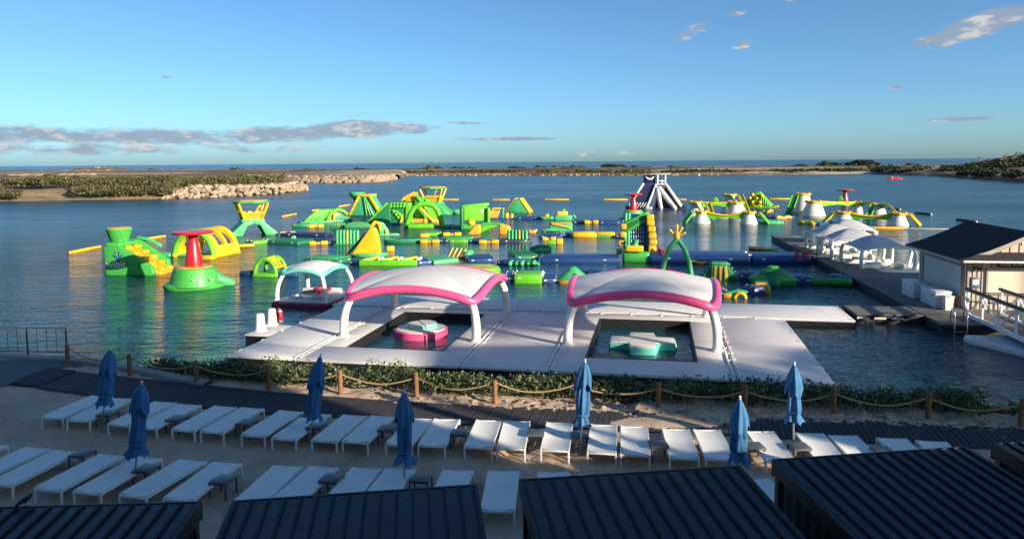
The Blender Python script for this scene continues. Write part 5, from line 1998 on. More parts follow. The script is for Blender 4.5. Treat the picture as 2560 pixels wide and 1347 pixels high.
# ---- lookout towers: four-legged green base, yellow flared cabin
def lookout(label, px, py, s_, group, turn=0.):
    T, k = fl('lookout_tower', label, 'inflatable tower', px, py, group=group, turn=turn)
    k *= s_
    # base pyramid with arched openings: four splayed legs
    for sx_ in (-1, 1):
        for y, yt in ((0, 16), (60, 46)):
            mb = MB(k); mb.prism([(sx_ * 62, 0), (sx_ * 62, 6), (sx_ * 24, 40), (sx_ * 0, 40), (sx_ * 0, 32), (sx_ * 16, 28), (sx_ * 30, 0)], y - 2, y + 12, 2, 2)
            mb.build('base_leg', 'mint', T)
        mb = MB(k); mb.add([(sx_ * 62, 8, 5), (sx_ * 62, 60, 5), (sx_ * 25, 60, 39), (sx_ * 25, 8, 39), (sx_ * 62, 8, 0), (sx_ * 62, 60, 0), (sx_ * 20, 60, 32), (sx_ * 20, 8, 32)],
                           [[0, 1, 2, 3], [7, 6, 5, 4], [0, 4, 5, 1], [1, 5, 6, 2], [2, 6, 7, 3], [3, 7, 4, 0]])
        mb.build('slide_panel', 'green', T)
    MB(k).box((0, 36, 40), (62, 58, 8), 3).build('platform', 'mint', T)
    B_, T_ = 22, 38
    z0, z1 = 42, 88
    for sx_ in (-1, 1):
        for sy_ in (-1, 1):
            MB(k).beam((sx_ * B_, 36 + sy_ * B_, z0), (sx_ * T_, 36 + sy_ * T_, z1), 6.5, 6.5, 2).build('corner_post', 'yellow', T)
    for (a, b_) in (((-1, -1), (1, -1)), ((1, -1), (1, 1)), ((1, 1), (-1, 1)), ((-1, 1), (-1, -1))):
        q = .42
        m0 = B_ + (T_ - B_) * q
        zz = z0 + (z1 - z0) * q
        P0 = [Vector((a[0] * B_, 36 + a[1] * B_, z0)), Vector((b_[0] * B_, 36 + b_[1] * B_, z0)), Vector((b_[0] * m0, 36 + b_[1] * m0, zz)), Vector((a[0] * m0, 36 + a[1] * m0, zz))]
        inn = Vector((-(a[0] + b_[0]) / 2, -(a[1] + b_[1]) / 2, 0)) * 3
        mb = MB(k); mb.add(P0 + [p + inn for p in P0], [[0, 1, 2, 3], [7, 6, 5, 4], [0, 4, 5, 1], [1, 5, 6, 2], [2, 6, 7, 3], [3, 7, 4, 0]])
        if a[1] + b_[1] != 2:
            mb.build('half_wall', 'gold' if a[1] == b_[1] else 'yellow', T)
        MB(k).beam((a[0] * m0, 36 + a[1] * m0, zz), (b_[0] * m0, 36 + b_[1] * m0, zz), 4.5, 4.5, 1.5).build('mid_rail', 'yellow', T)
    MB(k).beam((B_ * .2, 36 - B_ - 6, z0 + 20), (B_ * .9, 36 - T_ + 4, z1 - 4), 4, 4, 1).build('diagonal_brace', 'yellow', T)
    MB(k).lathe([(44, 86), (48, 88), (49, 91), (46, 93), (20, 94.5)], 8, (0, 36, 0)).build('roof_ring', 'mint', T)
    MB(k).lathe([(44, 93.5), (43, 95), (20, 96.5)], 8, (0, 36, 0)).build('roof_pad', 'gold', T)
    return T


lookout('green-legged lookout with flared yellow cabin at the left', 636, 590, .93, 'lookout towers with yellow cabins', 8)
lookout('farther lookout with yellow cabin behind the green arch', 1078, 538, .74, 'lookout towers with yellow cabins', -12)

# ---- tunnel arches
T, k = fl('arch_tunnel', 'small green double-arch tunnel with yellow bars', 'inflatable arch', 664, 691, turn=-28)
MB(k).box((0, 26, 3), (64, 70, 10), 4).build('float_base', 'lime', T)
for y in (0, 52):
    MB(k).tube(arch_pts(28, 38, 15, y, 5), 5, 10).build('arch', 'lime', T, 80)
for (x, z) in ((-15, 38), (0, 43), (15, 38), (27, 22)):
    MB(k).tube([(x, 0, z), (x, 52, z)], 3.8, 8).build('cross_bar', 'yellow', T, 80)
for y in (18, 34):
    MB(k).tube([(-15, y, 38), (0, y, 43), (15, y, 38), (27, y, 20)], 3.4, 8).build('cross_rib', 'yellow', T, 80)
for x in (-48, 50):
    MB(k).tube([(x * .7, 10, 4), (x * 1.5, 14, 4)], [9, 7], 10).build('connector_tube', 'blue', T, 80)


# ---- generic walkway pontoons: rounded slab between two photo places
def pontoon(label, a, b_, wid, mat, h_=.32, extras=(), name='floating_walkway', bev=.12, cat='floating walkway', stripes=None):
    A_, B_ = gp(*a), gp(*b_)
    d_ = B_ - A_
    mid = (A_ + B_) / 2
    T = thing(name, label, cat, mid, math.atan2(d_.y, d_.x), 'floating walkways of the park')
    L_ = d_.length
    MB().box((0, wid / 2, h_ / 2 - .06), (L_, wid, h_ + .12), bev, 3).build('pontoon', mat, T)
    if stripes:
        n_, sm_ = stripes
        sme = MB().box((0, 0, 0), (L_ / n_ * .45, wid * .9, .10), .04, 2).mesh('rib', sm_)
        for i in range(n_):
            c = bpy.data.objects.new('rib', sme); COL.objects.link(c); c.parent = T
            c.location = (-L_ / 2 + (i + .5) * L_ / n_, wid / 2, h_ + .03)
    for (q, w, hh, mt, nm) in extras:
        MB().box((-L_ / 2 + q * L_, wid * .42, h_ + hh / 2 - .05), (w, wid * .8, hh + .08), min(w, hh) * .3, 3).build(nm, mt, T)
    mb = MB()
    for q in (.2, .8):
        mb.box((-L_ / 2 + q * L_, -.005, h_ * .6), (.22, .03, .09), .01, 1)
    tag(mb.build('white_tag', 'pvc_white', T), kind='stuff')
    mb = MB()
    for x in (-L_ / 2 + .06, L_ / 2 - .06):
        for y in (wid * .25, wid * .75):
            mb.tube([(x - .12, y, h_ * .8), (x, y, h_ + .05), (x + .12, y, h_ * .8)], .03, 5)
    tag(mb.build('coupling_strap', 'pole_grey', T), kind='stuff')
    return T


def twin(px, py, label, w=30, s_=1., mat='yellow', turn=0.):
    """pair of yellow balance blocks joined by a dark web"""
    T, k = fl('balance_blocks', label, 'inflatable blocks', px, py, group='pairs of yellow balance blocks', turn=turn)
    k *= s_
    for x in (-w * .32, w * .32):
        MB(k).box((x, 4, 4.2), (w * .42, 11, 10), 3, 3).build('block', mat, T)
    MB(k).box((0, 5, 3.5), (w * .3, 7, 6), 1.5).build('web', 'gold', T)
    return T


def ribs_panel(px, py, w, h_, n_, lean, label, mat='mint', rib='mint', turn=0., dep=6, back='deepgreen'):
    T, k = fl('ribbed_wall', label, 'inflatable wall', px, py, group='ribbed green climbing walls', turn=turn)
    M = Matrix.Rotation(R_(lean), 4, 'X')
    mb = MB(k); mb.M = M; mb.box((0, dep / 2, h_ / 2 - 1), (w, dep, h_ + 4), 2.2, 3); mb.build('panel', back, T)
    for i in range(n_):
        x = -w / 2 + (i + .5) * w / n_
        mb = MB(k); mb.M = M; mb.tube([(x, -.5, 1), (x, -1.5, h_ * .5), (x, -1, h_ - 1.5), (x, dep * .5, h_ + 1)], w / n_ * .30, 8); mb.build('rib', rib if i != n_ // 2 else ('gold' if n_ > 5 else rib), T, 80)
    MB(k).box((0, dep, 0), (w + 8, dep * 3 + 10, 5), 2).build('float_base', 'deepgreen', T)
    return T


# ---- left middle group
T, k = fl('wave_slide', 'curved ribbed green slide left of the climbing castle', 'inflatable slide', 812, 556, turn=15)
for i in range(6):
    x = -38 + i * 8
    MB(k).tube([(x - 12, 4, 1), (x + 2, 6, 14), (x + 22, 8, 26), (x + 34, 10, 30)], 3.6, 8).build('rib', 'lime' if i % 2 == 0 else 'green', T, 80)
MB(k).tube([(6, 2, 2), (16, 2, 22), (34, 4, 31), (50, 6, 26), (58, 6, 18)], 5, 10).build('hand_rail', 'lime', T, 80)
for x in (14, 24):
    MB(k).tube([(x, 4, 4), (x + 1, 4, 22)], 3.5, 8).build('bar', 'yellow', T, 80)
MB(k).prism([(-52, -2), (-52, 2), (8, 26), (34, 27), (74, 6), (74, -2)], 8, 34, 2).build('slide_body', 'deepgreen', T)
MB(k).box((0, 16, 1), (120, 40, 6), 2).build('float_base', 'mint', T)
pontoon('green walkway segment left of the wave slide foot', (728, 566.5), (768, 567.5), 2.6, 'mint')
twin(790, 569.5, 'yellow block pair in front of the wave slide', 36)
ribs_panel(845, 569, 34, 11, 8, 35, 'low ribbed mint pad right of the yellow blocks before the wave slide', dep=10)
T, k = fl('whale_pad', 'dark green humped pad left of the castle', 'inflatable pad', 893, 570, turn=5)
MB(k).prism([(-32, -2), (-30, 4), (-18, 11), (4, 12.5), (24, 10), (34, 4), (34, -2)], 0, 26, 2.5, 3).build('hump', 'deepgreen', T)
MB(k).tube([(-30, 1, 5), (-18, 0, 12), (4, 0, 13.5), (24, 0, 11), (33, 1, 5)], 1.6, 6).build('edge_piping', 'mint', T, 80)
# tent tower with head
T, k = fl('tent_tower', 'gold and green tent-shaped tower at the back left of the castle', 'inflatable tower', 912, 541, turn=-22)
MB(k).prism([(-40, -2), (-14, 50), (14, 50), (44, -2)], 0, 44, 2, 2).build('body', 'mint', T)
MB(k).add([(-15, -1, 51), (-15, 45, 51), (-41, 45, -1), (-41, -1, -1), (-12, -1, 54), (-12, 45, 54), (-44, 45, 0), (-44, -1, 0)], [[4, 5, 6, 7], [3, 2, 1, 0], [0, 1, 5, 4], [1, 2, 6, 5], [2, 3, 7, 6], [3, 0, 4, 7]]).build('climb_face', 'gold', T)
for y in (8, 22, 36):
    MB(k).tube([(-14, y, 53), (-43, y, 1)], 1.6, 6).build('climb_rib', 'gold', T)
MB(k).beam((14, -1, 51), (45, -1, 0), 7, 7, 2).build('edge_beam', 'yellow', T)
MB(k).beam((-13, -1, 52), (-42, -1, 0), 6, 6, 2).build('edge_beam', 'yellow', T)
MB(k).box((0, 20, 52), (34, 46, 6), 2).build('top_beam', 'yellow', T)
MB(k).lathe([(6, 30), (10, 42), (19, 50), (21, 56), (19, 59)], 18, (-36, 40, 0)).build('flared_head', 'mint', T)
MB(k).tube([(-36, 40, 34), (-42, 40, 20), (-44, 40, 2)], [9, 7, 8], 10).build('neck', 'deepgreen', T, 80)
for x in (6, 16, 24):
    MB(k).tube([(0, -2.2, 48), (x, -2.2, 2)], 2.0, 6).build('front_fold', 'green', T)
MB(k).box((-4, 20, 0), (104, 62, 6), 2).build('float_base', 'blue', T)

# ---- the climbing castle
T, k = fl('climbing_castle', 'large green climbing castle with studded wall and yellow stair', 'inflatable castle', 992, 561, turn=-10)
MB(k).prism([(-76, -2), (-74, 2), (-24, 52), (-16, 54), (-16, -2)], 0, 40, 2.5, 3).build('wedge_wall', 'deepgreen', T)
MB(k).tube([(-76, 0, 3), (-24, 0, 53)], 2.6, 8).build('wedge_edge', 'lime', T, 80)
MB(k).prism([(-19, -2), (-19, 54), (22, 54), (28, 36), (28, -2)], 6, 44, 2.5, 3).build('front_block', 'deepgreen', T)
MB(k).box((2, 20, 48), (44, 36, 14), 4, 3).build('stud_wall', 'green', T)
for i in range(5):
    for j in range(2):
        MB(k).ball((-14 + i * 8, 1.5, 44 + j * 7), 2.9, 8).build('stud', 'lime', T)
for i, (x, z) in enumerate(((-8, 32), (0, 30), (-2, 24), (6, 25), (10, 20), (3, 17))):
    MB(k).ball((x, 5, z), 4.6, 8).build('hold', 'lime', T)
MB(k).tube([(14, 4, 24), (12, 3, 12), (9, 2, 4)], [2.2, 4, 3], 8).build('tongue', 'yellow', T, 80)
MB(k).prism([(20, -2), (22, 54), (34, 54), (36, 20), (42, -2)], 2, 40, 2.5, 3).build('tower_wall', 'lime', T)
st = [(6, 56), (14, 56), (14, 62), (22, 62), (22, 68), (30, 68), (30, 78), (46, 78), (46, 56)]
MB(k).prism(st, 34, 60, 1.5, 2).build('stair_block', 'gold', T)
for i in range(6):
    MB(k).tube([(8 + i * 5, 33, 57 + i * 2.6), (14 + i * 5, 33, 66 + i * 2.6)], 1.9, 6).build('stair_roll', 'yellow', T)
MB(k).prism([(40, -2), (42, 66), (48, 70), (92, 8), (92, -2)], 26, 58, 2.5, 3).build('slide_tower', 'green', T)
MB(k).prism([(24, -2), (26, 60), (44, 66), (72, 62), (104, 26), (108, -2)], 44, 70, 2.5, 3).build('rear_wall', 'lime', T)
for x in (52, 60, 68):
    MB(k).tube([(x, 42, 58), (x + 3, 41, 6)], 2.6, 8).build('wall_fold', 'green', T, 80)
MB(k).box((62, 22, 6), (84, 30, 14), 4, 3).build('inner_landing', 'gold', T)
MB(k).beam((46, 24, 72), (92, 24, 10), 7, 8, 3).build('slide_rail', 'lime', T)
MB(k).beam((54, 10, 44), (92, 6, 6), 16, 6, 2.5).build('slide_chute', 'yellow', T)
MB(k).box((10, 26, 0), (180, 70, 7), 2).build('float_base', 'deepgreen', T)
MB(k).box((0, -8, 1), (40, 12, 7), 2.5).build('landing', 'blue', T)
# ---- the arch with the hanging ball
T, k = fl('ball_arch', 'big green arch with a yellow ball hanging in it', 'inflatable arch', 1061, 570, turn=-4)
MB(k).tube([(-46, 10, 2), (-42, 8, 14), (-34, 6, 36), (-24, 5, 52), (-10, 4, 59), (8, 4, 60), (24, 3, 55), (34, 2, 42), (42, 0, 18), (46, -2, 2)], 6.8, 14).build('arch', 'lime', T, 80)
MB(k).tube([(2, 4, 56), (2, 4, 24)], .5, 5).build('cord', 'pvc_white', T)
MB(k).ball((2, 4, 17), 6, 14, 1.15).build('ball', 'yellow', T)
MB(k).box((-10, 2, 4), (66, 14, 13), 5.5, 4).build('float_base', 'lime', T)
MB(k).box((-2, 20, 1), (110, 30, 6), 2).build('landing', 'deepgreen', T)
# pieces in front of the castle
T, k = fl('loop_slide', 'mint and yellow looped slide in front of the castle', 'inflatable slide', 955, 588, turn=10)
MB(k).tube([(-30, 4, 4), (-26, 3, 22), (-16, 2, 33), (-6, 3, 30), (-4, 6, 14)], [4.5, 5, 5.5, 5, 4], 10).build('loop', 'yellow', T, 80)
MB(k).prism([(-6, -2), (-6, 20), (-8, 32), (4, 33), (16, 16), (22, -2)], 4, 24, 2.5, 3).build('slide_body', 'mint', T)
MB(k).box((12, 2, 7), (9, 8, 16), 3).build('foot_block', 'gold', T)
MB(k).box((4, 12, -.5), (80, 34, 6), 2).build('float_base', 'mint', T)
T, k = fl('right_ramp', 'mint hooked ramp at the right of the castle', 'inflatable ramp', 1128, 534, turn=0)
MB(k).prism([(-34, -2), (-30, 34), (-24, 36), (-8, 12), (8, 9), (26, 12), (40, 12), (40, -2)], 0, 18, 2, 3).build('ramp_body', 'mint', T)
MB(k).tube([(-4, -2, 2), (4, -2, 9), (12, -2, 2)], 4, 8).build('arch_mouth', 'deepgreen', T, 80)

# ---- green settee with yellow ball, bridge, A-frame, ladder rack
T, k = fl('bench_tower', 'lime high-backed bench tower with a white hand print', 'inflatable bench', 1188, 573, turn=6)
MB(k).box((2, 14, 38), (64, 14, 40), 6, 4).build('backrest', 'lime', T)
MB(k).tube([(-30, 12, 56), (0, 12, 58.5), (34, 12, 61)], 4.5, 10).build('top_roll', 'lime', T, 80)
for x in (-33, 34):
    MB(k).box((x, 10, 26), (8, 26, 56), 3.5, 3).build('side_wing', 'lime' if x > 0 else 'deepgreen', T)
MB(k).box((0, 8, 6), (64, 24, 14), 4, 3).build('seat', 'green', T)
MB(k).ball((-10, 2, 16), 11, 14, .85).build('ball', 'yellow', T)
mb = MB(k)
for a in (-45, -15, 15, 45):
    mb.tube([(18, 6.6, 42), (18 + 6 * math.sin(R_(a)), 6.6, 42 + 6 * math.cos(R_(a)))], .8, 5)
mb.ball((18, 7, 41), 2.2, 8)
mb.build('hand_mark', 'lettering', T)
T, k = fl('arched_bridge', 'green arched bridge between two yellow ramps', 'inflatable bridge', 1224, 585, turn=0)
MB(k).prism([(-58, -2), (-52, 4), (-38, 22), (-28, 25), (-22, 22), (-21, 4), (-26, -2)], 0, 20, 3, 3).build('yellow_ramp', 'gold', T)
MB(k).prism([(24, -2), (24, 20), (30, 24), (50, 20), (54, 12), (52, -2)], 0, 20, 3, 3).build('yellow_ramp', 'gold', T)
MB(k).tube([(-28, 8, 20), (-10, 8, 24), (6, 8, 25), (22, 8, 24), (34, 8, 20)], [6, 4, 3.5, 4, 6], 10).build('bridge_deck', 'green', T, 80)
MB(k).prism([(-22, 2), (-20, 22), (20, 25), (34, 22), (20, 18), (4, 14), (-10, 8)], 6, 16, 1.5).build('bridge_web', 'lime', T)
T, k = fl('a_frame', 'yellow and mint A-frame climber near the boom line', 'inflatable climber', 1293, 532, turn=-18)
MB(k).prism([(-32, -2), (-6, 34), (8, 34), (32, -2)], 0, 30, 2, 2).build('body', 'mint', T)
MB(k).beam((6, 14, 36), (32, 14, 0), 30, 5, 2).build('slide_face', 'yellow', T)
MB(k).beam((-5, 15, 36), (-31, 15, 0), 29, 4, 1.5).build('climb_face', 'gold', T)
for q in (.2, .4, .6, .8):
    MB(k).box((-5 - 26 * q, 15, 37 - 36 * q), (4, 27, 4), 1.5).build('rung', 'yellow', T)
T, k = fl('ladder_rack', 'yellow ladder rack left of the A-frame', 'inflatable climber', 1244, 548, turn=0)
for i in range(5):
    MB(k).tube([(-22 + i * 5, 4, 4), (-16 + i * 5, 6, 20)], 2, 7).build('rung', 'yellow', T)
MB(k).box((2, 8, 26), (30, 6, 5), 2).build('top_bar', 'yellow', T)
MB(k).box((-12, 8, 24), (4, 6, 8), 1.5).build('end_block', 'gold', T)
MB(k).box((14, 6, 14), (5, 8, 30), 2).build('end_post', 'mint', T)
MB(k).box((24, 2, 8), (9, 8, 16), 3).build('foot_block', 'yellow', T)
MB(k).box((36, 2, 7), (8, 8, 14), 3).build('foot_block', 'yellow', T)
MB(k).box((4, 8, 0), (76, 20, 6), 2).build('float_base', 'blue', T)

# ---- middle rows of walkways and blocks
pontoon('blue walkway segment behind the bench tower', (1112, 571), (1126, 571), 2.2, 'blue')
pontoon('green walkway segment left of the bench tower', (1127, 571), (1150, 571), 2.2, 'mint')
pontoon('blue walkway right of the ladder rack', (1287, 548.5), (1352, 548.5), 2.4, 'blue')
pontoon('green walkway right of the blue one behind the ribbed wall', (1353, 548), (1386, 548), 2.4, 'mint', extras=((.4, .5, .35, 'yellow', 'small_block'),))
T, k = fl('tower_block', 'yellow and mint block stack right of the green walkway', 'inflatable blocks', 1408, 552, turn=4)
MB(k).box((0, 10, 6), (44, 26, 16), 4, 3).build('base_block', 'mint', T)
MB(k).box((-2, 6, 18), (28, 12, 11), 3, 3).build('middle_block', 'yellow', T)
MB(k).box((2, 6, 26), (8, 6, 7), 2, 2).build('top_block', 'mint', T)
MB(k).tube([(20, 4, 8), (26, 3, 14), (30, 2, 8)], 3, 8).build('hook', 'mint', T)
T, k = fl('ramp_box', 'mint box with pale yellow ramp in front of the block stack', 'inflatable ramp', 1402, 577, turn=0)
MB(k).box((0, 10, 9), (58, 22, 22), 4, 3).build('box', 'mint', T)
MB(k).beam((-24, -1.5, 18), (24, -1.5, 8), 7, 5, 2).build('ramp_edge', 'gold', T)
MB(k).box((0, 9, 20.5), (50, 18, 2), .8).build('top_pad', 'gold', T)
pontoon('blue walkway right of the block stack', (1432, 559), (1462, 559), 2.2, 'navy')
twin(1478, 560, 'yellow block pair on the blue walkway right of the block stack', 34)
pontoon('blue walkway leading to the red spinner behind the tower', (1492, 560), (1560, 560), 2.2, 'blue')
ribs_panel(1294, 606, 52, 30, 6, -14, 'leaning dark green wall with bright ribs near the centre', dep=5)
pontoon('yellow small walkway right of the leaning ribbed wall', (1322, 583), (1340, 583), 1.6, 'gold')
pontoon('teal ladder pad at the back of the zigzag', (1352, 584), (1402, 586), 2.6, 'deepgreen', stripes=(7, 'mint'))
pontoon('blue zigzag pad in the centre', (1346, 596), (1400, 597), 2.6, 'blue')
twin(1372, 602, 'yellow block pair on the central zigzag', 32)
T, k = fl('corner_block', 'yellow corner block right of the central zigzag', 'inflatable blocks', 1399, 611)
MB(k).box((0, 4, 7), (17, 10, 16), 3, 3).build('block', 'yellow', T)
MB(k).box((-20, 6, 4), (22, 12, 10), 3, 3).build('foot', 'lime', T)
pontoon('blue walkway between zigzag and yellow roll', (1408, 592), (1432, 592), 2.2, 'blue')
T, k = fl('yellow_roll', 'yellow half roll on the middle walkway', 'inflatable roll', 1460, 594)
MB(k).tube([(-24, 8, 5), (26, 8, 5)], 9.5, 14).build('roll', 'yellow', T, 80)
MB(k).box((0, 8, 0), (60, 16, 4), 1.5).build('float_base', 'blue', T)
T, k = fl('yellow_trough', 'yellow block on mint keel right of the yellow roll', 'inflatable roll', 1514, 594)
MB(k).box((0, 7, 9), (46, 14, 9), 3, 3).build('block', 'yellow', T)
MB(k).prism([(-26, 5), (-20, -2), (22, -2), (26, 5)], 0, 15, 2).build('keel', 'mint', T)
pontoon('blue walkway from the yellow trough to the climbing tower', (1538, 595), (1566, 596), 2.2, 'blue')
# row with ribbed mint wall and sail
ribs_panel(868, 612, 58, 36, 7, -10, 'tall mint ribbed wall left of the yellow sail', dep=8, back='mint', turn=-8)
pontoon('blue walkway left of the mint ribbed wall', (820, 611), (840, 612), 2.4, 'blue')
pontoon('long dark walkway left of the mint ribbed wall', (700, 590), (815, 592), 2.0, 'navy')
twin(720, 588, 'yellow block pair at the left end of the long dark walkway', 36)
pontoon('dark green walkway at the left below the long dark one', (668, 608), (745, 612), 3.0, 'deepgreen')
T, k = fl('small_block', 'small mint block on the dark green walkway at left', 'inflatable blocks', 735, 604)
MB(k).prism([(-8, -2), (-6, 14), (4, 15), (8, -2)], 0, 10, 2, 2).build('block', 'mint', T)
twin(796, 612, 'yellow block pair left of the mint ribbed wall', 44)
pontoon('lime walkway right of the yellow dome house', (634, 611), (676, 607), 1.6, 'lime')
T, k = fl('yellow_pad', 'flat yellow pad right of the dome house', 'inflatable pad', 616, 618)
MB(k).box((0, 6, 4), (38, 14, 8), 3).build('pad', 'yellow', T)
# the sail
T, k = fl('sail_climber', 'tall yellow sail-shaped climber on a mint ring', 'inflatable climber', 914, 642, turn=-12)
MB(k).lathe([(44, -2), (47, 3), (44, 8), (30, 9)], 30, (6, 20, 0), sy=.6).build('ring_base', 'mint', T)
pts_ = [(-38, 4), (-30, 16), (-10, 44), (8, 68), (16, 74), (24, 72), (29, 62), (35, 30), (37, 8), (30, 3)]
MB(k).prism(pts_, 2, 24, 6, 4).build('sail', 'yellow', T, 60)
MB(k).prism([(-58, -1), (-46, 5), (-8, 46), (2, 58), (-6, 58), (-40, 20)], 22, 34, 2, 2).build('back_slide', 'deepgreen', T)
T, k = fl('yellow_cube', 'yellow cube float right of the sail', 'inflatable blocks', 976, 628)
MB(k).box((0, 5, 6), (20, 14, 14), 3, 3).build('cube', 'yellow', T)
MB(k).tube([(-10, 2, 4), (-30, 4, 2)], .6, 5).build('tether', 'navy', T)
# row beneath the castle
T, k = fl('oval_pad', 'dark green oval pad in front of the ball arch', 'inflatable pad', 1020, 607)
MB(k).lathe([(58, -2), (62, 3), (56, 8), (30, 10.5)], 34, (0, 14, 0), sy=.4).build('oval', 'deepgreen', T)
MB(k).tube([(58 * math.cos(a), 14 + 23 * math.sin(a), 8) for a in np.linspace(0, 2 * PI, 40)[:-1]], 1.4, 6, closed=True).build('piping', 'mint', T)
pontoon('lime walkway right of the oval pad', (1062, 590), (1104, 589), 2.2, 'lime')
twin(1130, 590, 'yellow block pair under the bench tower', 44)
T, k = fl('yellow_pad', 'yellow pad between oval pad and lime walkway', 'inflatable pad', 1062, 594)
MB(k).box((0, 5, 5), (24, 12, 11), 4).build('pad', 'yellow', T)
twin(1074, 608, 'yellow block pair at the right end of the oval pad', 46)
pontoon('blue walkway right of the oval pad blocks', (1099, 606.5), (1121, 607), 2.4, 'blue')
pontoon('green tent pad on the middle walkway', (1122, 607), (1170, 607), 2.4, 'lime', extras=((.5, 2.6, .22, 'green', 'ridge'),))
pontoon('dark blue walkway right of the green tent pad', (1171, 607), (1200, 608), 2.4, 'blue')
twin(1222, 609, 'yellow block pair left of the leaning ribbed wall', 48)
pontoon('dark blue walkway in front of the leaning ribbed wall', (1250, 608), (1330, 606), 2.2, 'navy')

# ---- front row
pontoon('mint ladder pad behind the teal-ringed canopy', (845, 660), (880, 652), 3.4, 'deepgreen', stripes=(8, 'mint'))
pontoon('blue coupling pad left of the slalom walkway', (872, 661), (896, 663), 2.6, 'blue')
A_, B_ = gp(896, 664), gp(1042, 664)
T = thing('slalom_walkway', 'long green trough with yellow slanted bars', 'inflatable course', (A_ + B_) / 2, math.atan2((B_ - A_).y, (B_ - A_).x))
L_ = (B_ - A_).length
for y, h_ in ((.18, .42), (2.0, .42)):
    MB().box((0, y, h_ / 2 - .05), (L_, .36, h_ + .1), .12, 3).build('side_tube', 'lime' if y < 1 else 'mint', T)
MB().box((0, 1.1, .06), (L_ - .2, 1.5, .16), .03).build('trough_floor', 'deepgreen', T)
for i in range(3):
    x = -L_ / 2 + (i + .6) * L_ / 3
    MB().beam((x - .75, .35, .32), (x + .3, 1.85, .42), .28, .26, .08).build('slanted_bar', 'yellow', T)
    MB().tube([(x + .5, .9, .35), (x + .75, 1.2, .45)], .13, 8).build('white_roll', 'pvc_white', T, 80)
pontoon('blue walkway right of the slalom trough', (1044, 663), (1082, 660), 2.8, 'blue')
pontoon('mint walkway behind the left pink canopy', (1084, 661), (1148, 655), 3.0, 'mint')
T, k = fl('leaning_pads', 'gold striped pads leaning on a mint roll', 'inflatable climber', 1150, 646, turn=-8)
for i in range(4):
    MB(k).beam((-32 + i * 11, 2, 1), (-20 + i * 11, 12, 27 - i * 1.2), 8.5, 4, 1.8).build('pad', 'gold' if i % 2 else 'yellow', T)
MB(k).tube([(18, 4, 8), (22, 26, 10)], 11, 14).build('end_roll', 'mint', T, 80)
MB(k).box((-2, 14, 0), (62, 26, 5), 2).build('float_base', 'deepgreen', T)
pontoon('blue deck right of the leaning pads', (1168, 657), (1238, 655), 3.2, 'blue')
pontoon('blue end pad left of the scalloped mat', (1240, 661), (1270, 664), 2.4, 'blue')
T, k = fl('scalloped_mat', 'mint mat with scalloped rolls on its front edge', 'inflatable mat', 1304, 664)
for i in range(5):
    MB(k).tube([(-30 + i * 15, -2, 5), (-24 + i * 14, 16, 7)], 6.5, 10).build('roll', 'mint' if i % 2 == 0 else 'deepgreen', T, 80)
MB(k).box((4, 14, 2), (82, 22, 8), 3).build('float_base', 'mint', T)
pontoon('teal ladder pad behind the scalloped mat', (1288, 650), (1346, 648), 3.2, 'deepgreen', stripes=(8, 'mint'))
T, k = fl('bow_pad', 'mint folded pad above the teal ladder pad', 'inflatable pad', 1350, 628)
MB(k).prism([(-28, -2), (-26, 8), (-8, 14), (14, 15), (28, 10), (29, -2)], 4, 22, 2.5, 3).build('upper_fold', 'deepgreen', T)
MB(k).prism([(-24, -2), (0, 8), (24, 9), (26, -2)], -3, 8, 2, 2).build('lower_fold', 'mint', T)
pontoon('long blue runway left of the climbing tower', (1352, 657), (1552, 657), 2.8, 'blue', h_=.38)


def snake(label, px, py, w):
    T, k = fl('wave_bolster', label, 'inflatable bolster', px, py, group='wavy tan bolsters along the blue runway')
    MB(k).tube([(-w / 2 + w * q, -1 + .5 * math.sin(q * 9), 3.5 + 1.6 * math.sin(q * 2.2 * PI)) for q in np.linspace(0, 1, 14)], [3.0 + .8 * math.sin(q * 12) for q in np.linspace(0, 1, 14)], 8).build('bolster', 'gold', T, 80)


snake('wavy tan bolster left of the climbing tower', 1418, 655, 54)
snake('wavy tan bolster right of the hand arch', 1744, 659, 40)
pontoon('long blue runway right of the climbing tower', (1622, 657), (1878, 660), 3.4, 'blue', h_=.62, bev=.25)
pontoon('long blue runway reaching the dock', (1880, 660), (2030, 661), 3.4, 'blue', h_=.62, bev=.25)
# round gold-floored pool slide behind the left pink canopy
T, k = fl('splash_disc', 'round lime splash disc with gold floor behind the pink canopy', 'inflatable disc', 1175, 697, turn=10)
MB(k).lathe([(78, -2), (84, 6), (84, 18), (78, 26), (66, 28)], 40, (0, 30, 0), sy=.62).build('disc_body', 'lime', T)
MB(k).lathe([(74, 26), (66, 28.5), (6, 28.6)], 40, (0, 30, 0), sy=.60).build('gold_floor', 'gold', T)
MB(k).beam((-60, 22, 30), (60, 22, 30), 4, 4, 1.5).build('dark_seam', 'deepgreen', T)
pontoon('blue coupling right of the left pink canopy', (1262, 707), (1282, 707), 2.2, 'blue', h_=.5)
pontoon('lime prism walkway between the pink canopies', (1283, 708.5), (1354, 709.5), 1.9, 'lime', h_=.62, bev=.16)
pontoon('blue coupling left of the green pyramid', (1356, 708), (1394, 707), 1.8, 'blue')
T, k = fl('pyramid_mound', 'green pointed mound on a gold rim between the canopies', 'inflatable mound', 1436, 708, turn=5)
MB(k).lathe([(48, -2), (51, 4), (46, 9)], 8, (0, 26, 0), sy=.8).build('rim', 'gold', T)
MB(k).lathe([(48, 8), (34, 16), (18, 28), (8, 37), (2, 39)], 8, (0, 26, 0), sy=.8).build('mound', 'mint', T, 70)
mb = MB(k)
for a in (-50, -17, 17, 50):
    mb.tube([(2, 1.5, 17), (2 + 7 * math.sin(R_(a)), 4.5, 17 + 7 * math.cos(R_(a)))], 1.1, 5)
mb.build('hand_mark', 'decal_blue', T)
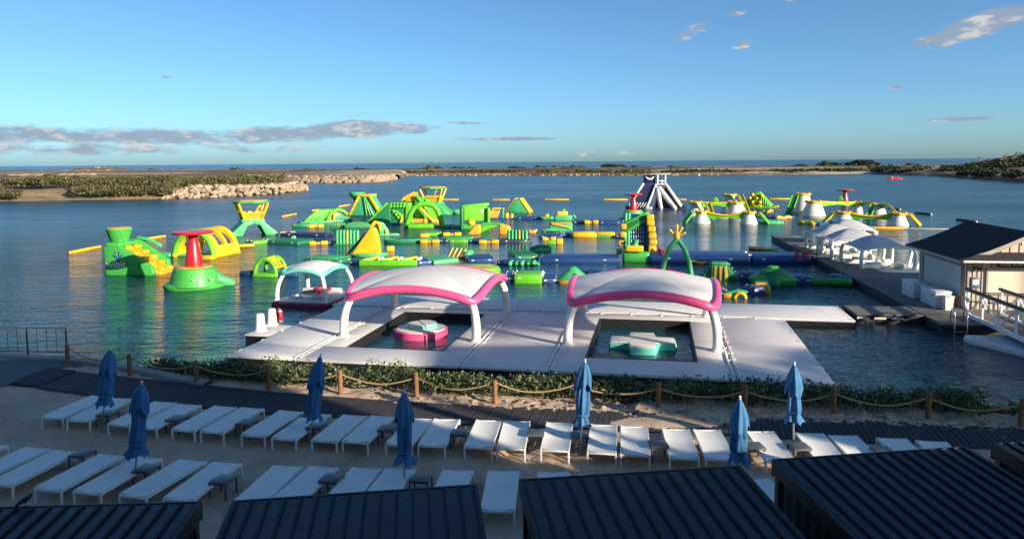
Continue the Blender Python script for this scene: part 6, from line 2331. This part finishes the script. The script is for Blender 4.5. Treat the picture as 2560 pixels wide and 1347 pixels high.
pontoon('blue walkway between the green mound and the right canopy', (1482, 696), (1520, 694), 2.2, 'blue')

# ---- the climbing tower with the net face
T, k = fl('net_tower', 'tall green climbing tower with blue net face and yellow cushion', 'inflatable tower', 1590, 655)
MB(k).box((0, 18, 10), (68, 44, 30), 8, 4).build('base_block', 'green', T)
MB(k).box((-4, -4, 34), (44, 14, 16), 4, 3).build('cushion', 'yellow', T)
MB(k).lathe([(8, 40), (7, 46), (6, 48), (9, 54), (10, 56)], 14, (-2, 6, 0)).build('spool', 'mint', T)
mb = MB(k); mb.M = Matrix.Rotation(R_(-7), 4, 'X'); mb.box((2, 34, 66), (52, 10, 112), 4, 3); mb.build('net_backing', 'blue', T)
mb = MB(k); mb.M = Matrix.Rotation(R_(-7), 4, 'X')
for x in (-28, -20):
    mb.tube([(x, 27, 22), (x + 2, 27, 122)], 4.2, 10)
mb.build('left_rail', 'mint', T, 80)
mb = MB(k); mb.M = Matrix.Rotation(R_(-7), 4, 'X'); mb.tube([(27, 27, 22), (30, 27, 122)], 4, 10); mb.build('right_rail', 'blue', T, 80)
for j in range(4):
    mb = MB(k); mb.M = Matrix.Rotation(R_(-7), 4, 'X')
    for i in range(6):
        mb.tube([(-12 + i * 6, 27.5, 50 + j * 11), (-12.5 + i * 6, 27.5, 56 + j * 11)], .8, 5)
    tag(mb.build('net_rung_row', 'lettering', T), kind='stuff')
for i, (z0, z1) in enumerate(((88, 110), (98, 118), (78, 101))):
    mb = MB(k); mb.M = Matrix.Rotation(R_(-7), 4, 'X'); mb.tube([(-26, 25, z0), (28, 25, z1 + 6)], 5.2, 10); mb.build('top_roll', 'green' if i else 'deepgreen', T, 80)
MB(k).box((-2, 78, 52), (40, 24, 100), 5, 3).build('rear_block', 'green', T)
for i, (x, z) in enumerate(((36, 26), (38, 42), (36, 58), (34, 74), (31, 90), (30, 104))):
    MB(k).box((x + 4, 20 + i * 2, z + 6), (20, 16, 15), 4, 3).build('side_bolster', 'yellow', T)
for i, (x, z) in enumerate(((-42, 20), (-38, 40), (-34, 62), (-32, 82))):
    MB(k).box((x, 22 + i * 2, z + 4), (15, 16, 15), 4, 3).build('side_bolster', 'gold', T)  # left stack is yellow too, shade painted in as gold

# ---- hand arch
T, k = fl('hand_arch', 'tall green arch topped with a yellow frog hand', 'inflatable arch', 1691, 700)
MB(k).tube([(-35, 0, 0), (-34, 0, 26), (-28, 0, 52), (-18, 0, 78), (-5, 0, 96), (2, 0, 101)], 6.4, 12).build('arch_leg', 'mint', T, 80)
MB(k).tube([(37, -4, 0), (34, -2, 26), (30, 0, 48), (20, 0, 76), (8, 0, 95), (0, 0, 101)], 6.4, 12).build('arch_leg', 'mint', T, 80)
mb = MB(k).tube([(0, 0, 98), (0, 0, 108), (0, 0, 116)], [5, 8, 7], 10); mb.build('palm', 'yellow', T, 80)
for a, l_ in ((-46, 24), (0, 29), (28, 26), (62, 22)):
    s_, c = math.sin(R_(a)), math.cos(R_(a))
    MB(k).tube([(s_ * 2, 0, 108 + c * 2), (s_ * l_ * .6, 0, 108 + c * l_ * .6), (s_ * l_ * .86, 0, 108 + c * l_ * .86), (s_ * l_, 0, 108 + c * l_)], [4, 2.2, 3.4, 3.6], 8).build('finger', 'yellow', T, 80)
MB(k).box((0, 4, 0), (96, 22, 6), 2).build('float_base', 'blue', T)

# ---- shaded group by the dock
T, k = fl('stepped_bridge', 'green stepped hump with gold front slide in shade', 'inflatable mound', 1798, 700, turn=0)
MB(k).prism([(-48, -2), (-46, 4), (-18, 38), (18, 38), (46, 4), (48, -2)], 2, 40, 4, 3).build('hump', 'deepgreen', T)
MB(k).box((0, 18, 40), (40, 34, 7), 3, 3).build('top_pad', 'mint', T)
MB(k).prism([(-20, -3), (-18, 36), (18, 36), (22, -3)], -4, 4, 2, 2).build('front_slide', 'gold', T)
for x in (-13, 0, 13):
    MB(k).tube([(x, -5, 0), (x * .9, -3.5, 34)], 2.4, 8).build('slide_rib', 'deepgreen', T, 80)
for sx_ in (-1, 1):
    for i in range(4):
        q = i / 3
        MB(k).ball((sx_ * (22 + 22 * q), 16, 38 - 29 * q), 4.2, 8).build('step_knob', 'mint', T)
T, k = fl('disc_mound', 'green tiered disc mound in shade beside the dock', 'inflatable mound', 1936, 714)
MB(k).lathe([(50, -3), (56, 2), (60, 14), (50, 21), (36, 25)], 36, (-4, 34, 0), sy=.8).build('lower_tier', 'green', T)
MB(k).lathe([(37, 22), (36, 30), (31, 35), (18, 37)], 32, (-4, 34, 0), sy=.8).build('middle_tier', 'deepgreen', T)
MB(k).lathe([(16, 35), (16, 42), (12, 45), (4, 45.5)], 24, (-4, 34, 0), sy=.8).build('top_tier', 'green', T)
MB(k).tube([(-12, 10, 8), (0, -10, 6)], [20, 17], 14).build('entry_roll', 'deepgreen', T, 80)
T, k = fl('chute_mouth', 'gold-fronted chute end in front of the disc mound', 'inflatable slide', 1902, 734)
MB(k).prism([(-24, -2), (-22, 14), (-14, 27), (14, 27), (22, 14), (23, -2)], 0, 18, 4, 3).build('chute', 'gold', T)
MB(k).prism([(-25, -2), (-23, 15), (-15, 29), (15, 29), (23, 15), (24, -2)], 16, 34, 4, 3).build('chute_back', 'deepgreen', T)
pontoon('blue coupling between the stepped hump and disc mound', (1846, 700), (1884, 704), 2.2, 'blue', h_=.5)
pontoon('blue coupling right of the disc mound', (1982, 712), (2030, 712), 2.0, 'blue', h_=.5)
T, k = fl('green_tube', 'thick green tube lying against the dock', 'inflatable roll', 2072, 714)
MB(k).tube([(-40, 8, 8), (0, 8, 8.5), (46, 8, 9)], 11, 14).build('tube', 'green', T, 80)
pontoon('blue end pad where the green tube meets the dock', (2114, 713), (2140, 711), 1.8, 'blue', h_=.5)
T, k = fl('saddle_arch', 'sunlit yellow saddle with mint top near the right canopy', 'inflatable arch', 1850, 746)
MB(k).tube(arch_pts(13, 14, 11, 0, -1), 4.6, 10).build('arch', 'yellow', T, 80)
MB(k).tube(arch_pts(13, 14, 11, 16, -1), 4.6, 10).build('arch', 'yellow', T, 80)
MB(k).prism([(-40, 2), (-36, 14), (-20, 17), (-6, 21), (14, 18), (20, 15), (10, 12), (-20, 8)], 2, 20, 2, 2).build('top_pad', 'mint', T)
MB(k).box((-30, 8, 5), (22, 18, 12), 3).build('shaded_block', 'gold', T)  # yellow block with shade painted in by the gold
pontoon('light blue end roll right of the yellow saddle', (1884, 738), (1915, 736.5), 1.2, 'blue', h_=.5)
pontoon('blue coupling left of the yellow saddle', (1806, 743), (1818, 743), 1.2, 'blue', h_=.4)
# tan scalloped mat by the dock
T, k = fl('tan_mat', 'tan scalloped mat moored left of the far dock', 'inflatable mat', 1902, 626, turn=-20)
MB(k).box((4, 14, 2), (60, 30, 8), 3).build('mat', 'pvc_grey', T)
for i in range(4):
    MB(k).tube([(-30 + i * 7, 2 - i * 4, 4), (-28 + i * 9, 16 - i * 2, 4)], 4, 8).build('scallop', 'gold', T, 80)
MB(k).tube([(0, -3, 4), (30, 0, 4)], 3.6, 8).build('front_edge', 'yellow', T, 80)
# blue mats on the way to the cone courses
for (a, b_, lb) in (((1906, 532), (1938, 528), 'far blue mat with tan edge behind the right cone of the left course'), ((1940, 547), (1988, 545), 'blue mat with tan edge in the middle between the cone courses'), ((2000, 560), (2050, 563), 'blue mat with tan edge nearest the white cabana rafts'), ((2046, 583), (2064, 584), 'small blue mat end beside the farthest cabana raft')):
    T = pontoon(lb, a, b_, 5.0, 'blue', h_=.25)
    A_, B_ = gp(*a), gp(*b_)
    L_ = (B_ - A_).length
    MB().tube([(-L_ / 2 + L_ * q, -.15, .12 + .1 * math.sin(q * 14)) for q in np.linspace(0, .7, 12)], .26, 8).build('tan_edge', 'gold', T, 80)
pontoon('green and blue walkway between the cone courses', (1893, 560), (1960, 560), 2.6, 'mint', h_=.35)
pontoon('green walkway at the left foot of the right cone course', (2012, 559), (2062, 560), 2.6, 'lime', h_=.35)

# ---- white slide tower
T, k = fl('giant_slide', 'white and navy giant slide tower by the far booms', 'inflatable slide', 1640, 523, turn=0)
MB(k).prism([(-76, -1), (-76, 8), (-36, 8), (-36, -1)], 2, 26, 2, 2).build('landing_pad', 'navy', T)
# left slide surface falls to the left and towards the viewer
P0 = [Vector((-30, 12, 62)), Vector((0, 12, 62)), Vector((-24, -4, 8)), Vector((-64, -2, 8))]
MB(k).add([tuple(p) for p in P0] + [tuple(p + Vector((0, 6, -6))) for p in P0], [[3, 2, 1, 0], [4, 5, 6, 7], [0, 1, 5, 4], [1, 2, 6, 5], [2, 3, 7, 6], [3, 0, 4, 7]]).build('slide_surface', 'navy', T)
for a, b_ in (((-32, 10, 63), (-66, -4, 10)), ((0, 9, 62), (-22, -6, 6))):
    MB(k).tube([a, tuple((Vector(a) + Vector(b_)) / 2 + Vector((0, -1, 0))), b_], 3.0, 10).build('slide_rail', 'pvc_white', T, 80)
for i in range(6):
    MB(k).tube([(-60 + i * 7, -5, 4 + .2 * i), (-52 + i * 7, -3, 16)], 1.1, 6).build('foot_rib', 'pvc_white', T)
MB(k).box((-17, 14, 74), (30, 5, 22), 1.5).build('top_wall', 'navy', T)
MB(k).tube([(-26, 10.5, 80), (-20, 10.2, 75), (-12, 10.2, 75), (-7, 10.5, 80)], [1.6, 2.6, 2.6, 1.6], 8).build('smile_mark', 'pvc_white', T)
for x in (3, 22):
    for y in (8, 26):
        MB(k).tube([(x, y, 60), (x, y, 84)], 2.1, 8).build('cabin_post', 'pvc_white', T, 80)
for z in (70, 62):
    MB(k).tube([(3, 8, z), (22, 8, z)], 1.8, 8).build('cabin_rail', 'pvc_white', T, 80)
MB(k).tube([(14, 8, 62), (14, 8, 72)], 1.6, 8).build('cabin_bar', 'pvc_white', T, 80)
MB(k).box((12, 18, 88), (46, 28, 1.8), .6).build('sun_roof', 'pvc_white', T)
for a, b_ in (((24, 8, 62), (60, -4, 8)), ((24, 24, 62), (62, 30, 8))):
    MB(k).tube([a, b_], 3.2, 10).build('right_rail', 'pvc_white', T, 80)
MB(k).add([(24, 10, 58), (24, 24, 58), (62, 30, 3), (60, -2, 3), (20, 14, 50), (20, 24, 50), (52, 30, 0), (52, 2, 0)], [[0, 1, 2, 3], [7, 6, 5, 4], [0, 4, 5, 1], [1, 5, 6, 2], [2, 6, 7, 3], [3, 7, 4, 0]]).build('right_slide', 'navy', T)
for a, b_, r in (((4, 4, 52), (12, -10, 2), 5.2), ((8, 4, 52), (46, -10, 2), 6.0), ((2, 10, 50), (-6, 0, 4), 4.0)):
    A_, B_ = Vector(a), Vector(b_)
    MB(k).tube([A_, A_.lerp(B_, .72)], r, 10).build('strut', 'pvc_white', T, 80)
    MB(k).tube([A_.lerp(B_, .73), B_], r * 1.02, 10).build('strut_foot', 'pvc_grey', T, 80)
MB(k).prism([(-10, -2), (-4, 48), (20, 52), (54, 4), (54, -2)], 14, 30, 2).build('inner_body', 'navy', T)
MB(k).box((12, 12, -.5), (130, 50, 6), 2).build('float_base', 'navy', T)
MB(k).box((-18, -10, 3), (18, 8, 7), 2).build('step_pad', 'pvc_grey', T)
MB(k).tube([(60, -2, 6), (72, -4, 8), (68, -10, 4)], 2.4, 8).build('side_bolster', 'navy', T)


# ---- cone courses
def cone_course(label, px, py, s_, cones, bridges, slides, extra=()):
    T, k = fl('cone_course', label, 'inflatable course', px, py, group='courses of white cones with green bridges')
    k *= s_
    for (x, y, r, h_) in cones:
        MB(k).lathe([(r, -2), (r * .98, 2), (r * .82, h_ * .45), (r * .62, h_ * .85), (r * .58, h_)], 22, (x, y, 0)).build('cone', 'cone_white', T)
        MB(k).lathe([(r * .66, h_ - 1), (r * .76, h_ + 1.5), (r * .74, h_ + 5), (r * .5, h_ + 6)], 8, (x, y, 0)).build('cap', 'yellow', T)
        for sx_ in (-1, 1):
            MB(k).box((x + sx_ * r * .5, y - r * .45, h_ + 7), (7, 6, 4), 1.5).build('cap_grip', 'gold', T)
    for (a, b_, sag, wd) in bridges:
        A_, B_ = Vector(a), Vector(b_)
        up, lo = [], []
        for q in np.linspace(0, 1, 13):
            p = A_.lerp(B_, q)
            p.z -= sag * 4 * q * (1 - q)
            up.append(p)
        for off, mt, nm in ((0, 'yellow', 'bridge_rail'),):
            MB(k).tube([p + Vector((0, -wd / 2, 0)) for p in up], 2.2, 8).build(nm, mt, T, 80)
            MB(k).tube([p + Vector((0, wd / 2, 0)) for p in up], 2.2, 8).build(nm, mt, T, 80)
        rows = []
        for j in (0, 1):
            rows.append([p + Vector((0, -wd / 2 + .5, -1 if j == 0 else -(6 + 9 * (abs(2 * q - 1) ** 1.5)))) for p, q in zip(up, np.linspace(0, 1, 13))])
        MB(k).grid(rows).build('bridge_web', 'lime', T, 60)
        rows2 = [[p + Vector((0, -wd / 2 + 1, -3)) for p in up], [p + Vector((0, wd / 2 - 1, -3)) for p in up]]
        MB(k).grid(rows2, 2).build('bridge_deck', 'gold', T, 60)
        rows = [[p + Vector((0, wd / 2 - .5, -1)) for p in up], [p + Vector((0, wd / 2 - .5, -(6 + 9 * (abs(2 * q - 1) ** 1.5)))) for p, q in zip(up, np.linspace(0, 1, 13))]]
        MB(k).grid(rows).build('bridge_web', 'green', T, 60)
    for (a, b_, w, mt) in slides:
        MB(k).beam(a, b_, w, 4, 1.5).build('slide', mt, T)
        A_, B_ = Vector(a), Vector(b_)
        d_ = (B_ - A_); sd = Vector((0, 0, 1)).cross(d_).normalized() * (w / 2)
        for s2 in (-1, 1):
            MB(k).tube([A_ + sd * s2 + Vector((0, 0, 3)), B_ + sd * s2 + Vector((0, 0, 3))], 2.2, 8).build('slide_rail', 'lime' if mt != 'lime' else 'yellow', T, 80)
    for fn in extra:
        fn(T, k)
    return T


def fin(x, y, z, s_):
    def f(T, k):
        MB(k).prism([(x - 7 * s_, z), (x - 6 * s_, z + 6 * s_), (x - 2 * s_, z + 12 * s_), (x + 2 * s_, z + 12 * s_), (x + 6 * s_, z + 6 * s_), (x + 7 * s_, z)], y, y + 4, 1.2, 2).build('fin', 'lime', T)
    return f


def boat(x, y):
    def f(T, k):
        MB(k).prism([(x - 14, -1), (x - 12, 8), (x + 8, 10), (x + 14, 4), (x + 12, -1)], y, y + 12, 2, 2).build('white_float', 'pvc_white', T)
    return f


cone_course('left course of white cones joined by lime bridges', 1812, 559, 1.0,
            [(-57, 8, 22.5, 25), (58, 8, 23, 25), (-80, 250, 27, 36), (30, 268, 31, 35), (14, 420, 29, 50)],
            [((-42, 8, 27), (44, 8, 27), 6.5, 14), ((-62, 250, 39), (12, 266, 38), 1.5, 16), ((-58, 24, 27), (-78, 232, 38), 0, 14), ((28, 286, 38), (16, 404, 52), -2, 14)],
            [((-78, 4, 26), (-98, -8, 0), 14, 'green'), ((82, 4, 26), (104, -4, 0), 12, 'green'), ((-46, 200, 38), (-30, 90, 4), 12, 'lime'), ((44, 420, 50), (62, 300, 6), 14, 'lime')],
            (fin(-26, 256, 40, 1.2), boat(-4, 170)))
cone_course('right course of white cones joined by lime bridges', 2172, 562, 1.0,
            [(-58, 8, 26, 26), (66, 8, 27, 26), (-147, 285, 34, 38), (-187, 423, 32, 54), (-32, 423, 16, 30), (23, 330, 24, 30)],
            [((-40, 8, 28), (50, 8, 28), 7, 14), ((-128, 288, 41), (-40, 418, 34), 1.5, 16), ((34, 318, 36), (62, 28, 29), -6, 16), ((-24, 420, 33), (18, 342, 34), -3, 14)],
            [((-80, 4, 26), (-104, -6, 2), 12, 'lime'), ((90, 6, 26), (112, -2, 0), 14, 'lime'), ((-208, 400, 50), (-216, 290, 0), 18, 'deepgreen'), ((10, 300, 32), (-4, 190, 2), 14, 'deepgreen')],
            (fin(-78, 350, 40, 1.3),))
# ---- flower climber
T, k = fl('flower_climber', 'lime wedge with yellow flower knobs behind the left cones', 'inflatable climber', 1893, 519, turn=-8)
MB(k).prism([(-36, -2), (-34, 8), (-6, 38), (4, 39), (34, 6), (34, -2)], 4, 34, 2, 2).build('wedge', 'lime', T)
for i in range(5):
    MB(k).tube([(8 + i * 5, 3, 32 - i * 6.2), (10 + i * 5, 2.5, 2)], 1.6, 6).build('fold', 'green', T)
for (x, z) in ((-12, 32), (-18, 23), (-2, 24), (-12, 13), (6, 13), (10, 30)):
    MB(k).ball((x, 0, z), 4.6, 10).build('knob', 'yellow', T)
    MB(k).ball((x, -4, z), 2.2, 8).build('knob_tip', 'gold', T)
MB(k).tube([(-16, -2, 2), (-8, -3, 6), (0, -3, 2), (6, -3, 6), (10, -2, 2)], 2.6, 8).build('lip', 'yellow', T, 80)
MB(k).box((2, 16, 0), (84, 44, 5), 2).build('float_base', 'lime', T)
MB(k).box((42, 10, 3), (16, 10, 6), 2).build('end_pad', 'yellow', T)

# ---- boom logs
BOOM = [(175, 634, 250, 619, 'yellow', 'nearest yellow boom log at the far left'), (355, 601.5, 412, 592.5, 'yellow', 'yellow boom log behind the lettered tower'), (706, 543, 740, 536.5, 'yellow', 'yellow boom log right of the left lookout'),
        (781, 528, 797, 526.5, 'yellow', 'short yellow boom log above the wave slide'), (848, 518, 874, 513.5, 'yellow', 'yellow boom log left of the tent tower'), (1096, 500.7, 1145, 500.7, 'yellow', 'yellow boom log right of the far lookout cabin'),
        (1232, 501, 1273, 501, 'yellow', 'yellow boom log left of the A-frame top'), (1363, 500.3, 1421, 500.5, 'yellow', 'yellow boom log right of the A-frame'), (1510, 500.5, 1568, 500.3, 'yellow', 'yellow boom log left of the giant slide'),
        (1690, 500.3, 1714, 500.5, 'yellow', 'short yellow boom log right of the giant slide'), (1925, 498.7, 1980, 498.7, 'yellow', 'yellow boom log between the cone courses'), (2222, 521.5, 2250, 525.5, 'dock_side', 'dark boom log behind the right cone course'),
        (2288, 533.5, 2328, 537.5, 'dock_side', 'dark boom log right of the right cone course'), (2391, 550, 2441, 557, 'dock_side', 'dark boom log just above the kiosk roof'), (2166, 572, 2257, 572.5, 'yellow', 'yellow boom log behind the white cabana rafts')]
for (x0, y0, x1, y1, mt, lb) in BOOM:
    A_, B_ = gp(x0, y0), gp(x1, y1)
    m_ = (A_ + B_) / 2
    T = thing('boom_log', lb, 'boom log', m_, 0, 'floating boom logs around the park')
    d_ = (B_ - A_) / 2
    r_ = max(.16, depth_k(m_) * 2.4)
    MB().tube([-d_ + Vector((0, 0, .08)), Vector((0, 0, .10)), d_ + Vector((0, 0, .08))], r_, 10).build('log', mt, T, 80)
    for s_ in (-1, 1):
        MB().tube([d_ * s_ * .93 + Vector((0, 0, .085)), d_ * s_ * 1.0 + Vector((0, 0, .085))], r_ * 1.04, 10).build('end_collar', 'pvc_white' if mt == 'dock_side' else 'gold', T, 80)
T = thing('boom_rope', 'thin white rope running right from the yellow boom log', 'rope', gp(2260, 572.5))
MB().tube([(0, 0, .05), tuple(gp(2420, 574) - gp(2260, 572.5) + Vector((0, 0, .05)))], .05, 5).build('rope', 'pvc_white', T)


# ---- outrigger with paddlers far out, marker buoys
T = thing('canoe', 'small red canoe far out on the right of the lagoon', 'canoe', gp(2236, 448.5), R_(-8))
MB().tube([(-3.2, 0, .35), (-2.4, 0, .18), (0, 0, .14), (2.4, 0, .18), (3.2, 0, .40)], [.08, .32, .42, .32, .06], 10).build('hull', 'red', T, 80)
MB().tube([(-1.6, 1.8, .1), (1.6, 1.8, .1)], .16, 8).build('outrigger_float', 'pvc_white', T, 80)
for x in (-.9, .9):
    MB().tube([(x, 0, .4), (x, 1.8, .2)], .05, 6).build('outrigger_arm', 'pvc_white', T)
cp = gp(2236, 448.5)
for i, x in enumerate((-1.8, -.8, .3, 1.4)):
    P_ = thing('person', ['paddler at the left end of the far canoe', 'second paddler from the left in the far canoe', 'third paddler from the left in the far canoe', 'paddler at the right end of the far canoe'][i], 'person', cp + Vector((x, 0, .45)), R_(-8) + (i % 2) * .3, 'paddlers in the far canoe')
    mb = MB()
    mb.tube([(0, 0, -.05), (0, -.02, .15), (.02, -.04, .42), (.03, -.05, .56), (.03, -.05, .62), (.03, -.05, .72), (.03, -.05, .84), (.03, -.05, .9)], [.18, .19, .21, .15, .065, .10, .115, .06], 10)
    for s_ in (-1, 1):
        mb.tube([(.02, s_ * .2 - .04, .5), (.18, s_ * .27, .3), (.42, s_ * .16, .28)], [.07, .055, .045], 6)
        mb.tube([(.02, s_ * .1, .0), (.4, s_ * .12, .06), (.72, s_ * .1, -.1)], [.1, .08, .06], 6)
    mb.build('body', 'skin', P_, 80)
    MB().tube([(0, -.02, -.02), (.0, -.02, .16), (.02, -.04, .43), (.03, -.05, .55)], [.2, .205, .225, .165], 10).build('shirt', 'shirt_red' if i != 1 else 'pvc_white', P_, 80)
for (x, y, lb) in ((2030, 434.5, 'white marker buoy off the far shore at right'), (1747, 440, 'white marker buoy off the far shore right of the slide')):
    T = thing('marker_buoy', lb, 'buoy', gp(x, y))
    MB().lathe([(.3, -.2), (.55, .1), (.6, .5), (.4, .9), (.1, 1.05)], 14).build('float', 'pvc_white', T)
    MB().tube([(0, 0, 1), (0, 0, 1.5)], .06, 6).build('staff', 'pvc_white', T)
